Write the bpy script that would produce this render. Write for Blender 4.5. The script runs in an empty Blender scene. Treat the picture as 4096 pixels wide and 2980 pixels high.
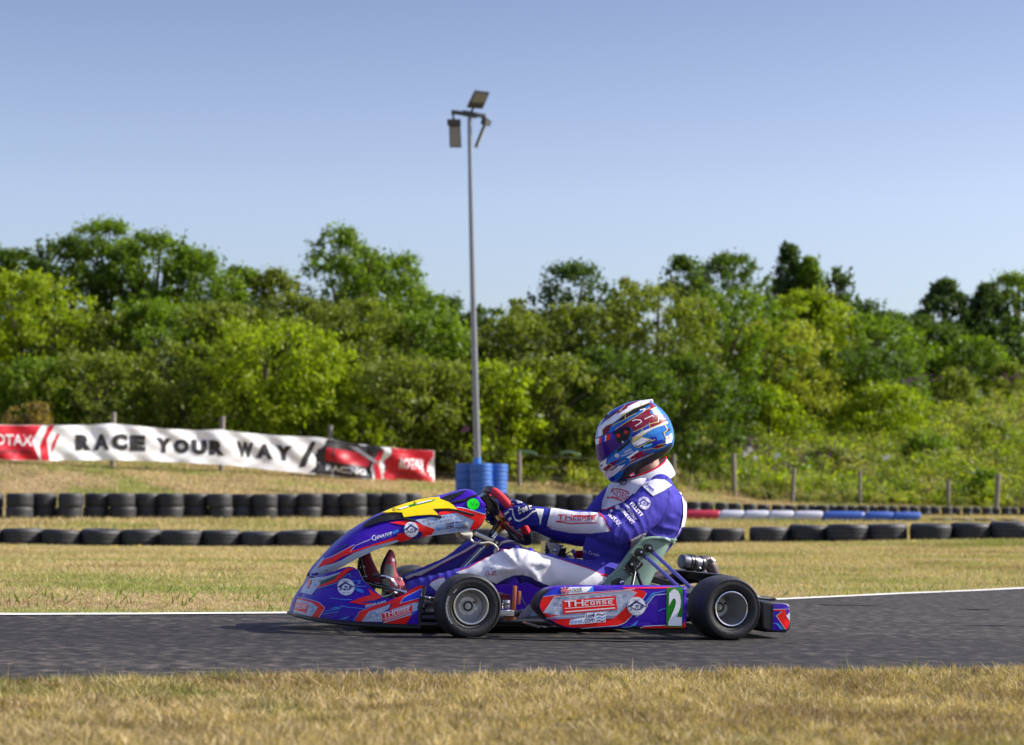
import bpy, bmesh, math, random
import numpy as np
from mathutils import Vector, Matrix, noise
from mathutils.bvhtree import BVHTree
from mathutils.geometry import delaunay_2d_cdt, tessellate_polygon

random.seed(7); RNG = np.random.default_rng(11)
SC = bpy.context.scene
COL = SC.collection
PI = math.pi

# ------------------------------------------------------------------ camera
# measurements were read off enlarged views of the photograph; each view has an origin and a scale in photo pixels
VIEW = {'A': (1150, 1900, 2.426), 'B': (1850, 1850, 2.3244), 'C': (2600, 2100, 3.3), 'H': (2250, 1550, 2.749),
        'S': (1850, 1900, 5.5), 'F': (1400, 2150, 5.5), 'U': (1700, 2250, 4.1236), 'M': (2100, 2100, 4.930),
        'T': (2450, 2100, 5.5), 'Z': (1760, 2020, 5.892), 'G': (0, 0, 0.55371), 'N': (0, 0, 1.0)}
FPX, CPX, CPY = 8062.0, 2048.0, 1490.0
CAM = Vector((0, -8, .51))
_p = math.atan((1130 - 825) * 1.806 / FPX); _r = math.radians(.5)
_f = Vector((0, math.cos(_p), math.sin(_p))); _u0 = Vector((0, -math.sin(_p), math.cos(_p))); _x0 = Vector((1, 0, 0))
_x = _x0 * math.cos(_r) + _u0 * math.sin(_r); _u = -_x0 * math.sin(_r) + _u0 * math.cos(_r)

def npx(c, x, y):
    a, b, s = VIEW[c]; return (a + x / s, b + y / s)
def ray_w(px, py):
    return (_f + _x * ((px - CPX) / FPX) + _u * ((CPY - py) / FPX)).normalized()
def at(x, y, d):
    """world point seen at overview pixel (2268 wide) at distance d along the view"""
    r = ray_w(*npx('G', x, y)); return CAM + r * (d / r.dot(_f))
def on_ground(x, y, z=0.0):
    r = ray_w(*npx('G', x, y)); return CAM + r * ((z - CAM.z) / r.z)

class Frame:
    def __init__(s, M):
        s.M = M; s.I = M.inverted(); s.cam = s.I @ CAM; s.R = s.I.to_3x3()
    def ray(s, px, py): return (s.R @ ray_w(px, py)).normalized()
WORLD = Frame(Matrix.Identity(4))
SLOPE = math.tan(math.radians(.55))
YAW = math.radians(14.6)
KO = Vector((-.314, .534, .003))
KART = Frame(Matrix.Translation(KO) @ Matrix.Rotation(math.radians(.55), 4, 'Y') @ Matrix.Rotation(YAW, 4, 'Z'))

def L(c, x, y, v):
    """kart coordinates (u rearwards, v to the driver's right, w up) of a photo pixel lying in the plane v"""
    d = KART.ray(*npx(c, x, y)); o = KART.cam
    return o + d * ((v - o.y) / d.y)
def LP(c, pts, v): return [L(c, x, y, v) for x, y in pts]

# ------------------------------------------------------------------ materials
MATS = {}
def nodes(m):
    m.use_nodes = True; nt = m.node_tree; nt.nodes.clear()
    out = nt.nodes.new('ShaderNodeOutputMaterial'); b = nt.nodes.new('ShaderNodeBsdfPrincipled')
    nt.links.new(b.outputs[0], out.inputs[0]); return nt, b, out
def mat(name, rgb, rough=.5, metal=0., coat=0., var=.08, vscale=30., bump=0., bscale=200., spec=.5, sheen=0., rvar=0.):
    if name in MATS: return MATS[name]
    m = bpy.data.materials.new(name); nt, b, out = nodes(m)
    b.inputs['Roughness'].default_value = rough; b.inputs['Metallic'].default_value = metal
    b.inputs['Coat Weight'].default_value = coat; b.inputs['Coat Roughness'].default_value = .06
    b.inputs['Specular IOR Level'].default_value = spec; b.inputs['Sheen Weight'].default_value = sheen
    tc = nt.nodes.new('ShaderNodeTexCoord')
    nz = nt.nodes.new('ShaderNodeTexNoise'); nz.inputs['Scale'].default_value = vscale; nz.inputs['Detail'].default_value = 5
    nt.links.new(tc.outputs['Object'], nz.inputs['Vector'])
    mx = nt.nodes.new('ShaderNodeMix'); mx.data_type = 'RGBA'
    mx.inputs[6].default_value = (*[c * (1 - var) for c in rgb], 1); mx.inputs[7].default_value = (*[min(1, c * (1 + var) + var * .01) for c in rgb], 1)
    nt.links.new(nz.outputs['Fac'], mx.inputs[0]); nt.links.new(mx.outputs[2], b.inputs['Base Color'])
    if rvar:
        mr = nt.nodes.new('ShaderNodeMapRange'); mr.inputs[3].default_value = rough - rvar; mr.inputs[4].default_value = rough + rvar
        nt.links.new(nz.outputs['Fac'], mr.inputs[0]); nt.links.new(mr.outputs[0], b.inputs['Roughness'])
    if bump:
        n2 = nt.nodes.new('ShaderNodeTexNoise'); n2.inputs['Scale'].default_value = bscale; n2.inputs['Detail'].default_value = 4
        nt.links.new(tc.outputs['Object'], n2.inputs['Vector'])
        bp = nt.nodes.new('ShaderNodeBump'); bp.inputs['Strength'].default_value = bump; bp.inputs['Distance'].default_value = .01
        nt.links.new(n2.outputs['Fac'], bp.inputs['Height']); nt.links.new(bp.outputs[0], b.inputs['Normal'])
    MATS[name] = m; return m
def vinyl(name, rgb):
    """printed film with a little wear: dusty, duller patches and fine scratches"""
    if name in MATS: return MATS[name]
    m = mat(name, rgb, .32, coat=.04, var=.16, vscale=11, rvar=.06, spec=.18); nt = m.node_tree; b = [n for n in nt.nodes if n.type == 'BSDF_PRINCIPLED'][0]; src = b.inputs['Base Color'].links[0].from_socket
    tc = nt.nodes.new('ShaderNodeTexCoord'); mp = nt.nodes.new('ShaderNodeMapping'); mp.inputs['Scale'].default_value = (5, 8, 22); nt.links.new(tc.outputs['Object'], mp.inputs[0])
    n = nt.nodes.new('ShaderNodeTexNoise'); n.inputs['Scale'].default_value = 1.6; n.inputs['Detail'].default_value = 9; n.inputs['Roughness'].default_value = .72; nt.links.new(mp.outputs[0], n.inputs['Vector'])
    r = nt.nodes.new('ShaderNodeMapRange'); r.inputs[1].default_value = .54; r.inputs[2].default_value = .76; r.inputs[4].default_value = .34; nt.links.new(n.outputs[0], r.inputs[0])
    mx = nt.nodes.new('ShaderNodeMix'); mx.data_type = 'RGBA'; mx.inputs[7].default_value = (.20, .17, .15, 1); nt.links.new(r.outputs[0], mx.inputs[0]); nt.links.new(src, mx.inputs[6]); nt.links.new(mx.outputs[2], b.inputs['Base Color'])
    return m
PURPLE = vinyl('vinyl_purple', (.042, .008, .34)); BLUE = vinyl('vinyl_blue', (.020, .045, .58)); RED = vinyl('vinyl_red', (.86, .016, .012))
SILVER = vinyl('vinyl_silver', (.40, .45, .56)); VWHITE = vinyl('vinyl_white', (.82, .82, .84)); YELLOW = vinyl('vinyl_yellow', (.86, .62, .005))
GREENV = vinyl('vinyl_green', (.010, .20, .012)); LIME = vinyl('vinyl_lime', (.01, .78, .015)); NAVY = vinyl('vinyl_navy', (.012, .02, .16))
SKYB = vinyl('vinyl_sky_blue', (.12, .42, .80)); SILV2 = vinyl('vinyl_silver_dark', (.19, .235, .38)); DKGREEN = vinyl('vinyl_dark_green', (.035, .075, .06))
VBLACK = vinyl('vinyl_black', (.012, .012, .014)); SILV3 = vinyl('vinyl_silver_light', (.62, .66, .74)); CYAN = vinyl('vinyl_cyan', (.04, .22, .62))
MAROON = vinyl('helmet_maroon', (.20, .006, .03)); HBLUE = mat('helmet_blue', (.012, .15, .52), .24, metal=.2, coat=.2, spec=.3, var=.12, vscale=25)
HNAVY = vinyl('helmet_navy', (.01, .02, .30)); GOLD = mat('helmet_gold', (.62, .50, .16), .3, metal=.6, var=.1)
BLACKP = mat('black_plastic', (.014, .014, .016), .42, var=.2, rvar=.1, bump=.05); RUBBER = mat('slick_rubber', (.020, .019, .019), .55, var=.55, vscale=45, rvar=.14, bump=.25, bscale=160)
CHROME = mat('chrome', (.78, .78, .80), .10, metal=1., var=.05); STEEL = mat('brushed_steel', (.50, .50, .52), .32, metal=1., var=.12, rvar=.08)
RIM = mat('rim_metal', (.56, .55, .53), .42, metal=.75, var=.2, vscale=40, rvar=.1); RIMLIP = mat('rim_lip', (.72, .70, .66), .22, metal=1., var=.1)
BLACKM = mat('black_metal', (.018, .018, .02), .35, metal=.3, var=.2); BRASS = mat('brass', (.42, .28, .07), .35, metal=.9, var=.15)
REDM = mat('red_anodised', (.36, .01, .03), .3, metal=.3, var=.1); SUEDE = mat('red_suede', (.26, .022, .04), .85, var=.15, vscale=40, bump=.3, bscale=300, sheen=.4)
SEATM = mat('seat_fibreglass', (.22, .33, .27), .38, var=.12, vscale=20, coat=.2, rvar=.08); STRUT = mat('blue_anodised', (.13, .12, .42), .30, metal=.25, var=.08, coat=.3)
HOSE = mat('clear_hose', (.55, .53, .42), .18, var=.1); ORANGE = mat('orange_plastic', (.42, .12, .025), .45, var=.15); FUEL = mat('fuel_tank', (.28, .012, .02), .4, var=.15)
PIPE = mat('exhaust_steel', (.13, .10, .10), .42, metal=.7, var=.3, rvar=.1); TANK = mat('white_plastic', (.55, .53, .46), .4, var=.08)
SOLE = mat('boot_sole', (.012, .011, .013), .7, var=.3); SCUFF = mat('boot_suede_patch', (.13, .14, .12), .8, var=.5, vscale=60)
SKIN = mat('skin', (.40, .225, .16), .5, var=.1)
def fabric(name, rgb): return mat(name, rgb, .72, var=.07, vscale=25, bump=.25, bscale=700, spec=.08)
SUITB = fabric('suit_blue', (.060, .050, .35)); SUITW = fabric('suit_white', (.66, .655, .69)); SUITR = fabric('suit_red', (.55, .012, .03))
SUITT = fabric('suit_thread', (.70, .66, .74)); GLOVEB = fabric('glove_blue', (.022, .026, .22)); GLOVEW = fabric('glove_white', (.74, .72, .66)); GLOVEN = fabric('glove_navy', (.015, .018, .09))
PADD = mat('helmet_padding', (.012, .011, .012), .85, var=.2)
DISPLAY = mat('display_glass', (.01, .01, .011), .12, var=.1)

# ------------------------------------------------------------------ mesh builder
class MB:
    def __init__(s): s.v = []; s.f = []; s.m = []; s.mats = []
    def mi(s, m):
        if m not in s.mats: s.mats.append(m)
        return s.mats.index(m)
    def add(s, vs, fs, m):
        o = len(s.v); k = s.mi(m); s.v += [tuple(p) for p in vs]
        for f in fs: s.f.append(tuple(i + o for i in f)); s.m.append(k)
    def bvh(s, keep=None):
        return BVHTree.FromPolygons([Vector(p) for p in s.v], s.f)
    def build(s, name, parent=None, M=None, smooth=40, label=None):
        me = bpy.data.meshes.new(name); me.from_pydata(s.v, [], s.f)
        for m in s.mats: me.materials.append(m)
        me.polygons.foreach_set('material_index', s.m)
        if smooth:
            me.polygons.foreach_set('use_smooth', [True] * len(s.f))
        me.update()
        if smooth and smooth < 180:
            me.set_sharp_from_angle(angle=math.radians(smooth))
        o = bpy.data.objects.new(name, me); COL.objects.link(o)
        if parent: o.parent = parent
        if M is not None: o.matrix_world = M
        if label: o['label'] = label
        return o
    # -- shapes
    def lathe(s, prof, c, ax, m, seg=48, mats=None, cap=False):
        ax = Vector(ax).normalized(); e1 = ax.orthogonal().normalized(); e2 = ax.cross(e1); c = Vector(c)
        for j in range(len(prof) - 1):
            vs = []
            for r, a in (prof[j], prof[j + 1]):
                for i in range(seg):
                    t = 2 * PI * i / seg; vs.append(c + ax * a + (e1 * math.cos(t) + e2 * math.sin(t)) * r)
            fs = [(i, (i + 1) % seg, seg + (i + 1) % seg, seg + i) for i in range(seg)]
            s.add(vs, fs, mats[j] if mats else m)
        if cap:
            for r, a in (prof[0], prof[-1]):
                if r > 1e-5: s.add([c + ax * a + (e1 * math.cos(2 * PI * i / seg) + e2 * math.sin(2 * PI * i / seg)) * r for i in range(seg)], [tuple(range(seg))], m)
    def lathe1(s, prof, c, ax, m, seg=48):
        """one welded surface of revolution (smooth)"""
        ax = Vector(ax).normalized(); e1 = ax.orthogonal().normalized(); e2 = ax.cross(e1); c = Vector(c); vs = []; fs = []
        for r, a in prof:
            for i in range(seg):
                t = 2 * PI * i / seg; vs.append(c + ax * a + (e1 * math.cos(t) + e2 * math.sin(t)) * r)
        for j in range(len(prof) - 1):
            for i in range(seg): fs.append((j * seg + i, j * seg + (i + 1) % seg, (j + 1) * seg + (i + 1) % seg, (j + 1) * seg + i))
        s.add(vs, fs, m)
    def loft(s, rings, m, cap=True, closed=True):
        n = len(rings[0]); vs = [p for r in rings for p in r]; fs = []
        for j in range(len(rings) - 1):
            for i in range(n if closed else n - 1):
                fs.append((j * n + i, j * n + (i + 1) % n, (j + 1) * n + (i + 1) % n, (j + 1) * n + i))
        if cap: fs += [tuple(range(n - 1, -1, -1)), tuple(range((len(rings) - 1) * n, len(rings) * n))]
        s.add(vs, fs, m)
    def tube(s, path, r, m, seg=12, cap=True):
        P = [Vector(p) for p in path]; R = r if isinstance(r, (list, tuple)) else [r] * len(P); rings = []; e1 = None
        for i, p in enumerate(P):
            t = (P[min(i + 1, len(P) - 1)] - P[max(i - 1, 0)]).normalized()
            e1 = t.orthogonal().normalized() if e1 is None else (e1 - t * e1.dot(t)).normalized()
            e2 = t.cross(e1); rings.append([p + (e1 * math.cos(2 * PI * k / seg) + e2 * math.sin(2 * PI * k / seg)) * R[i] for k in range(seg)])
        s.loft(rings, m, cap)
    def rod(s, a, b, r, m, seg=12): s.tube([a, b], r, m, seg)
    def box(s, c, size, m, rot=None, bev=.002):
        bm = bmesh.new(); bmesh.ops.create_cube(bm, size=1)
        for q in bm.verts: q.co = Vector((q.co.x * size[0], q.co.y * size[1], q.co.z * size[2]))
        if bev: bmesh.ops.bevel(bm, geom=list(bm.edges), offset=min(bev, min(size) * .45), segments=2, affect='EDGES', profile=.5)
        R = rot if rot is not None else Matrix.Identity(3); c = Vector(c); bm.verts.index_update()
        s.add([R @ q.co + c for q in bm.verts], [tuple(q.index for q in f.verts) for f in bm.faces], m); bm.free()
    def bar(s, a, b, w, h, m, up=Vector((0, 0, 1)), bev=.002):
        a = Vector(a); b = Vector(b); t = (b - a); l = t.length; t.normalize(); sd = t.cross(up).normalized(); up2 = sd.cross(t)
        s.box((a + b) / 2, (l, w, h), m, Matrix((t, sd, up2)).transposed(), bev)
    def extr(s, poly, v0, v1, m, bev=.0, bmat=None):
        """outline in (u, w) extruded along v, with rounded edges"""
        P = [Vector((p[0], p[-1])) for p in poly]; n = len(P)
        ar = sum(P[i].x * P[(i + 1) % n].y - P[(i + 1) % n].x * P[i].y for i in range(n))
        if ar < 0: P.reverse()
        def ins(d):
            out = []
            for i in range(n):
                a = (P[i] - P[i - 1]).normalized(); b = (P[(i + 1) % n] - P[i]).normalized()
                na = Vector((-a.y, a.x)); nb = Vector((-b.y, b.x)); q = (na + nb); q = q / max(.5, q.length_squared) * 2 if q.length > 1e-6 else na
                out.append(P[i] + q * d)
            return out
        sg = 1 if v1 > v0 else -1; rings = []
        if bev: steps = [(0, bev), (.12 * bev, .55 * bev), (.45 * bev, .15 * bev), (bev, 0)]
        else: steps = [(0, 0)]
        for a, d in steps: rings.append([Vector((q.x, v0 + sg * a, q.y)) for q in ins(d)])
        for a, d in reversed(steps): rings.append([Vector((q.x, v1 - sg * a, q.y)) for q in ins(d)])
        s.loft(rings, m, False)
        tri = tessellate_polygon([[Vector((q.x, q.z, 0)) for q in rings[0]]])
        s.add(rings[0], tri, m); s.add(rings[-1], tri, m)
    def shell(s, vs, fs, th, m, inner=None):
        """a sheet given thickness th away from its face normals"""
        bm = bmesh.new(); V = [bm.verts.new(p) for p in vs]
        for f in fs:
            try: bm.faces.new([V[i] for i in f])
            except ValueError: pass
        bm.normal_update(); vs = [q.co.copy() for q in V]; nn = [q.normal.copy() for q in V]
        bm.verts.index_update(); be = [(e.verts[0].index, e.verts[1].index) for e in bm.edges if len(e.link_faces) == 1]
        fl = [tuple(q.index for q in f.verts) for f in bm.faces]; bm.free(); n = len(vs)
        s.add(vs, fl, m)
        iv = [p - q * th for p, q in zip(vs, nn)]
        s.add(iv, [tuple(reversed(f)) for f in fl], inner or m)
        o = []; w = []
        for a, b in be:
            k = len(o); o += [vs[a], vs[b], iv[b], iv[a]]; w.append((k, k + 1, k + 2, k + 3))
        s.add(o, w, inner or m)

def catmull(P, n):
    """resample a polyline smoothly to n points"""
    P = [Vector(p) for p in P]; N = len(P) - 1; out = []
    for i in range(n):
        t = i * N / (n - 1); k = min(int(t), N - 1); f = t - k
        p0, p1, p2, p3 = P[max(k - 1, 0)], P[k], P[k + 1], P[min(k + 2, N)]
        out.append(.5 * (2 * p1 + (p2 - p0) * f + (2 * p0 - 5 * p1 + 4 * p2 - p3) * f * f + (3 * p1 - p0 - 3 * p2 + p3) * f ** 3))
    return out
def smooth_closed(P, n):
    Q = [Vector((*p, 0)) if len(p) == 2 else Vector(p) for p in P]; N = len(Q); out = []
    for i in range(n):
        t = i * N / n; k = int(t); f = t - k
        p0, p1, p2, p3 = Q[(k - 1) % N], Q[k % N], Q[(k + 1) % N], Q[(k + 2) % N]
        out.append(.5 * (2 * p1 + (p2 - p0) * f + (2 * p0 - 5 * p1 + 4 * p2 - p3) * f * f + (3 * p1 - p0 - 3 * p2 + p3) * f ** 3))
    return out

# ------------------------------------------------------------------ printed graphics: thin vinyl laid on a surface
def inside(pt, poly):
    x, y = pt; c = False; j = len(poly) - 1
    for i in range(len(poly)):
        xi, yi = poly[i]; xj, yj = poly[j]
        if (yi > y) != (yj > y) and x < (xj - xi) * (y - yi) / (yj - yi) + xi: c = not c
        j = i
    return c
class Print:
    """lays flat shapes, given in photo pixels of one view, onto the surface of a mesh builder"""
    def __init__(s, mb, view, frame=KART, step=.0007, base=.0008, grid=22., bvh=None):
        s.mb = mb; s.b = bvh or mb.bvh(); s.view = view; s.fr = frame; s.step = step; s.base = base; s.grid = grid; s.tref = None
    def put(s, pts, layer):
        hits = []; o = s.fr.cam; off = s.base + s.step * layer
        for px, py in pts:
            d = s.fr.ray(px, py); h = s.b.ray_cast(o, d); hits.append((d, h))
        ts = [h[3] for d, h in hits if h[0] is not None]
        if not ts: return None
        tr = sorted(ts)[len(ts) // 2]; out = []
        for d, h in hits:
            loc, nor = h[0], h[1]
            if loc is None or abs(h[3] - tr) > .35:
                q = s.b.find_nearest(o + d * tr); loc, nor = q[0], q[1]
                if s.fr is KART and ((loc - o) - d * (loc - o).dot(d)).length > .03: out.append(None); continue
            if nor.dot(d) > 0: nor = -nor
            out.append(loc + nor * off)
        return out
    def raw(s, pts, tris, m, layer):
        q = s.put(pts, layer)
        if not q: return
        if None in q:
            ok = [i for i, p in enumerate(q) if p is not None]; ix = {i: k for k, i in enumerate(ok)}; tris = [tuple(ix[i] for i in t) for t in tris if all(i in ix for i in t)]; q = [q[i] for i in ok]
        if tris: s.mb.add(q, tris, m)
    def poly(s, pts, m, layer=1, view=None, grid=None):
        P = [npx(view or s.view, *p) for p in pts]; g = grid or s.grid; B = []
        for i in range(len(P)):
            a, b = P[i], P[(i + 1) % len(P)]; n = max(1, int(math.hypot(b[0] - a[0], b[1] - a[1]) / g + .5))
            B += [(a[0] + (b[0] - a[0]) * k / n, a[1] + (b[1] - a[1]) * k / n) for k in range(n)]
        x0, x1 = min(p[0] for p in P), max(p[0] for p in P); y0, y1 = min(p[1] for p in P), max(p[1] for p in P)
        V = list(B); y = y0 + g / 2
        while y < y1:
            x = x0 + g / 2
            while x < x1:
                if inside((x, y), P) and min((x - b[0]) ** 2 + (y - b[1]) ** 2 for b in B) > (g * .35) ** 2: V.append((x, y))
                x += g
            y += g
        r = delaunay_2d_cdt([Vector(p) for p in V], [], [list(range(len(B)))], 1, 1e-5)
        s.raw([(p.x, p.y) for p in r[0]], [tuple(f) for f in r[2]], m, layer)
    def disc(s, x, y, r, m, layer=1, view=None, ry=None, n=28):
        s.poly([(x + r * math.cos(2 * PI * i / n), y + (ry or r) * math.sin(2 * PI * i / n)) for i in range(n)], m, layer, view)
    def line(s, pts, w, m, layer=2, view=None):
        P = [Vector((*p, 0)) for p in pts]
        for i in range(len(P) - 1):
            t = (P[i + 1] - P[i]); l = t.length
            if l < 1e-6: continue
            t /= l; nrm = Vector((-t.y, t.x, 0)) * w / 2; e = t * w * .25
            n = max(1, int(l / VIEW[view or s.view][2] ** 0 / (s.grid * VIEW[view or s.view][2]) + .5)); pp = []; fs = []
            for k in range(n + 1):
                q = P[i] - e + (P[i + 1] - P[i] + 2 * e) * k / n; pp += [q + nrm, q - nrm]
            for k in range(n): fs.append((2 * k, 2 * k + 1, 2 * k + 3, 2 * k + 2))
            s.raw([npx(view or s.view, q.x, q.y) for q in pp], fs, m, layer)
    def rect(s, a, b, c, d, m, layer=1, view=None): s.poly([a, b, c, d], m, layer, view)
    def text(s, txt, bl, br, tl, m, layer=3, bold=.0, view=None, shear=0., maxe=14.):
        vs, tris, w, h = text_mesh(txt, bold, shear)
        bl, br, tl = [Vector((*npx(view or s.view, *p), 0)) for p in (bl, br, tl)]
        pts = [bl + (br - bl) * (x / w) + (tl - bl) * (y / h) for x, y in vs]; P = [(p.x, p.y) for p in pts]; T = []
        st = list(tris)
        while st:
            a, b, c = st.pop(); e = [((P[i][0] - P[j][0]) ** 2 + (P[i][1] - P[j][1]) ** 2, i, j, k) for i, j, k in ((a, b, c), (b, c, a), (c, a, b))]
            q = max(e)
            if q[0] > maxe * maxe * 4:
                _, i, j, k = q; P.append(((P[i][0] + P[j][0]) / 2, (P[i][1] + P[j][1]) / 2)); n = len(P) - 1; st += [(i, n, k), (n, j, k)]
            else: T.append((a, b, c))
        s.raw(P, T, m, layer)
    def pattern(s, poly, ang, cell, mats, layer=2, view=None):
        """repeating T-H print in two tones"""
        ca, sa = math.cos(ang), math.sin(ang); cx = sum(p[0] for p in poly) / len(poly); cy = sum(p[1] for p in poly) / len(poly)
        R = max(math.hypot(p[0] - cx, p[1] - cy) for p in poly); n = int(R / cell) + 1; rr = random.Random(3)
        for j in range(-n, n + 1):
            for i in range(-n, n + 1):
                ox, oy = i * cell * 1.15 + (j % 2) * cell * .3, j * cell
                f = lambda x, y: (cx + (ox + x * cell) * ca - (oy + y * cell) * sa, cy + (ox + x * cell) * sa + (oy + y * cell) * ca)
                if not all(inside(f(*q), poly) for q in ((0, 0), (.9, 0), (.9, .8), (0, .8))): continue
                m = mats[rr.randrange(len(mats))]; k = rr.random()
                if k < .3: bars = [((0, 0), (.9, 0), (.9, .12), (0, .12)), ((0, 0), (.12, 0), (.12, .8), (0, .8)), ((.2, .25), (.85, .25), (.85, .4), (.2, .4)), ((.45, .4), (.6, .4), (.6, .8), (.45, .8))]
                else: bars = [((.05, .1), (.8, .1), (.8, .25), (.05, .25)), ((.35, .25), (.5, .25), (.5, .7), (.35, .7)), ((.05, .45), (.18, .45), (.18, .75), (.05, .75)), ((.68, .4), (.8, .4), (.8, .75), (.68, .75))]
                for b in bars: s.raw([npx(view or s.view, *f(*q)) for q in b], [(0, 1, 2, 3)], m, layer)
    def ezup(s, x, y, r, layer=3, sk=0., view=None, ring=VWHITE, ink=NAVY):
        g = lambda a, b: (x + a * r, y + b * r + sk * a * r)
        s.disc(x, y, r, ring, layer, view); s.disc(x, y, r * .93, ink if ring is not VWHITE else SILV3, layer + 1, view); s.disc(x, y, r * .88, ring, layer + 2, view)
        s.poly([g(-1.05, .1), g(-.1, -.62), g(0, -.62), g(1.1, .06), g(.95, .08), g(-.02, -.4), g(-.7, .08)], ink, layer + 3, view)
        s.text('E-ZUP', g(-.72, .45), g(.72, .45), g(-.66, -.12), ink, layer + 4, .03, view, .15)
        s.text('ORIGINAL', g(-.42, -.60), g(.42, -.60), g(-.42, -.76), ink, layer + 3, .0, view)
        s.text('SINCE 1983', g(-.42, .76), g(.42, .76), g(-.42, .62), ink, layer + 3, .0, view)
    def thcorse(s, bl, br, tl, m, layer=4, view=None):
        """TH + corse with a rule above and below, in the square race lettering"""
        bl, br, tl = Vector(bl), Vector(br), Vector(tl); X = br - bl; Y = tl - bl
        p = lambda a, b: tuple(bl + X * a + Y * b)
        W = X.length; h = Y.length
        def st(a, b, c, d): s.poly([p(a, b), p(c, b), p(c, d), p(a, d)], m, layer, view, 40)
        t = .035; q = .16
        st(0, .84, .19, 1.0); st(.075, .12, .075 + t, .84)                       # T
        st(.20, .12, .20 + t, 1.0); st(.345, .12, .345 + t, 1.0); st(.235, .50, .345, .62)   # H
        x = .40; k = .085; g = .118; lo, hi, w2, hh = .14, .66, .022, .10
        def c(x0): st(x0, lo, x0 + w2, hi); st(x0, lo, x0 + k, lo + hh); st(x0, hi - hh, x0 + k, hi)
        c(x); x += g
        c(x); st(x + k - w2, lo, x + k, hi); x += g                              # o
        st(x, lo, x + w2, hi); st(x, hi - hh, x + k, hi); st(x + k - w2, .38, x + k, hi); st(x, .34, x + k, .34 + hh * .9); st(x + k - w2, lo, x + k, .36); x += g   # r
        st(x, lo, x + k, lo + hh); st(x, .36, x + k, .36 + hh * .8); st(x, hi - hh, x + k, hi); st(x, .36, x + w2, hi); st(x + k - w2, lo, x + k, .44); x += g   # s
        c(x); st(x, .36, x + k, .36 + hh * .8); st(x + k - w2, .40, x + k, hi)     # e
        st(.42, .80, 1.0, .88); st(.0, -.10, 1.0, -.02)
_TXT = {}
def text_mesh(txt, bold, shear):
    key = (txt, bold, shear)
    if key not in _TXT:
        c = bpy.data.curves.new('lettering', 'FONT'); c.body = txt; c.size = 1; c.offset = bold; c.shear = shear; c.resolution_u = 3
        o = bpy.data.objects.new('lettering', c); COL.objects.link(o); dg = bpy.context.evaluated_depsgraph_get()
        me = bpy.data.meshes.new_from_object(o.evaluated_get(dg)); me.calc_loop_triangles()
        V = [(v.co.x, v.co.y) for v in me.vertices]; T = [tuple(t.vertices) for t in me.loop_triangles]
        x0 = min(v[0] for v in V); x1 = max(v[0] for v in V); y0 = min(v[1] for v in V); y1 = max(v[1] for v in V)
        _TXT[key] = ([(a - x0, b - y0) for a, b in V], T, x1 - x0, y1 - y0)
        bpy.data.objects.remove(o); bpy.data.curves.remove(c); bpy.data.meshes.remove(me)
    return _TXT[key]

# ------------------------------------------------------------------ things
def tag(o, label, cat, group=None, kind=None):
    if kind: o['kind'] = kind
    if label: o['label'] = label
    if cat: o['category'] = cat
    if group: o['group'] = group
    return o
def thing(name, M):
    o = bpy.data.objects.new(name, None); o.empty_display_size = .1; COL.objects.link(o); o.matrix_world = M; return o
def copy_thing(o, M):
    r = o.copy(); COL.objects.link(r); r.matrix_world = M
    for ch in o.children:
        c = ch.copy(); COL.objects.link(c); c.parent = r
        for g in ch.children:
            d = g.copy(); COL.objects.link(d); d.parent = c
    return r
# ------------------------------------------------------------------ render settings, sky, sun
SUN_AZ, SUN_EL = math.radians(8), math.radians(37)
SC.render.engine = 'CYCLES'; SC.cycles.use_denoising = True; SC.cycles.max_bounces = 6; SC.cycles.transparent_max_bounces = 8
SC.view_settings.view_transform = 'Standard'; SC.view_settings.look = 'None'; SC.view_settings.gamma = 1; SC.view_settings.exposure = .95
w = bpy.data.worlds.new('World'); SC.world = w; w.use_nodes = True; nt = w.node_tree; nt.nodes.clear()
sky = nt.nodes.new('ShaderNodeTexSky'); sky.sky_type = 'NISHITA'; sky.sun_disc = False; sky.sun_elevation = SUN_EL; sky.sun_rotation = PI / 2 - SUN_AZ
sky.altitude = 50; sky.air_density = 1.0; sky.dust_density = 1.6; sky.ozone_density = 3.0
hs = nt.nodes.new('ShaderNodeHueSaturation'); hs.inputs['Hue'].default_value = .515; hs.inputs['Saturation'].default_value = .85
bg = nt.nodes.new('ShaderNodeBackground'); bg.inputs['Strength'].default_value = .125; wo = nt.nodes.new('ShaderNodeOutputWorld')
nt.links.new(sky.outputs[0], hs.inputs['Color'])
geo = nt.nodes.new('ShaderNodeTexCoord'); sx = nt.nodes.new('ShaderNodeSeparateXYZ'); nt.links.new(geo.outputs['Generated'], sx.inputs[0])
cr = nt.nodes.new('ShaderNodeValToRGB'); ce = cr.color_ramp.elements; ce[0].position = .0; ce[0].color = (.68, .66, .66, 1); ce[1].position = .33; ce[1].color = (.38, .42, .49, 1); ce.new(.15).color = (.76, .745, .745, 1); ce.new(.62).color = (1.15, 1.08, 1.2, 1)
nt.links.new(sx.outputs[2], cr.inputs[0]); sm = nt.nodes.new('ShaderNodeMix'); sm.data_type = 'RGBA'; sm.blend_type = 'MULTIPLY'; sm.inputs[0].default_value = 1
nt.links.new(hs.outputs[0], sm.inputs[6]); nt.links.new(cr.outputs[0], sm.inputs[7]); nt.links.new(sm.outputs[2], bg.inputs[0]); nt.links.new(bg.outputs[0], wo.inputs[0])
sl = bpy.data.lights.new('sun', 'SUN'); sl.energy = 4.2; sl.angle = math.radians(.53); sl.color = (1., .95, .86)
so = bpy.data.objects.new('sun', sl); COL.objects.link(so)
SD = Vector((math.cos(SUN_AZ) * math.cos(SUN_EL), math.sin(SUN_AZ) * math.cos(SUN_EL), math.sin(SUN_EL)))
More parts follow.
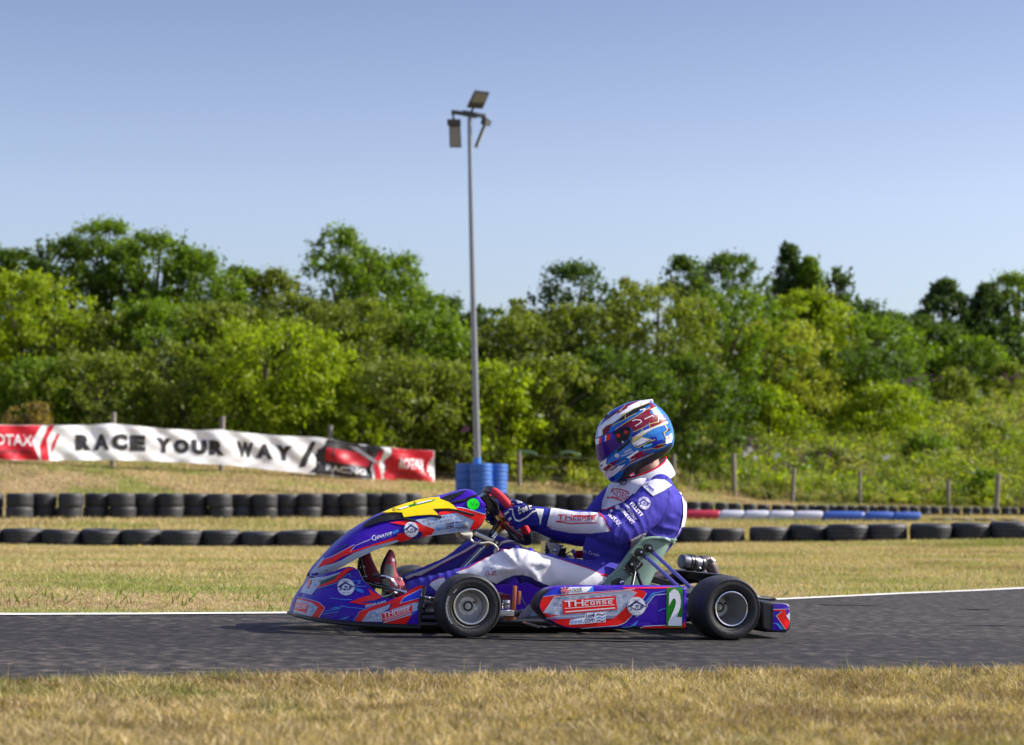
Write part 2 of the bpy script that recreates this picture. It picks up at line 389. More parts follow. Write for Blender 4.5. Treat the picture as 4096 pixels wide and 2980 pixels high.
so.rotation_euler = SD.to_track_quat('Z', 'Y').to_euler(); so.location = (20, 5, 20)
cd = bpy.data.cameras.new('camera'); co = bpy.data.objects.new('camera', cd); COL.objects.link(co); SC.camera = co
cd.sensor_width = 36; cd.lens = 36 * FPX / 4096; cd.clip_end = 3000; cd.clip_start = .05
co.matrix_world = Matrix(((_x.x, _u.x, -_f.x, CAM.x), (_x.y, _u.y, -_f.y, CAM.y), (_x.z, _u.z, -_f.z, CAM.z), (0, 0, 0, 1)))
cd.dof.use_dof = True; cd.dof.focus_distance = 8.25; cd.dof.aperture_fstop = 4.2

# ------------------------------------------------------------------ ground
TD = np.array([-60, 9, 14, 22, 29, 36, 44, 46, 48, 50, 54, 57, 63, 66, 70, 75, 80, 100, 200, 900.])
TX = np.array([-1., -.5, 0, .5, 1.])
TZ = np.array([[0] * 5, [0] * 5, [0] * 5, [-.03, -.02, 0, .03, .06], [-.062, -.065, -.01, .065, .165], [0, .03, .1, .15, .2], [.2, .22, .25, .28, .28], [.27, .25, .28, .3, .29],
               [.85, .42, .32, .31, .30], [1.6, .82, .38, .34, .31], [1.9, 1.4, .66, .41, .37], [2.2, 1.75, 1.1, .5, .42], [2.6, 2.5, 2.5, 1.02, .8], [2.8, 2.8, 2.8, 1.8, 1.7],
               [3.0, 3.0, 3.0, 2.65, 2.8], [3.2, 3.2, 3.3, 3.5, 3.95], [3.4, 3.4, 3.6, 4.4, 5.3], [3.6, 3.6, 3.8, 4.6, 5.6], [3.5] * 5, [3.0] * 5])
def zg(X, Y):
    X = np.asarray(X, float); Y = np.asarray(Y, float); d = Y + 8; fx = np.clip(X / np.maximum(d, 4) / .254, -1, 1)
    i = np.clip(np.searchsorted(TD, d) - 1, 0, len(TD) - 2); t = np.clip((d - TD[i]) / (TD[i + 1] - TD[i]), 0, 1); t = t * t * (3 - 2 * t) * .5 + t * .5
    j = np.clip(np.searchsorted(TX, fx) - 1, 0, 3); s = np.clip((fx - TX[j]) / .5, 0, 1)
    z = (TZ[i, j] * (1 - s) + TZ[i, j + 1] * s) * (1 - t) + (TZ[i + 1, j] * (1 - s) + TZ[i + 1, j + 1] * s) * t
    return z - SLOPE * np.clip(X, -12, 12) * np.clip(1 - (d - 12) / 8, 0, 1)
def zg1(X, Y): return float(zg(np.array([X]), np.array([Y]))[0])
def ground_at(x, d):
    """ground point at overview column x and distance d"""
    p = at(x, 1130, d); return Vector((p.x, p.y, zg1(p.x, p.y)))
def fnoise(X, Y, sc, seed=0, oct=4):
    """cheap value-noise for colour patches"""
    out = np.zeros_like(X, float); amp = 1; tot = 0
    for o in range(oct):
        x = X * sc * 2 ** o + 17.3 * seed + 5.1 * o; y = Y * sc * 2 ** o + 9.7 * seed - 3.3 * o; xi = np.floor(x); yi = np.floor(y); fx = x - xi; fy = y - yi
        fx = fx * fx * (3 - 2 * fx); fy = fy * fy * (3 - 2 * fy)
        h = lambda a, b: np.mod(np.sin(a * 127.1 + b * 311.7 + seed * 13.7) * 43758.5453, 1)
        out += amp * ((h(xi, yi) * (1 - fx) + h(xi + 1, yi) * fx) * (1 - fy) + (h(xi, yi + 1) * (1 - fx) + h(xi + 1, yi + 1) * fx) * fy); tot += amp; amp *= .5
    return out / tot

def attr_mat(name, rough=.8, transl=0., mult=1.0):
    m = bpy.data.materials.new(name); nt, b, out = nodes(m)
    a = nt.nodes.new('ShaderNodeAttribute'); a.attribute_name = 'tint'
    b.inputs['Roughness'].default_value = rough; b.inputs['Specular IOR Level'].default_value = .25
    nt.links.new(a.outputs['Color'], b.inputs['Base Color'])
    if transl:
        t = nt.nodes.new('ShaderNodeBsdfTranslucent'); mx = nt.nodes.new('ShaderNodeMixShader'); mx.inputs[0].default_value = transl
        g = nt.nodes.new('ShaderNodeMix'); g.data_type = 'RGBA'; g.blend_type = 'MULTIPLY'; g.inputs[0].default_value = 1; g.inputs[7].default_value = (1.2, 1.3, .4, 1)
        nt.links.new(a.outputs['Color'], g.inputs[6]); nt.links.new(g.outputs[2], t.inputs[0])
        nt.links.new(b.outputs[0], mx.inputs[1]); nt.links.new(t.outputs[0], mx.inputs[2]); nt.links.new(mx.outputs[0], out.inputs[0])
    return m
def np_mesh(name, V, F, m, tint=None, parent=None):
    """V (n,3), F (k,4 or 3), tint (n,3)"""
    me = bpy.data.meshes.new(name); n, k, q = len(V), len(F), F.shape[1]
    me.vertices.add(n); me.vertices.foreach_set('co', V.astype(np.float32).ravel()); me.loops.add(k * q); me.loops.foreach_set('vertex_index', F.astype(np.int32).ravel())
    me.polygons.add(k); me.polygons.foreach_set('loop_start', np.arange(0, k * q, q, dtype=np.int32)); me.polygons.foreach_set('loop_total', np.full(k, q, np.int32))
    me.materials.append(m); me.update(calc_edges=True)
    if tint is not None:
        a = me.color_attributes.new('tint', 'FLOAT_COLOR', 'POINT'); a.data.foreach_set('color', np.hstack([tint, np.ones((n, 1))]).astype(np.float32).ravel())
    o = bpy.data.objects.new(name, me); COL.objects.link(o)
    if parent: o.parent = parent
    return o

STRAW = np.array([.395, .285, .16]); STRAW2 = np.array([.54, .43, .28]); BROWN = np.array([.25, .165, .10]); GREENG = np.array([.15, .18, .04]); GREENB = np.array([.19, .25, .035])
def grass_tint(X, Y, near=False):
    g = fnoise(X, Y, .9 if near else .35, 3); g2 = fnoise(X, Y * 2.0, 3.0 if near else 1.3, 5); dr = fnoise(X, Y * 1.5, 2.2 if near else .8, 9); r = RNG.random(len(X))
    c = STRAW[None] * (1 - r[:, None]) + STRAW2[None] * r[:, None]
    k = np.clip((dr - .55) * 5, 0, 1)[:, None] * .8; c = c * (1 - k) + BROWN[None] * k
    k = np.clip((g * .5 + g2 * .5 - (.59 if near else .505)) * 7, 0, 1)[:, None] * (.35 + .65 * RNG.random(len(X)))[:, None]
    gc = GREENG[None] * (1 - r[:, None]) + GREENB[None] * r[:, None]
    c = c * (1 - k) + gc * k
    return c * (.75 + .5 * RNG.random(len(X)))[:, None]

# ground sheet
def axis(lo, hi, fine_lo, fine_hi, step, grow=1.25):
    a = list(np.arange(fine_lo, fine_hi + step, step)); s = step
    while a[-1] < hi: s *= grow; a.append(a[-1] + s)
    s = step
    while a[0] > lo: s *= grow; a.insert(0, a[0] - s)
    return np.array(a)
gx = axis(-900, 900, -22, 22, .5); gy = axis(-60, 1200, -8, 76, .5)
X, Y = np.meshgrid(gx, gy); V = np.stack([X.ravel(), Y.ravel(), zg(X.ravel(), Y.ravel())], 1); nx = len(gx)
ii = np.arange(len(gy) - 1)[:, None] * nx + np.arange(nx - 1)[None]; ii = ii.ravel(); F = np.stack([ii, ii + 1, ii + 1 + nx, ii + nx], 1)
gm = bpy.data.materials.new('dry_turf'); nt, b, out = nodes(gm); b.inputs['Roughness'].default_value = .9; b.inputs['Specular IOR Level'].default_value = .1
tc = nt.nodes.new('ShaderNodeTexCoord')
def nz(sc, det=5, vec=None):
    n = nt.nodes.new('ShaderNodeTexNoise'); n.inputs['Scale'].default_value = sc; n.inputs['Detail'].default_value = det; nt.links.new(vec or tc.outputs['Object'], n.inputs['Vector']); return n
def ramp(src, stops):
    r = nt.nodes.new('ShaderNodeValToRGB'); e = r.color_ramp.elements
    while len(e) < len(stops): e.new(.5)
    for q, (p, c) in zip(e, stops): q.position = p; q.color = (*c, 1)
    nt.links.new(src, r.inputs[0]); return r
def mixc(f, a, bb):
    m = nt.nodes.new('ShaderNodeMix'); m.data_type = 'RGBA'; nt.links.new(f, m.inputs[0]); nt.links.new(a, m.inputs[6]); nt.links.new(bb, m.inputs[7]); return m
r1 = ramp(nz(9, 8).outputs[0], [(.3, (.17, .11, .05)), (.5, (.28, .20, .10)), (.7, (.40, .30, .16))])
r2 = ramp(nz(14, 8).outputs[0], [(.3, (.09, .10, .02)), (.7, (.22, .25, .05))])
r3 = ramp(nz(.55, 6).outputs[0], [(.47, (0, 0, 0)), (.60, (1, 1, 1))])
nt.links.new(mixc(r3.outputs[0], r1.outputs[0], r2.outputs[0]).outputs[2], b.inputs['Base Color'])
bp = nt.nodes.new('ShaderNodeBump'); bp.inputs['Strength'].default_value = .8; bp.inputs['Distance'].default_value = .03; nt.links.new(nz(40, 6).outputs[0], bp.inputs['Height']); nt.links.new(bp.outputs[0], b.inputs['Normal'])
g = np_mesh('ground', V, F, gm); tag(g, None, None, kind='structure'); g.data.polygons.foreach_set('use_smooth', [True] * len(F))

# track: the far edge and the near edge as seen, carried on beyond the frame
def on_track(x, y):
    p = on_ground(x, y)
    for _ in range(5): p = on_ground(x, y, zg1(p.x, p.y))
    return p
far = [on_track(x, y) for x, y in ((0, 1364.5), (300, 1363.5), (650, 1361), (1134, 1351), (1500, 1340), (1748, 1329), (2000, 1317), (2268, 1305))]
far = [Vector((-40, far[0].y + .5, 0)), Vector((-12, far[0].y + .2, 0))] + far + [Vector((7, 9.4, 0)), Vector((16, 17, 0)), Vector((40, 34, 0))]
fx_ = np.array([p.x for p in far]); fy_ = np.array([p.y for p in far])
def far_y(X): return np.interp(X, fx_, fy_)
def near_y(X): return np.interp(X, [-40, -1.6, 0, 1.7, 5, 40], [-3.6, -2.3, -1.75, -1.1, .2, 12])
def strip(name, ya, yb, m, lift, n=14, xs=None):
    xs = xs if xs is not None else np.concatenate([np.arange(-40, -6, 1.), np.arange(-6, 8, .1), np.arange(8, 40, 1.)]); V = []; 
    for k in range(n + 1):
        yy = ya(xs) + (yb(xs) - ya(xs)) * k / n; V.append(np.stack([xs, yy, zg(xs, yy) + lift], 1))
    V = np.concatenate(V); q = len(xs); ii = (np.arange(n)[:, None] * q + np.arange(q - 1)[None]).ravel()
    o = np_mesh(name, V, np.stack([ii, ii + 1, ii + 1 + q, ii + q], 1), m); tag(o, None, None, kind='structure'); return o
am = bpy.data.materials.new('asphalt'); nt, b, out = nodes(am); b.inputs['Roughness'].default_value = .82; b.inputs['Specular IOR Level'].default_value = .3
tc = nt.nodes.new('ShaderNodeTexCoord')
mp = nt.nodes.new('ShaderNodeMapping'); mp.inputs['Scale'].default_value = (.35, 7, 1); nt.links.new(tc.outputs['Object'], mp.inputs[0])
mp2 = nt.nodes.new('ShaderNodeMapping'); mp2.inputs['Scale'].default_value = (11, 9, 1); nt.links.new(tc.outputs['Object'], mp2.inputs[0])
st = ramp(nz(1.0, 5, mp.outputs[0]).outputs[0], [(.35, (.0165, .0145, .0118)), (.62, (.034, .0300, .0255))])
gr = ramp(nz(1.6, 6, mp2.outputs[0]).outputs[0], [(.36, (.30, .30, .30)), (.5, (1., .98, .97)), (.58, (1.9, 1.85, 1.8)), (.66, (3.4, 3.2, 3.0))])
ml = nt.nodes.new('ShaderNodeMix'); ml.data_type = 'RGBA'; ml.blend_type = 'MULTIPLY'; ml.inputs[0].default_value = 1
nt.links.new(st.outputs[0], ml.inputs[6]); nt.links.new(gr.outputs[0], ml.inputs[7]); sy = nt.nodes.new('ShaderNodeSeparateXYZ'); nt.links.new(tc.outputs['Object'], sy.inputs[0])
lane = ramp(sy.outputs[1], [(0, (1.15, 1.12, 1.12)), (.2, (1, 1, 1))]); lr = nt.nodes.new('ShaderNodeMapRange'); lr.inputs[1].default_value = -2.2; lr.inputs[2].default_value = 1.6; nt.links.new(sy.outputs[1], lr.inputs[0]); nt.links.new(lr.outputs[0], lane.inputs[0])
le = lane.color_ramp.elements; le[0].position = .15; le[1].position = .38; le[1].color = (.62, .62, .64, 1); le.new(.62).color = (.55, .55, .57, 1); le.new(.8).color = (.95, .93, .92, 1)
m2 = nt.nodes.new('ShaderNodeMix'); m2.data_type = 'RGBA'; m2.blend_type = 'MULTIPLY'; m2.inputs[0].default_value = .85; nt.links.new(ml.outputs[2], m2.inputs[6]); nt.links.new(lane.outputs[0], m2.inputs[7]); nt.links.new(m2.outputs[2], b.inputs['Base Color'])
bp = nt.nodes.new('ShaderNodeBump'); bp.inputs['Strength'].default_value = .7; bp.inputs['Distance'].default_value = .006; nt.links.new(nz(160, 3).outputs[0], bp.inputs['Height']); nt.links.new(bp.outputs[0], b.inputs['Normal'])
strip('road', near_y, lambda x: far_y(x) + .02, am, .005)
wl = mat('road_paint', (.74, .73, .69), .7, var=.18, vscale=9, bump=.2)
strip('road_edge_line', lambda x: far_y(x) - .055 - .02 * fnoise(x, x * 0, 2.5, 2), lambda x: far_y(x) + .05 + .03 * fnoise(x, x * 0, 3., 4), wl, .010, 1)
# patches of old rubber and a filled crack near the far edge
rp = mat('road_patch', (.012, .012, .012), .75, var=.2)
for k, (px, py, ln, wd) in enumerate(((1880, 1335, .5, .05), (2160, 1342, .22, .05), (2230, 1378, .5, .03), (1250, 1420, .9, .05))):
    c = on_ground(px, py); n = 18; vs = [(c.x + math.cos(2 * PI * i / n) * ln / 2 * (.8 + .3 * random.random()), c.y + math.sin(2 * PI * i / n) * wd * (.7 + .5 * random.random()), 0) for i in range(n)]
    q = MB(); q.add([(a, bb, zg1(a, bb) + .0095) for a, bb, _ in vs], [tuple(range(n))], rp); tag(q.build('road_patch', smooth=0), None, None, kind='structure')

# ------------------------------------------------------------------ grass blades (nobody could count them)
GRASSM = attr_mat('grass_blades', .75, .25)
def blades(name, X, Y, h, wd, lean=.5, near=False, tint=None):
    n = len(X); Z = zg(X, Y); a = RNG.random(n) * 2 * PI; ca, sa = np.cos(a), np.sin(a); l = (RNG.random(n) * lean) * h; b2 = RNG.random(n) * 2 * PI
    tipx = X + np.cos(b2) * l; tipy = Y + np.sin(b2) * l
    V = np.empty((n, 3, 3)); V[:, 0] = np.stack([X - ca * wd / 2, Y - sa * wd / 2, Z - .005], 1); V[:, 1] = np.stack([X + ca * wd / 2, Y + sa * wd / 2, Z - .005], 1); V[:, 2] = np.stack([tipx, tipy, Z + h], 1)
    t = grass_tint(X, Y, near) * np.array([1.05, 1.07, .92]) if tint is None else tint; T = np.repeat(t[:, None], 3, 1)
    o = np_mesh(name, V.reshape(-1, 3), np.arange(n * 3).reshape(n, 3), GRASSM, T.reshape(-1, 3)); tag(o, None, None, kind='stuff'); return o
def scatter(n, d0, d1, spread=1.12):
    d = np.sqrt(RNG.random(n) * (d1 ** 2 - d0 ** 2) + d0 ** 2); X = (RNG.random(n) * 2 - 1) * d * .254 * spread; return X, d - 8
def clumpy(X, Y, sc, seed, lo):  # keep more blades where the turf is thick
    return fnoise(X, Y, sc, seed) + RNG.random(len(X)) * .5 > lo
tx, ty = scatter(11000, 3.0, 7.2, 1.35); k = ty < near_y(tx) - .02 - .14 * RNG.random(len(tx)) ** 2 + .06 * fnoise(tx, ty, 3, 8); tx, ty = tx[k], ty[k]; nt_ = len(tx)
tk = RNG.integers(0, nt_, 320000); sg = (.008 + .022 * RNG.random(nt_))[tk]; X = tx[tk] + RNG.normal(size=len(tk)) * sg; Y = ty[tk] + RNG.normal(size=len(tk)) * sg; k = Y < near_y(X) + .01; X, Y, tk = X[k], Y[k], tk[k]
ttone = (.42 + .85 * RNG.random(nt_))[tk, None]; tth = (.45 + .9 * RNG.random(nt_))[tk]
hh = (.008 + .024 * RNG.random(len(X)) ** 1.4) * tth * (.5 + 1.0 * fnoise(X, Y, 2.5, 2)); gnr = blades('foreground_grass', X, Y, hh, .003 + .0045 * RNG.random(len(X)), 2.0, True, grass_tint(X, Y, True) * ttone * np.array([1.0, 1.0, .84]))
tag(gnr, 'dry straw coloured grass along the near edge of the track', 'grass')
# taller seed stalks and weeds on the near edge
X, Y = scatter(700, 5.0, 6.6, 1.2); e = near_y(X) - Y; k = (e > .0) & (e < .35) & (fnoise(X, Y, 2.2, 6) > .52); X, Y = X[k], Y[k]
t = np.where(RNG.random((len(X), 1)) < .5, STRAW2[None] * .9, GREENG[None] * 1.1); o = blades('tall_grass', X, Y, .02 + .06 * RNG.random(len(X)) ** 2, .004 + .002 * RNG.random(len(X)), .35, True, t); tag(o, 'sparse seed stalks standing above the near grass edge', 'grass')
X, Y = scatter(5000, 5.2, 6.6, 1.2); k = (np.abs(near_y(X) - Y - .08) < .10) & (X > 1.15 + .2 * RNG.random(len(X))); X, Y = X[k], Y[k]
o = blades('green_grass', X, Y, .02 + .05 * RNG.random(len(X)), .008, .9, True, GREENB[None] * (.7 + .6 * RNG.random((len(X), 1)))); tag(o, 'bright green weedy grass at the right end of the near edge', 'grass')
X, Y = scatter(600000, 9.3, 31.5, 1.3); k = (Y > far_y(X) + .06 - .10 * (fnoise(X, Y, 2.2, 41) > .56)) & clumpy(X, Y, 1.2, 1, .35); X, Y = X[k], Y[k]
hh = (.014 + .034 * RNG.random(len(X)) ** 2) * (.5 + .9 * fnoise(X, Y, .8, 2)) * np.clip(.55 + (Y - 1) * .05, .55, 1.2); o = blades('verge_grass', X, Y, hh, .0022 + .00055 * (Y + 8) * RNG.random(len(X)), 1.8); tag(o, 'dry mown grass between the track and the tyre rows', 'grass')
X, Y = scatter(9000, 9.6, 26); e = Y - far_y(X); k = (e > .1) & ((fnoise(X, Y, .8, 6) > .6) | ((e < .8) & (fnoise(X, Y, 1.5, 12) > .55))); X, Y = X[k], Y[k]
o = blades('weeds', X, Y, .02 + .035 * RNG.random(len(X)), .008 + .010 * RNG.random(len(X)), 1.8, False, GREENB[None] * (.6 + .5 * RNG.random((len(X), 1)))); tag(o, 'small green weeds growing through the dry verge', 'weeds')
X, Y = scatter(300000, 29, 62, 1.25); k = clumpy(X, Y, .6, 1, .3); X, Y = X[k], Y[k]
o = blades('bank_grass', X, Y, .03 + .09 * RNG.random(len(X)) ** 2, .012 + .02 * RNG.random(len(X)), 1.1); tag(o, 'dry grass on the bank behind the tyre rows', 'grass')
# yellow flower heads (uncounted) strewn over the grass
X, Y = scatter(300, 24, 46, 1.0); k = (fnoise(X, Y, .5, 21) > .57); X, Y = X[k], Y[k]; n = len(X); Z = zg(X, Y) + .04; s = .03
V = np.stack([np.stack([X + a * s, Y + bb * s * .3, Z + bb * s * .25], 1) for a, bb in ((-1, -1), (1, -1), (1, 1), (-1, 1))], 1).reshape(-1, 3)
o = np_mesh('yellow_flowers', V, np.arange(n * 4).reshape(n, 4), mat('petal_yellow', (.50, .38, .05), .6)); tag(o, 'yellow flower heads scattered in the grass', 'flowers', kind='stuff')

# ------------------------------------------------------------------ trees and bushes
LEAFM = attr_mat('leaves', .5, .5); BARK = mat('bark', (.10, .075, .05), .9, var=.4, vscale=12, bump=.5, bscale=40)
HUES = {'dark': ((.052, .086, .014), (.100, .145, .022)), 'mid': ((.088, .138, .012), (.165, .225, .022)), 'bright': ((.18, .235, .010), (.29, .32, .02)), 'olive': ((.115, .140, .024), (.205, .22, .045)),
        'yellow': ((.22, .23, .030), (.34, .34, .07)), 'blue': ((.042, .076, .026), (.080, .115, .040)), 'sage': ((.135, .145, .045), (.235, .24, .095)), 'rust': ((.15, .105, .04), (.24, .16, .08))}
def leaf_cloud(C, R, n, size, hue, rr, droop=.25, flat=1., wexp=1.6):
    """n leaf-sized diamonds spread through the shells of the clumps C (k,3) with radii R (k,)"""
    wgt = R ** wexp; k = rr.choice(len(C), n, p=wgt / wgt.sum()); d = rr.normal(size=(n, 3)); d /= np.linalg.norm(d, axis=1)[:, None]
    rad = R[k] * np.minimum(1.7, np.abs(rr.normal(size=n)) * .45 + .5 * rr.random(n)); P = C[k] + d * rad[:, None] * np.array([1, 1, .8])
    nrm = d * .5 + rr.normal(size=(n, 3)) * .6; nrm[:, 2] += .35; nrm /= np.linalg.norm(nrm, axis=1)[:, None]
    a = np.cross(nrm, rr.normal(size=(n, 3))); a /= np.linalg.norm(a, axis=1)[:, None]; b = np.cross(nrm, a); s = size * (.45 + 1.1 * rr.random(n) ** 1.5); a[:, 2] -= droop
    V = np.stack([P - a * s[:, None], P - b * s[:, None] * .62 * flat, P + a * s[:, None], P + b * s[:, None] * .62 * flat], 1)
    h0, h1 = np.array(HUES[hue][0]), np.array(HUES[hue][1]); ck = rr.random(len(C)); t = np.clip(.55 * ck[k] + .45 * rr.random(n), 0, 1)[:, None]
    tint = (h0 * (1 - t) + h1 * t) * np.array([1.06, 1.13, .85]) * (.8 + .4 * rr.random(n))[:, None]
    return V.reshape(-1, 3), np.repeat(tint, 4, 0)
NTREE = [0]
def tree(name, label, cat, px, ytop, d, wpx, hue, shape='round', dens=1., ybot=None, size=None, group='trees and bushes beyond the fence', low=.12):
    NTREE[0] += 1; rr = np.random.default_rng(100 + NTREE[0])
    g = ground_at(px, d); top = at(px, ytop, d); H = top.z - g.z; rx = wpx * d / 4464 / 2 * ((1.62 if d > 65.5 else 1.42) if shape == 'round' else 1.25 if shape == 'spray' else 1.0); ry = max(rx * .85, .8); size = size or .060
    root = thing(name, Matrix.Translation(g)); tag(root, label, cat, group)
    # small sprays of leaves fill an uneven outline: bulges, hollows and leading shoots
    nb = 9; BD = rr.normal(size=(nb, 3)); BD /= np.linalg.norm(BD, axis=1)[:, None]; BA = rr.uniform(-.42, .30, nb)
    def prof(t):
        if shape == 'round': return np.maximum(0, 1 - np.abs((t - .42) / .60) ** 2.6) ** .55
        if shape == 'cone': return np.maximum(.03, (1 - t)) ** .85 * (1 + .16 * np.sin(t * 40))
        if shape == 'bush': return np.maximum(0, 1 - t ** 2.2) ** .6
        return .30 + .60 * np.sin(PI * np.minimum(1, t * 1.02))
    want = int(np.clip(95 * dens * rx * H / 4.0, 50, 260)); t = low * .4 + (1 - low * .4) * (rr.random(want) if shape != 'cone' else (.06 + .94 * rr.random(want) ** .8)); a = rr.random(want) * 2 * PI; q = rr.random(want) ** .38
    dirs = np.stack([np.cos(a) * prof(t), np.sin(a) * prof(t), (t - .5) * 1.6], 1); dirs /= np.linalg.norm(dirs, axis=1)[:, None] + 1e-6
    bulge = 1 + (np.clip((dirs @ BD.T - .62) / .38, 0, 1) * BA[None]).sum(1)
    pr_ = prof(t) * q * bulge; R = (.17 + .20 * rr.random(want)) * np.clip(rx / 1.3, .6, 1.25)
    C = np.stack([np.cos(a) * pr_ * np.maximum(.05, rx - R * .5), np.sin(a) * pr_ * np.maximum(.05, ry - R * .5), np.minimum((.5 + (t - .5) * (1 + .35 * (bulge - 1))) * H, H - R * .6)], 1)
    if shape == 'cone':
        tt = np.minimum(t, .96); C[:, 2] = tt * H; R = R * (.6 + .6 * (1 - tt)); C[:, 0] = np.cos(a) * q * (1 - tt) ** .8 * rx; C[:, 1] = np.sin(a) * q * (1 - tt) ** .8 * ry
    if shape != 'bush':
        ns = {'spray': 16, 'cone': 2}.get(shape, 13)
        for j in range(ns):  # leading shoots, each a short string of leaf tufts
            t0 = .70 + .22 * rr.random(); aa = rr.random() * 2 * PI; e = float(prof(np.array([t0]))[0]) * (.75 if shape != 'cone' else .6); bx, by, bz = math.cos(aa) * e * rx, math.sin(aa) * e * ry, t0 * H; ln = (.3 + .5 * rr.random()) * min(1.2, H / 3.5) * (.6 if shape == 'round' else 1); tx, ty = bx * .25 * rr.random(), by * .2 * rr.random()
            for kk in range(4):
                f = kk / 3; z = min(bz + ln * f, H - .04); C = np.vstack([C, [bx + tx * f, by + ty * f, z]]); R = np.append(R, (.15 - .09 * f) * (.7 + .5 * rr.random()))
        for kk in range(4 if shape == 'cone' else 1): C = np.vstack([C, [rx * .12 * (rr.random() - .5), 0, H - .10 - .16 * kk]]); R = np.append(R, (.05 + .03 * kk) if shape == 'cone' else .08)
    area = 2 * rx * H; n = int(min(20000 if shape != 'cone' else 32000, max(2200, area * (900 if shape != 'cone' else 1100) * dens)))
    V, tint = leaf_cloud(C, R, n, size * (1.25 if shape == 'cone' else 1), hue, rr, flat=.7 if shape == 'cone' else 1., wexp=.7 if shape == 'cone' else 1.5)
    np_mesh('crown', V, np.arange(n * 4).reshape(n, 4), LEAFM, tint, root)
    tr = MB(); r0 = max(.04, .035 * H)
    tr.tube([(0, 0, -.1), (rx * .04, 0, H * .3), (-rx * .03, 0, H * .55), (0, 0, H * .8)], [r0 * .8, r0 * .6, r0 * .35, r0 * .08], BARK, 8)
    for q in rr.permutation(len(C))[:7]:
        c = Vector(C[q]); b0 = Vector((0, 0, max(.2, c.z * .55))); tr.tube([b0, (b0 + c) / 2 + Vector((0, 0, .1)), c], [r0 * .4, r0 * .28, r0 * .1], BARK, 6)
    tr.build('trunk', root)
    return root
T = tree
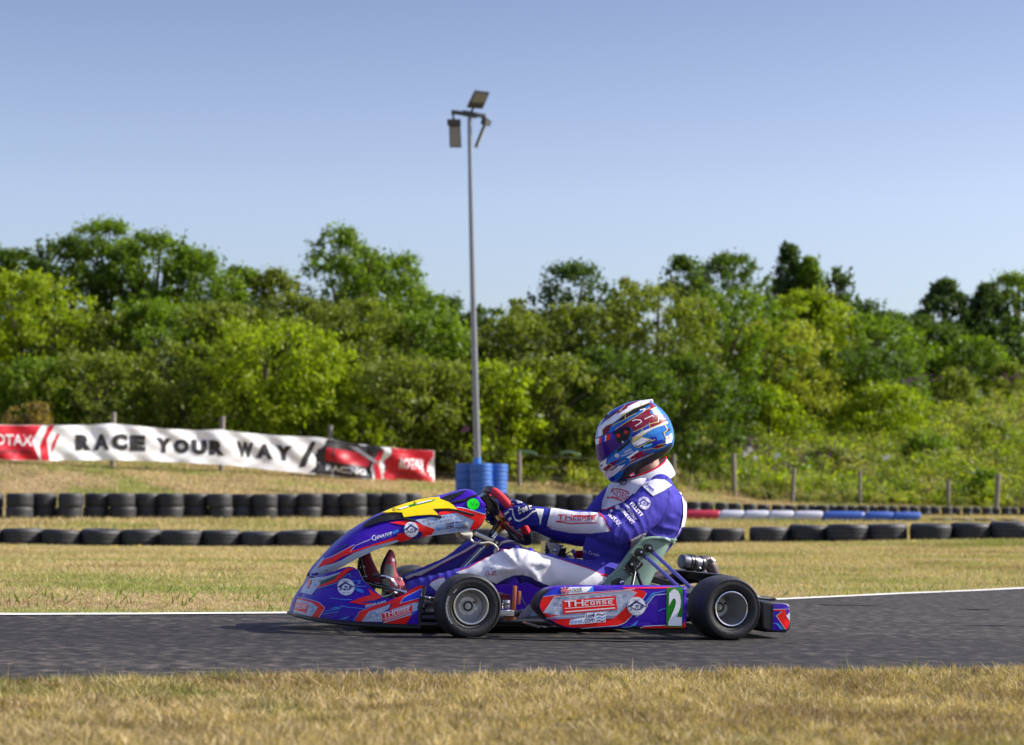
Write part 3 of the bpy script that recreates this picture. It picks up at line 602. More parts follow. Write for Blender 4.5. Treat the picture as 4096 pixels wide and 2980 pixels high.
for args in (
    ('tree', 'dark tree cut by the left edge of the photo, behind the red banner end', 'tree', 8, 545, 68, 120, 'dark', 'round', 1.0),
    ('tree', 'slim dark tree with a notched top beside the left edge tree', 'tree', 78, 565, 69, 90, 'dark', 'round', .9),
    ('tree', 'tall deep green broadleaf tree above the gap between red and white banner', 'tree', 150, 512, 67, 190, 'dark', 'round', .95),
    ('tree', 'tallest ragged topped tree of the left clump, above the word RACE', 'tree', 228, 478, 68, 150, 'mid', 'round', .85),
    ('tree', 'broad leafy tree with a domed top above the letters CE', 'tree', 330, 504, 67, 190, 'mid', 'round', 1.0),
    ('tree', 'sloping shouldered green tree above the word YOUR', 'tree', 432, 545, 67, 170, 'mid', 'round', 1.0),
    ('tree', 'small tree low on the skyline dip left of the bright tall tree', 'tree', 520, 585, 68, 120, 'mid', 'round', .9),
    ('tree', 'short pale tree at the bottom of the skyline dip', 'tree', 602, 590, 68, 130, 'olive', 'round', .9),
    ('tree', 'tall bright green tree with open leafy shoots, left of the lamp pole', 'tree', 757, 494, 65, 190, 'mid', 'round', .9),
    ('tree', 'rounded green tree leaning on the right of the tall bright tree', 'tree', 850, 555, 66, 170, 'mid', 'round', 1.0),
    ('tree', 'lower green tree stepping down towards the lamp pole', 'tree', 925, 628, 66, 140, 'mid', 'round', 1.0),
    ('tree', 'thin topped dark tree touching the lamp pole from the left', 'tree', 1005, 650, 68, 120, 'blue', 'round', .8),
    ('tree', 'small dark tree right behind the lamp pole', 'tree', 1075, 678, 68, 110, 'dark', 'round', .9),
    ('sapling', 'pale wispy young tree in the gap right of the lamp pole', 'tree', 1142, 660, 67, 60, 'olive', 'spray', .5),
    ('tree', 'separate airy dark tree standing above the hedge between pole and driver', 'tree', 1265, 577, 70, 165, 'blue', 'round', .7),
    ('sapling', 'thin reddish sapling beside the airy dark tree', 'tree', 1385, 610, 69, 90, 'olive', 'spray', .45),
    ('tree', 'dark tree with spiky upright shoots right above the helmet', 'tree', 1515, 560, 68, 140, 'dark', 'spray', .8),
    ('tree', 'broad spiky topped dark tree right of the helmet', 'tree', 1612, 556, 74, 170, 'dark', 'round', .85),
    ('conifer', 'narrow pointed spruce, the taller one of the pair', 'tree', 1748, 530, 77, 230, 'blue', 'cone', 1.8),
    ('conifer', 'narrow green conifer beside the taller spruce', 'tree', 1795, 560, 76.5, 210, 'mid', 'cone', 1.8),
    ('tree', 'sparse feathery tree on the right slope of the clump', 'tree', 1862, 585, 77, 110, 'blue', 'spray', .55),
    ('tree', 'low feathery tree at the edge of the sky gap on the right', 'tree', 1928, 660, 78, 130, 'blue', 'spray', .6),
    ('conifer', 'wide dark conifer right of the sky gap', 'tree', 2095, 612, 83, 360, 'blue', 'cone', 2.4),
    ('conifer', 'slim dark conifer near the right edge of the photo', 'tree', 2192, 622, 83, 280, 'blue', 'cone', 2.4),
    ('tree', 'green tree cut by the right edge of the photo', 'tree', 2258, 600, 84, 130, 'mid', 'round', 1.0),
    ('tree', 'low dark tree filling the bottom of the right hand sky gap', 'tree', 2010, 690, 82, 190, 'dark', 'round', 1.0),
    # middle rank
    ('bush', 'yellowish leafy bush at the left edge below the dark trees', 'bush', 40, 600, 63, 240, 'bright', 'round', 1.1),
    ('bush', 'green bush below the tall deep green tree', 'bush', 190, 690, 63, 230, 'olive', 'round', 1.1),
    ('bush', 'large mid green bush below the domed tree', 'bush', 335, 650, 63.5, 260, 'mid', 'round', 1.1),
    ('bush', 'dull green bush above the word YOUR', 'bush', 490, 670, 63, 240, 'olive', 'round', 1.1),
    ('bush', 'olive bush below the skyline dip', 'bush', 630, 650, 63.5, 240, 'olive', 'round', 1.1),
    ('bush', 'dark olive bush below the tall bright tree', 'bush', 770, 660, 63, 250, 'olive', 'round', 1.1),
    ('bush', 'mid green bush between the tall bright tree and the pole', 'bush', 905, 690, 63, 240, 'mid', 'round', 1.1),
    ('bush', 'dark bush right behind the lamp pole', 'bush', 1030, 745, 63.5, 220, 'olive', 'round', 1.1),
    ('bush', 'yellow green bush just right of the lamp pole', 'bush', 1170, 688, 64, 240, 'olive', 'round', 1.1),
    ('bush', 'tall olive bush under the airy dark tree', 'bush', 1310, 668, 64, 250, 'olive', 'round', 1.1),
    ('bush', 'tall dull green bush right above the helmet', 'bush', 1455, 625, 64.5, 250, 'olive', 'round', 1.1),
    ('bush', 'leafy green bush under the spiky topped tree', 'bush', 1600, 640, 70, 250, 'mid', 'round', 1.1),
    ('bush', 'pale yellow bush below the pair of conifers', 'bush', 1728, 712, 71.5, 220, 'yellow', 'round', 1.2),
    ('bush', 'bright green bush at the foot of the taller spruce', 'bush', 1800, 640, 75, 180, 'bright', 'round', 1.0),
    ('bush', 'broad dark green bush left of the sky gap', 'bush', 1900, 690, 76, 240, 'mid', 'round', 1.1),
    ('bush', 'small light bush before the wide dark conifer', 'bush', 2150, 740, 80, 130, 'mid', 'round', 1.0),
    # front rank
    ('bush', 'big bright yellow green bush above the banner between YOUR and WAY', 'bush', 590, 705, 58, 330, 'bright', 'round', 1.2),
    ('bush', 'bright bush sloping down to the post at the end of WAY', 'bush', 690, 800, 57.5, 190, 'bright', 'round', 1.2),
    ('bush', 'shadowy olive bush above the letters RA', 'bush', 215, 780, 58, 260, 'olive', 'round', 1.1),
    ('bush', 'olive green bush above the letters CE and Y', 'bush', 400, 760, 58, 230, 'olive', 'round', 1.1),
    ('bush', 'green bush at the left edge above the red banner end', 'bush', 55, 790, 58, 220, 'mid', 'round', 1.1),
    ('bush', 'brown bracken clump above the red banner end', 'bush', 70, 892, 55.5, 190, 'rust', 'bush', 1.2),
    ('bush', 'small bright bush behind the last post of the banner', 'bush', 790, 905, 56.5, 100, 'bright', 'round', 1.3),
    ('bush', 'dark olive bush above the dark end of the banner', 'bush', 880, 790, 58, 240, 'olive', 'round', 1.1),
    ('bush', 'olive bush left of the lamp pole at fence height', 'bush', 985, 800, 58.5, 190, 'olive', 'round', 1.1),
    ('bush', 'yellow green bush right of the lamp pole at fence height', 'bush', 1100, 800, 59, 200, 'bright', 'round', 1.1),
    ('bush', 'green leafy bush between pole and helmet', 'bush', 1225, 790, 60, 210, 'olive', 'round', 1.1),
    ('bush', 'dark bush close to the left of the helmet', 'bush', 1345, 770, 61, 220, 'dark', 'round', 1.1),
    ('bush', 'dark shaded bush behind the helmet', 'bush', 1500, 790, 63, 230, 'dark', 'round', 1.1),
    ('bush', 'bright leafy bush below the pale yellow bush', 'bush', 1700, 850, 70, 260, 'bright', 'bush', 1.2),
    ('bush', 'deep green bush in the dark hollow below the sky gap', 'bush', 1880, 770, 74.5, 240, 'dark', 'round', 1.1),
    ('bush', 'bright yellow green fan shaped bush on the right slope', 'bush', 1960, 850, 71, 250, 'bright', 'bush', 1.3),
    ('bush', 'olive scrub right of the fan shaped bush', 'bush', 2110, 812, 77, 150, 'olive', 'bush', 1.1),
    ('bush', 'low grey green thorn bush on the slope above the middle fence posts', 'bush', 1835, 985, 66, 170, 'sage', 'bush', 1.2),
    ('bush', 'low leafy shrub on the slope below the fan shaped bush', 'bush', 2050, 960, 67.5, 160, 'mid', 'bush', 1.2),
    ('bush', 'rounded weedy shrub on the slope near the right edge of the photo', 'bush', 2190, 930, 70, 170, 'olive', 'bush', 1.2),
    ('bush', 'dark bramble clump beside the last fence post on the right', 'bush', 2180, 1040, 62, 90, 'mid', 'bush', 1.2),
    ('bush', 'pale weedy shrub just behind the fence near the driver', 'bush', 1560, 985, 64, 150, 'sage', 'bush', 1.2),
    ('bush', 'scrub bush at the right edge of the photo', 'bush', 2235, 800, 79, 150, 'olive', 'bush', 1.1)): T(*args)
# scrub and brambles along the foot of the trees: an uncounted mass
HUES['sage'] = ((.135, .145, .045), (.235, .24, .095)); HUES['hay'] = ((.26, .22, .10), (.38, .33, .17))
def scrub(name, label, n, px0, px1, d0, d1, hmin, hmax, hues, size=.07, seed=5):
    rr = np.random.default_rng(seed); VV = []; TT = []
    for hue, share in hues:
        k = int(n * share); kc = max(8, k // 90); d = d0 + (d1 - d0) * rr.random(kc); px = px0 + (px1 - px0) * rr.random(kc); X = (px - 1134) / 4464 * d; Y = d - 8
        C = np.stack([X, Y, zg(X, Y) + (hmin + (hmax - hmin) * rr.random(kc)) * .6], 1); R = (hmin + (hmax - hmin) * rr.random(kc)) * .6
        v, t = leaf_cloud(C, R, k, size, hue, rr, .1); VV.append(v); TT.append(t)
    V = np.concatenate(VV); o = np_mesh(name, V, np.arange(len(V)).reshape(-1, 4), LEAFM, np.concatenate(TT)); tag(o, label, 'scrub', kind='stuff'); return o
scrub('brambles', 'tangled brambles and weeds on the slope right of the driver', 150000, 1400, 2340, 61.5, 80, .35, 1.0, (('bright', .22), ('olive', .24), ('mid', .10), ('sage', .22), ('yellow', .16), ('hay', .06)), .052, seed=5)
scrub('undergrowth', 'weeds and bracken between the banner and the helmet', 30000, 780, 1500, 57.5, 63, .3, .7, (('olive', .3), ('bright', .15), ('rust', .2), ('sage', .2), ('yellow', .15)), .05, seed=6)
scrub('bank_scrub', 'low scrub behind the banner', 30000, -60, 800, 57.6, 61, .3, .6, (('olive', .45), ('mid', .25), ('rust', .15), ('bright', .15)), seed=7)
scrub('fence_weeds', 'tall weeds along the wire fence', 22000, 1440, 2330, 60.6, 63, .15, .45, (('yellow', .25), ('sage', .3), ('hay', .25), ('bright', .2)), .042, seed=8)
X, Y = scatter(20000, 60.5, 79, 1.05); k = (X / (Y + 8) / .254 > .28) & (fnoise(X, Y, .35, 31) > .42); X, Y = X[k], Y[k]
t_ = np.where(RNG.random((len(X), 1)) < .55, np.array([.34, .28, .13])[None], np.array([.20, .23, .06])[None]) * (.7 + .6 * RNG.random((len(X), 1)))
o = blades('meadow_grass', X, Y, .35 + .5 * RNG.random(len(X)), .022 + .02 * RNG.random(len(X)), .5, False, t_); tag(o, 'tall hay coloured grasses on the slope to the right', 'grass')
def flowers(name, label, cat, spots, col, s, seed):
    rr = np.random.default_rng(seed); P = []
    for px, py, d, n, sp in spots:
        for _ in range(n): P.append(at(px + rr.normal() * sp, py + rr.normal() * sp * .35, d + rr.random() * .3))
    P = np.array([tuple(p) for p in P]); n = len(P); m = 6; Q = P[:, None] + rr.normal(size=(n, m, 3)) * s * .7; Q = Q.reshape(-1, 3); q = len(Q)
    V = np.stack([Q + np.array([a * s * .6, 0, bb * s * .6]) + rr.normal(size=(q, 3)) * s * .15 for a, bb in ((-1, -1), (1, -1), (1, 1), (-1, 1))], 1).reshape(-1, 3)
    o = np_mesh(name, V, np.arange(q * 4).reshape(-1, 4), mat(name + '_petal', col, .7)); tag(o, label, cat, kind='stuff')
flowers('purple_flowers', 'purple willowherb heads above the brambles', 'flowers', [(1530, 990, 62.2, 10, 14), (1600, 985, 62.2, 14, 22), (1650, 990, 62.2, 16, 18), (1720, 995, 62.2, 12, 20), (1790, 1012, 62.2, 14, 30), (1740, 1030, 62, 10, 18), (1660, 975, 62.2, 8, 14),
        (2010, 840, 67, 12, 12), (2060, 838, 68, 8, 14), (2240, 835, 70, 14, 12), (945, 925, 57.4, 8, 10), (1030, 950, 57.4, 6, 8)], (.24, .075, .21), .026, 3)
flowers('white_flowers', 'white flower heads among the brambles', 'flowers', [(1652, 1006, 62, 3, 4), (1718, 1009, 62, 3, 3), (1674, 1017, 62, 2, 3), (1660, 996, 62, 2, 3), (1962, 1013, 62, 2, 5), (2160, 1046, 62, 2, 4)], (.7, .68, .6), .05, 4)

# ------------------------------------------------------------------ wire fence with its posts
WOOD = mat('post_wood', (.21, .18, .14), .85, var=.3, vscale=14, bump=.4, bscale=60); WIRE = mat('fence_wire', (.10, .095, .09), .5, metal=.6)
fence = thing('wire_fence', Matrix.Translation(ground_at(1150, 57.5))); tag(fence, 'weathered wooden posts with sagging wires along the foot of the trees', 'fence')
fi = fence.matrix_world.inverted(); tops = []
for px, ytop, d, wd, lean in ((-60, 905, 51, .13, 0), (247, 912, 52.6, .14, 0), (488, 921, 54.2, .14, .01), (730, 941, 55.9, .13, -.01), (1150, 997, 57.5, .13, -.02), (1492, 1005, 60, .12, 0), (1627, 1004, 60.5, .15, -.03),
                            (1755, 1036, 60.5, .12, .05), (1905, 1040, 60.5, .09, 0), (2100, 1062, 60.5, .11, .02), (2207, 1050, 60, .15, .06)):
    gq = ground_at(px, d); tp = at(px, ytop, d); h = tp.z - gq.z; q = MB(); n = 10; rings = []
    for k in range(6):
        z = -.15 + (h + .15) * k / 5; r = wd / 2 * (1 + .08 * random.uniform(-1, 1)); rings.append([Vector((math.cos(2 * PI * i / n) * r + lean * z, math.sin(2 * PI * i / n) * r, z)) for i in range(n)])
    q.loft(rings, WOOD); o = q.build('post', fence); o.matrix_local = Matrix.Translation(fi @ gq); tops.append((gq, h, lean))
for f in (.92, .62, .32):
    q = MB(); P = []
    for k in range(len(tops) - 1):
        (g0, h0, l0), (g1, h1, l1) = tops[k], tops[k + 1]; a = g0 + Vector((l0 * h0 * f, -.07, min(h0, 1.) * f)); b = g1 + Vector((l1 * h1 * f, -.07, min(h1, 1.) * f))
        for j in range(6): t = j / 6; P.append(fi @ (a.lerp(b, t) - Vector((0, 0, .06 * 4 * t * (1 - t)))))
    q.tube(P, .0022, WIRE, 5); q.build('wire', fence)
# green netting bundles caught on the fence
NET = mat('green_netting', (.16, .27, .17), .8, var=.35, vscale=20)
for px, py, wpx, lab in ((1165, 1003, 50, 'pale green netting draped over the fence beside the post right of the blue tyres'), (1262, 1003, 48, 'pale green netting bundle on the fence nearer the driver')):
    c = at(px, py, 57.1); q = MB(); r = wpx * 57.1 / 4464 / 2
    for k in range(4):
        y0 = random.uniform(-.04, .04); q.tube([c + Vector((t * r, y0 + random.uniform(-.03, .03), .05 * (1 - t * t) - .05 * abs(t) + random.uniform(-.03, .03) + random.uniform(-.03, .03))) for t in np.linspace(-1, 1, 9)], .007, NET, 6)
    tag(q.build('netting', smooth=180), lab, 'netting')
# dark tyres dumped behind the banner end
OLDR = mat('old_rubber', (.026, .026, .028), .6, var=.35, vscale=9, rvar=.1, bump=.2, bscale=40)
def tyre_mb(R, W, m, hole=.58, grooves=3):
    q = MB(); r = R * hole; p = [(r, -W * .36), (r * 1.06, -W * .47), (R * .80, -W * .5), (R * .93, -W * .46), (R * .985, -W * .36)]
    for k in range(grooves):
        c = W * (-.24 + .48 * k / max(1, grooves - 1)); p += [(R, c - W * .035), (R * .975, c - W * .018), (R * .975, c + W * .018), (R, c + W * .035)]
    p += [(R * .985, W * .36), (R * .93, W * .46), (R * .80, W * .5), (r * 1.06, W * .47), (r, W * .36), (r * 1.02, 0), (r, -W * .36)]
    q.lathe1(p, (0, 0, 0), (0, 0, 1), m, 36); return q
for k, (px, py, lab) in enumerate(((895, 992, 'dark dumped tyre showing above the dark end of the banner'), (1000, 997, 'dark dumped tyre left of the lamp pole base, behind the fence'))):
    p = at(px, py, 58.5); o = tyre_mb(.5, .3, OLDR).build('dumped_tyre'); tag(o, lab, 'tyre', 'dumped tyres behind the fence'); gq = ground_at(px, 58.5); o.matrix_world = Matrix.Translation((p.x, p.y, max(p.z - .20, gq.z + .1))) @ Matrix.Rotation(.25 - .2 * k, 4, 'X')

# ------------------------------------------------------------------ tyre rows
def grey(n, k): return mat(n, (k * .6, k * .6, k * .62), .62, var=.35, vscale=7, rvar=.08, bump=.25, bscale=45)
GR = [grey('worn_rubber_a', .040), grey('worn_rubber_b', .052), grey('worn_rubber_c', .032)]
ORD = lambda n: '%d%s' % (n, 'th' if 10 <= n % 100 <= 20 else {1: 'st', 2: 'nd', 3: 'rd'}.get(n % 10, 'th'))
def place(mesh_o, M, label, group, first=[]):
    o = mesh_o.copy(); COL.objects.link(o); o.matrix_world = M; tag(o, label, 'tyre', group); return o
protoA = [tyre_mb(.293, .255, m).build('tyre') for m in GR]
rowA = [(-38, 0), (51, 0), (138, 0), (226, 0), (315, 0), (403, 0), (491, 0), (578, 0), (661, 0), (746, 0), (833, 0), (919, 0), (1005, 0), (1092, 0), (1180, 0), (1268, 0), (1450, 0), (1536, 0), (1608, 0), (1703, 0), (1792, 0), (1878, 0), (1962, 0), (2061, 0), (2150, 0), (2239, 0), (2325, 0)]
def drop_protos(ps):
    for p in ps: bpy.data.objects.remove(p)
for k, (px, _) in enumerate(rowA):
    d = 29 + .12 * random.uniform(-1, 1) - .6 * max(0, (px - 1700) / 568); gq = ground_at(px, d); R = Matrix.Rotation(random.uniform(0, 6), 4, 'Z') @ Matrix.Rotation(random.uniform(-.05, .05), 4, 'X'); s = random.uniform(.96, 1.03)
    s *= 1 if px != 1608 else .93
    lab = ('tyre lying flat in the single near row, %s from the left' % ORD(k + 1)) if px < 1300 else ('tyre lying flat in the single near row, %s from the right' % ORD(len(rowA) - k))
    place(protoA[k % 3], Matrix.Translation(gq + Vector((0, 0, .120 * s))) @ R @ Matrix.Diagonal((s, s, s, 1)), lab, 'single row of tyres on the verge')
drop_protos(protoA)
protoB = [tyre_mb(.294, .30, m).build('tyre') for m in GR]
rowB = [-22, 42, 97, 155, 214, 270, 324, 378, 434, 487, 539, 587, 635, 685, 736, 784, 828, 871, 908, 1115, 1158, 1203, 1246, 1288, 1330]
for k, px in enumerate(rowB):
    d = (44.2 + 2.6 * max(0, px / 900) if px < 1000 else 48.5); gq = ground_at(px, d); gq.y += .13 * (-1) ** k; gq.x *= (d + .13 * (-1) ** k) / d; s = random.uniform(.94, 1.04)
    lo, hi = .125, .42
    for nm, z, hz in (('lower', .135, .95), ('upper', .135 + .285, 1.08)):
        place(protoB[(k + (nm == 'upper')) % 3], Matrix.Translation(gq + Vector((random.uniform(-.02, .02), random.uniform(-.02, .02), z))) @ Matrix.Rotation(random.uniform(0, 6), 4, 'Z') @ Matrix.Diagonal((s, s, .95 if nm == 'lower' else 1.05, 1)),
              '%s tyre of the %s stack from the left in the tyre wall' % (nm, ORD(k + 1)), 'two high tyre wall across the grass')
drop_protos(protoB)
protoC = [tyre_mb(.185, .17, m, .5).build('tyre') for m in GR]
rowC = [1506, 1535, 1566, 1597, 1628, 1659, 1692, 1722, 1750, 1776, 1800, 1821, 1843, 1863, 1887, 1911, 1933, 1955, 1978, 2001, 2024, 2047, 2071, 2095, 2118, 2141, 2163, 2184, 2205, 2226, 2246, 2266]
for k, px in enumerate(rowC):
    t = (px - 1506) / 760; d = 52.5 + 5.5 * t; gq = ground_at(px, d); s = 1.0 * (1 - .25 * t) * random.uniform(.95, 1.04)
    for nm, z in (('lower', .08), ('upper', .245)):
        place(protoC[(k + (nm == 'upper')) % 3], Matrix.Translation(gq + Vector((0, .12 * (-1) ** k, z * (1 - .25 * t)))) @ Matrix.Rotation(random.uniform(0, 6), 4, 'Z') @ Matrix.Diagonal((s, s, 1 - .25 * t, 1)),
              '%s small tyre, %s stack from the right, behind the painted kerb blocks' % (nm, ORD(len(rowC) - k)), 'far wall of small tyres on the right')
for k, px in enumerate((2085, 2128, 2180, 2236)):
    gq = ground_at(px, 47.5); place(protoC[k % 3], Matrix.Translation(gq + Vector((0, 0, .05))) @ Matrix.Diagonal((1.3, 1.3, .7, 1)), 'flat single tyre right of the last blue kerb block, %s of four' % ORD(k + 1), 'loose tyres after the kerb blocks')
drop_protos(protoC)
# painted kerb blocks
PB = {'red': mat('kerb_red', (.40, .012, .035), .45, var=.2, vscale=6), 'white': mat('kerb_white', (.46, .46, .52), .5, var=.12, vscale=6), 'blue': mat('kerb_blue', (.03, .09, .34), .5, var=.15, vscale=6)}
for px, wpx, c, lab in ((1466, 84, 'red', 'red painted kerb block half hidden behind the driver'), (1552, 82, 'red', 'red painted kerb block joined to the first white one'), (1617, 54, 'white', 'white kerb block next to the red one'), (1672, 54, 'white', 'second white kerb block from the red end'),
                      (1727, 54, 'white', 'third white kerb block from the red end'), (1787, 62, 'white', 'white kerb block next to the first blue one'), (1866, 90, 'blue', 'long blue kerb block next to the white ones'), (1944, 60, 'blue', 'middle blue kerb block of three'), (2005, 62, 'blue', 'last blue kerb block at the right end')):
    d = 46; gq = ground_at(px, d); ln = wpx * d / 4464; q = MB(); n = 14; rings = []
    for t, rs, sh in ((-.5, .62, 0), (-.47, .84, 0), (-.4, .97, 0), (0, 1, 0), (.4, 1.0, 0), (.47, .9, 0), (.5, .68, 0)):
        rings.append([Vector((t * ln + .10 * math.sin(2 * PI * i / n) * .5, math.cos(2 * PI * i / n) * .13 * rs, max(-.02, .125 + math.sin(2 * PI * i / n) * .135 * rs))) for i in range(n)])
    q.loft(rings, PB[c]); o = q.build('kerb_block'); o.matrix_world = Matrix.Translation(gq) @ Matrix.Rotation(random.uniform(-.03, .06), 4, 'Z'); tag(o, lab, 'kerb block', 'painted kerb blocks in a row')
# blue tyre stacks round the lamp pole
BT = mat('blue_painted_rubber', (.030, .12, .42), .5, var=.2, vscale=6, rvar=.1, bump=.2, bscale=30)
qd = MB(); qd.lathe1([(.17, -.07), (.19, -.108), (.25, -.110), (.281, -.104), (.288, -.085), (.290, -.03), (.286, -.02), (.286, .02), (.290, .03), (.288, .085), (.281, .104), (.25, .110), (.19, .108), (.17, .07), (.165, 0), (.17, -.07)], (0, 0, 0), (0, 0, 1), BT, 36); protoD = qd.build('blue_tyre')
for px, d, nm in ((1032, 52.3, 'left'), (1065, 51.75, 'front middle'), (1098, 52.4, 'right')):
    g0 = ground_at(1064, 52); p = at(px, 1130, d)
    for k in range(5):
        o = protoD.copy(); COL.objects.link(o); o.matrix_world = Matrix.Translation((p.x + random.uniform(-.012, .012), p.y, g0.z + .111 + k * .219)) @ Matrix.Rotation(random.uniform(0, 6), 4, 'Z')
        tag(o, 'blue painted tyre, %s in the %s stack under the lamp pole' % (('lowest', 'second from below', 'middle', 'second from the top', 'topmost')[k], nm), 'tyre', 'blue tyres round the lamp pole')
drop_protos([protoD])

# ------------------------------------------------------------------ floodlight pole
PG = mat('galvanised_steel', (.26, .27, .30), .42, metal=.75, var=.15, vscale=4); LH = mat('lamp_housing', (.05, .05, .052), .5, var=.15); LG = mat('lamp_glass', (.25, .245, .24), .25, var=.08); BP = mat('blue_pole_paint', (.05, .22, .60), .45)
D0 = 52.15; base = at(1057.5, 1030, D0); g0 = ground_at(1057.5, D0); top = at(1040, 254, D0)
pole = thing('floodlight_pole', Matrix.Translation((base.x, base.y, g0.z))); tag(pole, 'tall grey lamp pole with three floodlights, rising from blue tyre stacks', 'lamp pole')
pi = pole.matrix_world.inverted()
def PP(x, y, dd=0.): return pi @ at(x, y, D0 + dd)
q = MB(); P = [PP(1040 + 17.5 * t ** 1.25, 254 + 776 * t) for t in np.linspace(1, 0, 12)]; P.insert(0, Vector((P[0].x, P[0].y, 0))); q.tube(P, [.095 - .04 * k / 12 for k in range(13)], PG, 16); q.build('pole', pole)
q = MB(); q.tube([PP(1057, 1034), PP(1056.6, 1014)], .10, BP, 16); q.build('pole_collar', pole)
q = MB(); q.bar(PP(1000, 248, -.1), PP(1075, 257, .1), .09, .10, LH); q.bar(PP(1025, 250), PP(1056, 256), .16, .13, LH); q.build('crossarm', pole)
def flood(c4, hinge, glass4, dth, arm):
    h = MB(); A = [PP(x, y, dd) for x, y, dd in c4]; n = (A[1] - A[0]).cross(A[3] - A[0]).normalized(); n = n if n.y > 0 else -n
    h.add(A + [p + n * dth for p in A], [(0, 1, 2, 3), (7, 6, 5, 4), (0, 4, 5, 1), (1, 5, 6, 2), (2, 6, 7, 3), (3, 7, 4, 0)], LH)
    B = [PP(x, y, dd) for x, y, dd in hinge]; n2 = (B[1] - B[0]).cross(B[3] - B[0]).normalized(); n2 = n2 if n2.y > 0 else -n2
    h.add([p - n2 * .03 for p in B] + [p + n2 * (dth + .05) for p in B], [(0, 1, 2, 3), (7, 6, 5, 4), (0, 4, 5, 1), (1, 5, 6, 2), (2, 6, 7, 3), (3, 7, 4, 0)], LH)
    h.rod(PP(*arm[0]), PP(*arm[1]), .03, LH); o = h.build('floodlight', pole, smooth=0)
    g = MB(); G = [PP(x, y, dd) - n * .012 for x, y, dd in glass4]; G2 = [p + n * .008 for p in G]; g.add(G + G2, [(0, 1, 2, 3), (7, 6, 5, 4), (0, 4, 5, 1), (1, 5, 6, 2), (2, 6, 7, 3), (3, 7, 4, 0)], LG); g.build('lamp_glass', o, smooth=0)
flood([(1034, 237, -.1), (1070, 239, -.1), (1084, 206, -.35), (1051, 202, -.35)], [(1034, 238, -.1), (1069, 241, -.1), (1073, 229, -.16), (1040, 224, -.16)], [(1043, 226, -.18), (1072, 228, -.18), (1081, 208, -.34), (1053, 204, -.34)], .07, [(1042, 251, 0), (1050, 236, -.05)])
flood([(994, 264, -.12), (1019, 264, -.12), (1022, 327, -.0), (996, 327, -.0)], [(990, 264, -.14), (1020, 264, -.14), (1021, 279, -.12), (991, 279, -.12)], [(997, 281, -.1), (1018, 281, -.1), (1020, 325, -.01), (998, 325, -.01)], .08, [(1003, 250, -.08), (1005, 266, -.1)])
flood([(1080, 262, .05), (1083, 264, .45), (1058, 328, .45), (1054, 327, .05)], [(1075, 262, 0), (1087, 268, .4), (1083, 280, .4), (1072, 276, 0)], [(1077, 272, .07), (1079, 274, .43), (1060, 322, .43), (1057, 322, .07)], .05, [(1070, 258, .05), (1078, 266, .2)])

# ------------------------------------------------------------------ banner
def banner_mat(name, rgb, tr=.45):
    m = bpy.data.materials.new(name); nt, b, out = nodes(m); b.inputs['Base Color'].default_value = (*rgb, 1); b.inputs['Roughness'].default_value = .42
    t = nt.nodes.new('ShaderNodeBsdfTranslucent'); t.inputs[0].default_value = (*rgb, 1); mx = nt.nodes.new('ShaderNodeMixShader'); mx.inputs[0].default_value = tr
    nt.links.new(b.outputs[0], mx.inputs[1]); nt.links.new(t.outputs[0], mx.inputs[2]); nt.links.new(mx.outputs[0], out.inputs[0]); return m
BW = banner_mat('banner_white', (.93, .93, .93), .22); BR = banner_mat('banner_red', (.72, .025, .05)); BK = banner_mat('banner_black', (.035, .033, .037), .2); BG = banner_mat('banner_grey', (.30, .30, .32), .3)
tpx = [(-60, 941), (0, 941), (120, 942), (200, 941), (248, 937.5), (300, 943), (370, 950), (440, 953), (488, 951), (540, 958), (620, 965), (700, 968), (730, 972), (790, 983), (850, 990), (905, 996), (961, 998)]
bpx = [(-60, 1018), (0, 1019), (100, 1020), (250, 1019), (330, 1021), (420, 1025), (520, 1032), (600, 1041), (700, 1051), (800, 1060), (880, 1066), (963, 1071)]
bm_ = MB(); NX, NY = 260, 22; xs = np.linspace(-60, 962, NX); V = []
for j in range(NY):
    t = j / (NY - 1)
    for x in xs:
        yt = np.interp(x, *zip(*tpx)); yb = np.interp(x, *zip(*bpx)); d = 50 + 6.8 * (x + 60) / 1020
        pull = sum(math.exp(-((x - p) / 26.) ** 2) for p in (247, 488, 730)); rip = math.sin(x * .034 + 2.2 * t + .6 * math.sin(x * .011)) * .022 * (1 - .35 * pull) + math.sin(x * .075 - 4.5 * t + 1.3) * .014 * (.4 + t) + math.sin((x + 120 * t) * .12) * .009 + math.sin((x * .5 - 60 * t) * .16) * .012
        if x > 740: rip += .05 * math.sin((x - 740) * .045 - t * 5.) * (.3 + t * .7)
        V.append(at(x, yt + (yb - yt) * t + 2.5 * math.sin(x * .05) * t * (1 - t), d + rip * 1.6 - .10 * pull * (1 - t) - .05))
bm_.add(V, [(j * NX + i, j * NX + i + 1, (j + 1) * NX + i + 1, (j + 1) * NX + i) for j in range(NY - 1) for i in range(NX - 1)], BW)
pr = Print(bm_, 'G', WORLD, .003, .004, 9)
def bb(x, t):
    yt = float(np.interp(x, *zip(*tpx))); yb = float(np.interp(x, *zip(*bpx))); return (x, yt + (yb - yt) * t)
def bp_(pts, m, l=1): pr.poly([bb(x, t) for x, t in pts], m, l)
bp_([(-58, .01), (92, .01), (70, .45), (88, .99), (-58, .99)], BR); bp_([(107, .01), (121, .01), (103, .42), (110, .99), (92, .99), (88, .60), (98, .28)], BR)
bp_([(128, .22), (132, .25), (121, .62), (112, .80), (116, .5)], BR)
pr.text('ROTAX', bb(-30, .56), bb(72, .60), bb(-30, .24), BW, 3, .02); pr.text('RACING', bb(-28, .80), bb(70, .80), bb(-28, .70), BK, 3, .01)
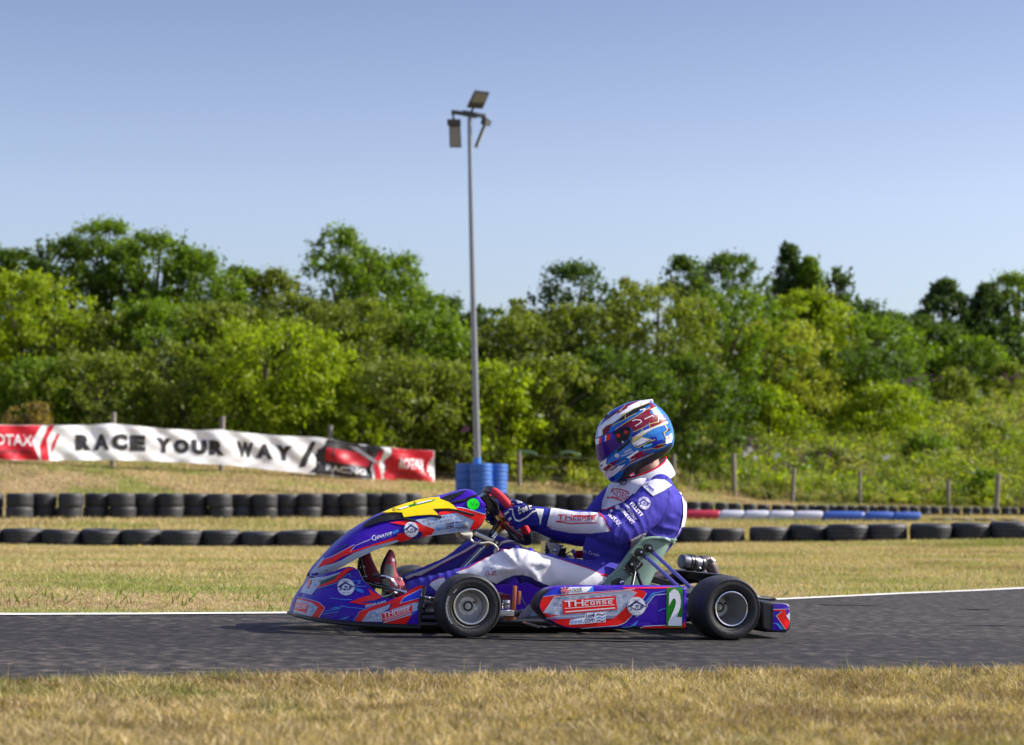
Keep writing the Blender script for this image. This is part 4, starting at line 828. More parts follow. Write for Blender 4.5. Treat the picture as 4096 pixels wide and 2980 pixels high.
def word(s, x0, x1, t0, t1):
    n = len(s); w_ = (x1 - x0) / n
    for i, ch in enumerate(s): pr.text(ch, bb(x0 + i * w_, t1), bb(x0 + i * w_ + w_ * .88, t1), bb(x0 + i * w_, t0), BK, 3, .085, maxe=12)
word('RACE', 167, 327, .27, .72); word('YOUR', 345, 502, .29, .73); word('WAY', 524, 652, .27, .70)
bp_([(690, .12), (700, .12), (676, .82), (662, .86), (668, .6)], BK); bp_([(718, .01), (860, .01), (832, .55), (842, .99), (668, .99), (682, .75), (700, .45), (708, .2)], BK)
bp_([(722, .24), (815, .26), (818, .66), (720, .60)], BR, 3); pr.text('RACING', bb(722, .86), bb(810, .90), bb(722, .70), BW, 4, .03)
bp_([(770, .10), (790, .10), (842, .50), (838, .58)], BG, 5)
bp_([(838, .14), (852, .10), (838, .5), (846, .99), (832, .99), (826, .5)], BR, 5); bp_([(863, .02), (960, .01), (960, .99), (852, .99), (845, .6), (855, .3)], BR, 2)
pr.text('ROTAX', bb(884, .60), bb(942, .60), bb(884, .28), BW, 4, .035); pr.text('RACING', bb(886, .78), bb(940, .78), bb(886, .70), BK, 3)
o = bm_.build('banner', smooth=180); tag(o, 'long wrinkled advertising banner reading RACE YOUR WAY, white with red and dark ends', 'banner')
# ------------------------------------------------------------------ the racing kart
kart = thing('racing_kart', KART.M); tag(kart, 'purple, red and silver racing kart number 2 driving on the asphalt track', 'racing kart')
def kb(mb, name, parent=None, smooth=40, label=None):
    return mb.build(name, parent or kart, smooth=smooth, label=label)
Vv = Vector((0, 1, 0))

# ---- wheels
def wheel(c, R, W, lip, hub_a, out, steer=0., front=True, marks=False):
    """c: wheel centre; out: -1 near side, +1 far side"""
    ax = (0, 1, 0); M = Matrix.Translation(c) @ Matrix.Rotation(steer, 4, 'Z') @ (Matrix.Identity(4) if out < 0 else Matrix.Rotation(PI, 4, 'Z'))
    ax = Vector((0, -1, 0)); hub = MB(); h = W / 2
    hub.lathe1([(0, hub_a + .012), (.012, hub_a + .012), (.013, hub_a + .004), (.021, hub_a + .004), (.0215, hub_a + .009), (.0235, hub_a + .009), (.0245, hub_a), (.037, hub_a), (.0385, hub_a - .004), (.0385, hub_a - .03), (0, hub_a - .03)], (0, 0, 0), ax, RIM, 36)
    hub.lathe1([(0, hub_a + .018), (.006, hub_a + .018), (.008, hub_a + .012)], (0, 0, 0), ax, STEEL, 12)
    hub.lathe1([(.0135, hub_a + .0045), (.0205, hub_a + .0045)], (0, 0, 0), ax, BLACKM, 24)
    for k in range(3):
        a = 2 * PI * k / 3 + .5; p = Vector((math.cos(a) * .0305, 0, math.sin(a) * .0305)); hub.lathe1([(0, hub_a + .007), (.0045, hub_a + .007), (.005, hub_a)], p, ax, STEEL if k else BLACKM, 8)
    ho = hub.build('wheel', kart); ho.matrix_local = M
    t = MB(); p = [(lip - .004, h * .72), (lip + .004, h * .86), (lip + .017, h * .965), (R * .80, h * 1.0), (R * .90, h * .955), (R * .965, h * .80), (R * .992, h * .55), (R, h * .2), (R, -h * .2), (R * .992, -h * .55), (R * .965, -h * .80), (R * .90, -h * .955), (R * .80, -h), (lip + .017, -h * .965), (lip - .004, -h * .72), (lip - .012, 0), (lip - .004, h * .72)]
    t.lathe1(p, (0, 0, 0), ax, RUBBER, 72)
    for rr_, aa, wd in ((lip + .012, h * .955, .0011), (R * .865, h * .985, .0007), (R * .90, h * .965, .0007)):   # moulded ridges
        t.lathe1([(rr_ - wd, aa - .0006), (rr_ - wd * .5, aa + .0016), (rr_ + wd * .5, aa + .0016), (rr_ + wd, aa - .0006)], (0, 0, 0), ax, RUBBER, 72)
    if marks:
        WM = mat('sidewall_print', (.24, .25, .27), .6, var=.4, vscale=60)
        for a0, a1, r0, r1 in ((2.72, 3.85, .097, .106), (2.30, 2.52, .088, .095)):
            n = 22; vs = []; fs = []
            for k in range(n + 1):
                a = a0 + (a1 - a0) * k / n; jit = .0016 * math.sin(k * 2.1)
                for r in (r0 + abs(jit), r1 - abs(jit)): vs.append(Vector((math.cos(a) * r, -(h * 1.003 if r < R * .83 else h * 1.0 + .001), math.sin(a) * r)))
            for k in range(n): fs.append((2 * k, 2 * k + 1, 2 * k + 3, 2 * k + 2))
            t.add(vs, fs, WM)
    t.build('tyre', ho)
    r = MB(); r.lathe1([(lip - .003, h * .74), (lip + .001, h * .86), (lip + .0005, h * .90), (lip - .003, h * .915), (lip - .0065, h * .90), (lip - .0075, h * .82)], (0, 0, 0), ax, RIMLIP, 64)
    fl = [(lip - .0075, h * .82), (lip - .010, h * .6), (lip - .013, h * .3)]
    fl += [(lip - .016, hub_a + .02), (lip - .022, hub_a + .006), (.0385, hub_a - .002)] if front else [(lip - .015, 0), (lip - .018, hub_a + .02), (lip - .026, hub_a + .004), (.0385, hub_a - .002)]
    r.lathe1(fl, (0, 0, 0), ax, RIM, 64); r.lathe1([(lip - .006, -h * .9), (lip - .014, -h * .4), (lip - .015, hub_a)], (0, 0, 0), ax, RIM, 48)
    p = Vector((math.cos(-.35) * .053, 0, math.sin(-.35) * .053)); r.lathe1([(0, hub_a + .0075), (.004, hub_a + .0075), (.0045, hub_a - .01)], p, ax, BLACKM, 10)
    r.build('rim', ho); return ho
FR, RR = .129, .1305
wheel((.009, -.535, FR), FR, .135, .0715, .004, -1, math.radians(1.5), True, True)
wheel((.009, .545, FR), FR, .135, .0715, .004, 1, math.radians(3), True)
wheel((1.066, -.59, RR), RR, .205, .0705, -.055, -1, 0, False)
wheel((1.066, .59, RR), RR, .205, .0705, -.055, 1, 0, False)

# ---- frame tubes, axle, floor
q = MB()
for s in (-1, 1):
    q.tube(catmull([(-.30, s * .16, .065), (-.05, s * .24, .06), (.15, s * .34, .058), (.5, s * .34, .055), (.85, s * .33, .06), (1.12, s * .31, .085)], 30), .015, BLACKM, 12)
    q.tube([(0, s * .26, .07), (.01, s * .44, .11)], .014, BLACKM); q.bar((.01, s * .44, .075), (.01, s * .44, .18), .03, .035, STEEL)
q.tube([(-.30, -.17, .065), (-.30, .17, .065)], .014, BLACKM); q.tube([(.62, -.34, .055), (.62, .34, .055)], .014, BLACKM); q.tube([(.95, -.33, .07), (.95, .33, .07)], .015, BLACKM)
kb(q, 'chassis_frame')
q = MB(); q.box((.10, 0, .040), (.82, .58, .006), BLACKP); kb(q, 'floor_tray')
q = MB(); q.rod((1.066, -.5, RR), (1.066, .5, RR), .020, STEEL, 16); q.lathe([(.0, -.006), (.085, -.006), (.085, .006), (0, .006)], (1.066, .12, RR), (0, 1, 0), STEEL, 40); kb(q, 'rear_axle')
q = MB(); q.lathe([(.04, -.006), (.075, -.006), (.075, .006), (.04, .006), (.04, -.006)], (1.066, -.16, RR), (0, 1, 0), STEEL, 40); kb(q, 'brake_disc')
q = MB(); q.tube([(.03, -.40, .10), (.12, -.10, .115), (.12, .10, .115), (.03, .40, .10)], .007, STEEL, 8); kb(q, 'tie_rod')

# ---- front bumper: a moulded sheet wrapped round the nose
PC = catmull([(-.610, 0, 0), (-.604, -.08, 0), (-.585, -.17, 0), (-.545, -.265, 0), (-.465, -.36, 0), (-.335, -.44, 0), (-.16, -.512, 0), (.0, -.57, 0)], 400)
def lean(k): t = k / 399; return .36 * (1 - t) ** 1.3 + .13
def bump_pt(k, w):
    k = max(0, min(399, k)); i = int(k); f = k - i; a = PC[i].lerp(PC[min(i + 1, 399)], f); tn = (PC[min(i + 3, 399)] - PC[max(i - 3, 0)]).normalized()
    nin = Vector((tn.y, -tn.x, 0)); nin = nin if nin.y >= -1e-9 else -nin
    if i < 4: nin = Vector((1, 0, 0))
    p = a + nin * (lean(k) * (w - .05) - .03 * math.sin(PI * min(1, max(0, (w - .03) / .16))) * (1 if k > 60 else k / 60) * .6); return Vector((p.x, min(p.y, 0), w))
sh = [[bump_pt(k, w) for k in range(0, 400, 4)] for w in np.linspace(.0, .34, 35)]
sv = [p for r in sh for p in r]; sf = [(j * 100 + i, j * 100 + i + 1, (j + 1) * 100 + i + 1, (j + 1) * 100 + i) for j in range(34) for i in range(99)]
SB = BVHTree.FromPolygons(sv, sf)
def bump_inv(x, y):
    d = KART.ray(*npx('A', x, y)); h = SB.ray_cast(KART.cam, d); p = h[0] if h[0] is not None else SB.find_nearest(KART.cam + d * 8.1)[0]
    return min((((bump_pt(k, p.z) - p).length, k) for k in range(0, 400, 1)))[1], p.z
BOT = [(90, 1364), (170, 1385), (300, 1410), (450, 1432), (640, 1450), (900, 1464), (1100, 1473), (1282, 1480)]
TOP = [(240, 1000), (400, 950), (520, 905), (595, 888), (640, 895), (690, 925), (705, 965), (735, 1020), (800, 1080), (880, 1150), (945, 1198), (985, 1203), (1060, 1185), (1130, 1158), (1200, 1110), (1260, 1075), (1330, 1066)]
bb_ = [bump_inv(*p) for p in BOT]; tt_ = [bump_inv(*p) for p in TOP]
bb_ = [(0, bb_[0][1])] + [p for p in bb_ if p[0] > 12]; tt_ = [(0, tt_[0][1] + .004)] + [p for p in tt_ if p[0] > 8]
def sampler(c, px):
    xs = np.array([0.] + [.04 + .96 * (p - px[0]) / (px[-1] - px[0]) for p in px[1:]]); ks = np.array([p[0] for p in c]); ws = np.array([p[1] for p in c])
    return lambda t: (float(np.interp(t, xs, ks)), float(np.interp(t, xs, ws)))
fb = sampler(bb_, [BOT[0][0]] + [p[0] for p in BOT[-(len(bb_) - 1):]]); ft = sampler(tt_, [TOP[0][0]] + [p[0] for p in TOP[-(len(tt_) - 1):]])
NXb, NTb = 150, 22; near = []
for j in range(NTb):
    t = j / (NTb - 1)
    for i in range(NXb):
        s_ = i / (NXb - 1); kb0, wb0 = fb(s_); kt0, wt0 = ft(s_); near.append(bump_pt(kb0 + (kt0 - kb0) * t, wb0 + (wt0 - wb0) * t))
vs = list(near); fs = [(j * NXb + i, j * NXb + i + 1, (j + 1) * NXb + i + 1, (j + 1) * NXb + i) for j in range(NTb - 1) for i in range(NXb - 1)]
n0 = len(vs); vs += [Vector((p.x, -p.y, p.z)) for p in near]; fs += [tuple(reversed([i + n0 for i in f])) for f in fs]
# weld the two halves along the nose
for j in range(NTb):
    a, b = j * NXb, n0 + j * NXb; vs[a] = Vector((vs[a].x, 0, vs[a].z)); fs = [tuple(a if i == b else i for i in f) for f in fs]
fbm = MB(); fbm.shell(vs, fs, .006, PURPLE, BLACKP)
pr = Print(fbm, 'A', grid=14)
LIPB = [(55, 1322), (62, 1345), (170, 1370), (300, 1392), (450, 1413), (640, 1430), (900, 1443), (1100, 1452), (1272, 1458), (1284, 1480)]
pr.poly([(225, 1003), (380, 985), (560, 930), (560, 962), (300, 1085), (285, 1105), (235, 1165), (128, 1140), (158, 1080)], SILVER, 1)
pr.pattern([(225, 1005), (380, 985), (560, 930), (560, 962), (300, 1085), (160, 1090)], -.25, 26, [SILV2, SILV3], 2)
pr.poly([(330, 1030), (545, 945), (548, 972), (310, 1078)], DKGREEN, 3)
pr.poly([(520, 945), (580, 906), (640, 893), (655, 905), (600, 938), (480, 1040), (295, 1103), (287, 1092), (465, 1012)], RED, 4)
pr.poly([(210, 1015), (240, 1020), (205, 1105), (190, 1100)], RED, 4)
pr.line([(300, 1108), (480, 1052), (590, 965), (615, 960), (612, 990)], 5, SKYB, 5)
pr.line([(700, 1085), (620, 1045)], 4, SILVER, 3); pr.line([(660, 1085), (770, 1080)], 4, SKYB, 3); pr.line([(610, 1030), (720, 1028)], 4, SKYB, 3)
pr.poly([(660, 1125), (700, 1105), (740, 1150)], CYAN, 3); pr.poly([(680, 1060), (700, 1010), (712, 1060)], CYAN, 3)
pr.poly([(640, 1100), (655, 1095), (720, 1112), (750, 1140), (680, 1120)], CYAN, 3)
pr.ezup(573, 1090, 83, 5)
pr.poly([(782, 1104), (925, 1190), (860, 1213), (705, 1240), (885, 1253), (760, 1264), (600, 1237), (720, 1190), (812, 1165)], RED, 3)
pr.poly([(700, 1240), (860, 1213), (930, 1228), (900, 1250)], HNAVY, 4)
pr.poly([(100, 1190), (235, 1222), (312, 1245), (366, 1290), (305, 1392), (238, 1378), (300, 1288), (240, 1242), (95, 1208)], RED, 2); pr.poly([(97, 1206), (240, 1241), (300, 1287), (238, 1378), (62, 1345)], SILVER, 3)
pr.pattern([(215, 1250), (300, 1287), (238, 1375), (190, 1365)], .15, 24, [SILV2, SILV3], 4)
pr.poly([(88, 1236), (212, 1252), (184, 1346), (66, 1314)], RED, 5); pr.thcorse((74, 1303), (188, 1310), (92, 1258), VWHITE, 6); pr.line([(92, 1248), (205, 1262)], 5, VWHITE, 6); pr.line([(72, 1318), (180, 1338)], 5, VWHITE, 6)
pr.line([(102, 1186), (236, 1216), (315, 1240), (371, 1290), (310, 1392)], 4, SILV3, 6)
for p in ([(415, 1196), (520, 1207), (625, 1212)], [(330, 1352), (420, 1338), (500, 1325)], [(330, 1330), (490, 1300)], [(420, 1296), (560, 1275)], [(500, 1400), (560, 1388), (600, 1372)], [(640, 1418), (700, 1325), (830, 1275)], [(520, 1270), (600, 1285), (760, 1300)]): pr.line(p, 4, SKYB, 2)
pr.poly([(500, 1400), (560, 1380), (610, 1370), (560, 1402)], CYAN, 2); pr.poly([(420, 1190), (560, 1215), (640, 1215), (560, 1225)], BLUE, 2)
pr.poly([(380, 1225), (500, 1285), (470, 1300), (360, 1240)], HNAVY, 1); pr.poly([(440, 1290), (480, 1278), (520, 1300), (490, 1305)], CYAN, 2)
pr.poly([(1322, 1070), (1306, 1096), (1122, 1194), (1092, 1248), (1272, 1206), (1268, 1232), (1225, 1242), (1030, 1302), (985, 1312), (1022, 1250), (960, 1262), (790, 1327), (735, 1420), (655, 1418), (702, 1325), (832, 1275), (960, 1238), (1070, 1186), (1140, 1160), (1205, 1112), (1262, 1080)], RED, 2)
pr.poly([(1302, 1110), (1284, 1188), (1096, 1244), (1132, 1194)], BLUE, 3); pr.line([(1302, 1106), (1130, 1192), (1094, 1248), (1282, 1196)], 4, SILV3, 4)
pr.poly([(790, 1327), (1002, 1254), (985, 1295), (918, 1340), (925, 1424), (722, 1420)], SILVER, 3); pr.pattern([(790, 1330), (1000, 1258), (985, 1295), (918, 1340), (925, 1420), (730, 1418)], -.22, 30, [SILV2, SILV3, VWHITE], 4)
pr.poly([(1030, 1300), (1225, 1242), (1272, 1238), (1264, 1308), (1210, 1350), (1210, 1300), (930, 1345)], SILVER, 3)
pr.poly([(915, 1345), (1209, 1262), (1211, 1338), (930, 1423)], RED, 5); pr.thcorse((932, 1393), (1196, 1318), (926, 1338), VWHITE, 6); pr.line([(1030, 1325), (1195, 1277)], 5, VWHITE, 6); pr.line([(950, 1408), (1200, 1338)], 5, VWHITE, 6)
pr.poly([(940, 1432), (1208, 1352), (1195, 1380), (1148, 1452), (960, 1443)], RED, 4); pr.line([(935, 1430), (1208, 1350)], 8, SILV3, 5)
pr.poly([(1215, 1330), (1262, 1314), (1258, 1345), (1212, 1352)], BLUE, 4)
pr.text('thirst.com', (755, 1292), (955, 1240), (757, 1262), SILV3, 5, .02)
pr.poly([(x, y - 10) for x, y in LIPB[:-1]] + [(1280, 1474), (640, 1444), (300, 1404), (95, 1358)], BLACKP, 7)
pr.poly([(1310, 1100), (1330, 1066), (1335, 1085), (1300, 1270), (1285, 1480), (1270, 1480), (1272, 1300), (1262, 1290)], BLACKP, 7)
kb(fbm, 'front_bumper', label='purple and red front bumper with silver panels')
q = MB(); q.tube(catmull([near[i] for i in range(0, NXb, 6)] + [near[NXb - 1]], 60), .007, BLACKP, 10); q.tube(catmull([Vector((near[i].x, -near[i].y, near[i].z)) for i in range(0, NXb, 6)], 60), .007, BLACKP, 10); kb(q, 'bumper_skid')
# panel of the nose that closes the wing top
q = MB(); q.tube([L('A', x, y, v) for x, y, v in ((1335, 1075, -.505), (1300, 1268, -.515), (1285, 1300, -.515), (1284, 1478, -.512))], .006, BLACKP, 8); kb(q, 'bumper_edge')

# ---- steering fairing (the tall curved panel above the bumper)
STN = [((212, 992), (214, 962)), ((300, 980), (262, 905)), ((420, 938), (335, 835)), ((520, 897), (410, 760)), ((680, 810), (520, 655)), ((850, 730), (650, 553)), ((1000, 675), (760, 482)), ((1120, 640), (850, 428)), ((1240, 618), (930, 388)), ((1400, 590), (1110, 318)),
       ((1580, 567), (1340, 250)), ((1740, 546), (1540, 205)), ((1840, 524), (1690, 162)), ((1886, 482), (1765, 150)), ((1915, 420), (1812, 162)), ((1921, 370), (1850, 195)), ((1918, 325), (1885, 250))]
NS = 80; sb = catmull([L('A', *a, -(.03, .078, .108, .126, .137)[i] if i < 5 else -.14) for i, (a, b) in enumerate(STN)], NS); st_ = catmull([L('A', *b, -(.02, .045, .06, .068, .074)[i] if i < 5 else -.078) for i, (a, b) in enumerate(STN)], NS)
fv = []; NC = 29
for i in range(NS):
    a, b = sb[i], st_[i]
    for j in range(NC):
        t = -1 + 2 * j / (NC - 1); s_ = abs(t); sg = -1 if t < 0 else 1
        # from the lower edge up the side, round the shoulder and over the top
        if s_ > .28:
            f = (1 - s_) / .72; p = a.lerp(b, f); v = -abs(a.y) - .012 * math.sin(PI * f) + (abs(a.y) - abs(b.y)) * f ** 2.4
        else:
            f = 1 - s_ / .28; p = b.copy(); p.z += .007 * math.sin(f * PI / 2); v = b.y * (1 - f)
        fv.append(Vector((p.x, -abs(v) if t < 0 else abs(v), p.z)))
ff = [(i * NC + j, i * NC + j + 1, (i + 1) * NC + j + 1, (i + 1) * NC + j) for i in range(NS - 1) for j in range(NC - 1)]
fr = MB(); fr.shell(fv, ff, -.004, PURPLE, BLACKP); fair_bvh = fr.bvh(); pr = Print(fr, 'A', grid=14, base=.0016)
pr.poly([(216, 985), (238, 928), (352, 792), (352, 832), (292, 908), (332, 888), (450, 858), (522, 828), (642, 758), (812, 692), (1050, 622), (1086, 642), (850, 727), (680, 806), (520, 892), (420, 934), (300, 976)], SILVER, 1)
pr.pattern([(560, 830), (700, 760), (830, 705), (1050, 628), (1080, 642), (850, 725), (680, 804), (520, 890)], -.42, 30, [SILV2, SILV2, VWHITE], 2)
pr.poly([(292, 908), (352, 830), (440, 800), (640, 684), (612, 744), (800, 682), (1100, 582), (1200, 598), (1216, 622), (1086, 648), (1062, 625), (800, 694), (640, 752), (522, 802), (450, 850), (332, 890)], RED, 3)
pr.line([(290, 912), (352, 826), (440, 795), (650, 680)], 4, SILV3, 4); pr.line([(610, 748), (660, 690), (820, 620)], 4, SILV3, 4)
pr.poly([(990, 466), (1100, 450), (1205, 446), (1330, 492), (1428, 525), (1392, 588), (1288, 604), (1312, 556), (1268, 545), (1140, 492)], RED, 3)
pr.poly([(1130, 568), (1280, 545), (1312, 556), (1286, 606), (1215, 615)], NAVY, 3); pr.poly([(1060, 572), (1130, 560), (1205, 600), (1180, 625), (1090, 648)], RED, 4)
pr.poly([(1240, 440), (1470, 393), (1640, 370), (1810, 440), (1762, 542), (1392, 588), (1428, 525), (1310, 484)], SILVER, 2); pr.pattern([(1250, 440), (1470, 395), (1640, 374), (1790, 440), (1750, 535), (1440, 570), (1440, 520), (1320, 482)], -.2, 34, [SILV2, SILV2, SILV3, SKYB], 3)
pr.poly([(1470, 366), (1660, 320), (1722, 330), (1912, 382), (1914, 405), (1884, 474), (1838, 518), (1768, 540), (1812, 440), (1640, 368), (1472, 392)], RED, 4)
pr.poly([(1735, 334), (1830, 345), (1905, 310), (1912, 380)], BLUE, 5); pr.line([(1640, 318), (1722, 328), (1912, 380)], 6, SILV3, 6)
pr.poly([(1100, 440), (1200, 400), (1300, 395), (1420, 398), (1240, 438), (1200, 444)], HNAVY, 2)
pr.disc(1802, 288, 60, LIME, 6, ry=52); pr.line([(1778, 268), (1795, 300), (1818, 262)], 4, DKGREEN, 7); pr.line([(1825, 290), (1842, 284), (1838, 304)], 4, DKGREEN, 7)
pr.ezup(1198, 530, 70, 7, -.05)
pr.text('VENATOR', (848, 628), (1008, 578), (852, 600), VWHITE, 5, .02, shear=.25); pr.text('RACING ENGINES', (915, 622), (1010, 592), (916, 614), SKYB, 5)
pr.line([(850, 590), (826, 600), (820, 620), (832, 634), (860, 630)], 6, VWHITE, 5)
pr.text('CS55', (446, 786), (590, 688), (440, 762), DKGREEN, 5, .02, shear=.2)
pr.poly([(840, 690), (870, 655), (885, 675)], CYAN, 2); pr.poly([(1000, 560), (1070, 530), (1085, 545), (1030, 575)], CYAN, 2)
pr.text('1st4', (1540, 502), (1612, 484), (1536, 464), NAVY, 6, .01, shear=.2); pr.text('thirst', (1432, 540), (1528, 524), (1430, 508), CYAN, 6, .01, shear=.2); pr.text('.com', (1530, 524), (1616, 512), (1528, 498), NAVY, 6, .01, shear=.2)
for k, (c, y) in enumerate(((NAVY, 458), (CYAN, 482), (NAVY, 506))): pr.line([(1626, y + 6), (1640, y), (1655, y + 4), (1672, y + 8), (1690, y - 6)], 8, c, 6)
pr.line([(1340, 590), (1560, 560), (1760, 538)], 5, SILV3, 3)
# dark edge of the fairing and the rubber cradle under the number panel
pr.poly([(725, 512), (790, 455), (850, 425), (930, 388), (1115, 378), (1132, 425), (1200, 436), (1240, 448), (1212, 460), (1130, 438), (1020, 444), (930, 462), (850, 486), (780, 512)], VBLACK, 8)
pr.poly([(1478, 240), (1560, 205), (1690, 168), (1750, 156), (1700, 190), (1640, 225), (1560, 265)], VBLACK, 8); pr.line([(1610, 270), (1720, 248), (1836, 202)], 16, VBLACK, 9)
fo = kb(fr, 'front_fairing', label='tall curved purple fairing with red and silver stripes')
q = MB()
for pts, r in (([(1640, 348), (1720, 368), (1772, 384), (1808, 386)], .0055), ([(1400, 345), (1500, 344), (1640, 346)], .004), ([(1390, 398), (1450, 405), (1492, 412)], .0055), ([(1120, 428), (1180, 440), (1236, 452)], .0055), ([(1580, 272), (1700, 252), (1834, 204)], .0045)):
    q = MB(); q.tube(catmull([p for p in Print(q, 'A', step=0, base=.004, bvh=fair_bvh).put([npx('A', *a) for a in pts], 0)], 14), r, BLACKP, 8); kb(q, 'rubber_strap', fo)
q = MB(); c, nrm = fair_bvh.ray_cast(KART.cam, KART.ray(*npx('A', 1727, 492)))[:2]; nrm = nrm if nrm.y < 0 else -nrm
q.lathe1([(.014, 0), (.014, .002), (.011, .003), (.0105, .010), (.006, .011), (.005, .016), (0, .016)], c, nrm, STEEL, 6); kb(q, 'bolt', fo, 20)
# number panel: yellow, standing just off the fairing
q = MB(); P = [(925, 385), (990, 355), (1060, 328), (1170, 292), (1290, 258), (1400, 238), (1473, 228), (1482, 250), (1560, 276), (1610, 308), (1644, 346), (1560, 336), (1470, 338), (1405, 345), (1435, 368), (1465, 398), (1390, 396), (1250, 406), (1130, 423), (1120, 400), (1114, 380), (1040, 376)]
pp = Print(q, 'A', step=0, base=.007, grid=14, bvh=fair_bvh); pp.poly(P, YELLOW, 0); v0 = len(q.v); f0 = list(q.f); q2 = MB(); q2.shell([Vector(v) for v in q.v], f0, .004, YELLOW); q = q2
if True:
    pr = Print(q, 'A', grid=12)
    pr.poly([(1068, 332), (1170, 296), (1290, 262), (1400, 242), (1440, 236), (1410, 256), (1300, 282), (1180, 312), (1090, 338)], GREENV, 1); pr.poly([(1072, 330), (1150, 306), (1180, 300), (1175, 312), (1095, 337)], VWHITE, 2); pr.poly([(1240, 280), (1330, 256), (1415, 242), (1400, 252), (1330, 268), (1250, 288)], VWHITE, 2)
kb(q, 'number_panel', label='yellow number panel on the front fairing')

# ---- near side pod
def outline(c, pts, v, n=None): return [L(c, x, y, v) for x, y in pts]
POD = [(682, 1340), (690, 1300), (712, 1255), (748, 1212), (800, 1178), (860, 1158), (940, 1150), (1200, 1148), (1600, 1147), (2050, 1150), (2084, 1158), (2090, 1180), (2090, 1520), (2078, 1550), (1900, 1553), (1300, 1553), (1000, 1550), (930, 1537), (850, 1505), (785, 1462), (735, 1415), (700, 1375)]
pod = MB(); pod.extr(outline('B', POD, -.655), -.655, -.555, PURPLE, .014); _b = pod.mi(BLACKP); _x0p = L('B', 790, 1300, -.655).x
for fi_, ff_ in enumerate(pod.f):
    _c = sum((Vector(pod.v[j]) for j in ff_), Vector()) / len(ff_)
    if len(ff_) == 4 and (_c.x < _x0p or _c.z < .052): pod.m[fi_] = _b
pr = Print(pod, 'B', grid=24)
FACE = [(712, 1340), (718, 1305), (738, 1262), (772, 1222), (820, 1190), (880, 1170), (950, 1163), (1300, 1160), (2045, 1160), (2068, 1166), (2074, 1185), (2074, 1515), (2066, 1535), (1900, 1540), (1300, 1540), (1010, 1537), (940, 1524), (865, 1492), (805, 1450), (758, 1408), (728, 1375)]
pr.poly(FACE, PURPLE, 0)
pr.poly([(700, 1283), (685, 1340), (702, 1375), (737, 1415), (787, 1462), (851, 1504), (930, 1536), (1000, 1549), (1300, 1552), (1900, 1552), (2076, 1549), (2064, 1536), (1900, 1540), (1300, 1540), (1010, 1537), (940, 1524), (865, 1492), (805, 1450), (758, 1408), (728, 1375), (712, 1340), (720, 1300)], BLACKP, 1, grid=12)
pr.line([(697, 1290), (722, 1248), (756, 1212), (806, 1180), (864, 1162)], 14, BLACKP, 1)
pr.poly([(750, 1244), (775, 1224), (822, 1192), (882, 1172), (918, 1167), (916, 1225), (850, 1236)], BLUE, 1)
pr.poly([(718, 1335), (728, 1290), (748, 1252), (850, 1238), (1230, 1206), (1600, 1180), (1690, 1190), (1706, 1214), (1650, 1300), (1600, 1360), (1560, 1440), (1500, 1490), (1440, 1512), (1200, 1530), (1010, 1532), (940, 1520), (868, 1490), (790, 1440), (740, 1390)], RED, 1)
pr.poly([(757, 1395), (850, 1253), (1230, 1222), (1560, 1193), (1612, 1215), (1540, 1310), (1500, 1362), (1432, 1425), (1150, 1430), (790, 1440), (900, 1424)], SILVER, 2); pr.pattern([(760, 1392), (850, 1256), (1230, 1226), (1560, 1197), (1605, 1216), (1540, 1308), (1500, 1358), (1430, 1422), (1150, 1428), (790, 1436)], -.05, 44, [SILV2, SILV3, SILV3], 3)
pr.poly([(770, 1442), (1000, 1434), (1430, 1427), (1400, 1450), (1000, 1452), (790, 1456)], SILV2, 3)
pr.line([(752, 1396), (850, 1250), (1230, 1218), (1560, 1189), (1618, 1213)], 5, SILV3, 4); pr.line([(1710, 1214), (1655, 1300), (1560, 1440), (1505, 1492), (1440, 1516), (1100, 1538)], 5, SILV3, 4)
pr.line([(750, 1247), (850, 1233), (1230, 1203), (1600, 1176)], 4, SILV3, 4)
pr.poly([(925, 1285), (1424, 1240), (1436, 1366), (936, 1411)], RED, 4); pr.thcorse((948, 1352), (1410, 1318), (945, 1286), VWHITE, 5); pr.line([(1135, 1284), (1402, 1265)], 10, VWHITE, 5); pr.line([(958, 1389), (1412, 1352)], 10, VWHITE, 5)
pr.poly([(988, 1506), (1000, 1464), (1130, 1438), (1142, 1400), (1330, 1390), (1326, 1482), (1240, 1488), (1120, 1500)], VWHITE, 6)
pr.text('1st4', (1142, 1450), (1226, 1442), (1140, 1402), NAVY, 7, .02, shear=.2); pr.text('thirst', (998, 1502), (1116, 1492), (996, 1460), CYAN, 7, .02, shear=.2); pr.text('.com', (1120, 1492), (1226, 1484), (1118, 1456), NAVY, 7, .02, shear=.2)
for c, y in ((NAVY, 1412), (CYAN, 1442), (NAVY, 1470)): pr.line([(1242, y + 6), (1262, y - 4), (1280, y + 2), (1300, y + 6), (1322, y - 8)], 10, c, 7)
pr.ezup(1614, 1336, 86, 6)
pr.poly([(912, 1166), (1214, 1157), (1216, 1200), (918, 1226)], VWHITE, 3); pr.poly([(1150, 1206), (1205, 1160), (1214, 1158), (1216, 1200)], CYAN, 4)
pr.poly([(914, 1169), (986, 1166), (990, 1217), (919, 1222)], NAVY, 4); pr.line([(916, 1172), (988, 1215)], 9, VWHITE, 5); pr.line([(985, 1168), (920, 1220)], 9, VWHITE, 5); pr.line([(916, 1172), (988, 1215)], 4, RED, 6); pr.line([(985, 1168), (920, 1220)], 4, RED, 6)
pr.line([(915, 1195), (989, 1191)], 16, VWHITE, 7); pr.line([(950, 1167), (954, 1220)], 16, VWHITE, 7); pr.line([(915, 1195), (989, 1191)], 9, RED, 8); pr.line([(950, 1167), (954, 1220)], 9, RED, 8)
pr.text('H.CROOK', (990, 1210), (1112, 1202), (988, 1172), VBLACK, 5, .01)
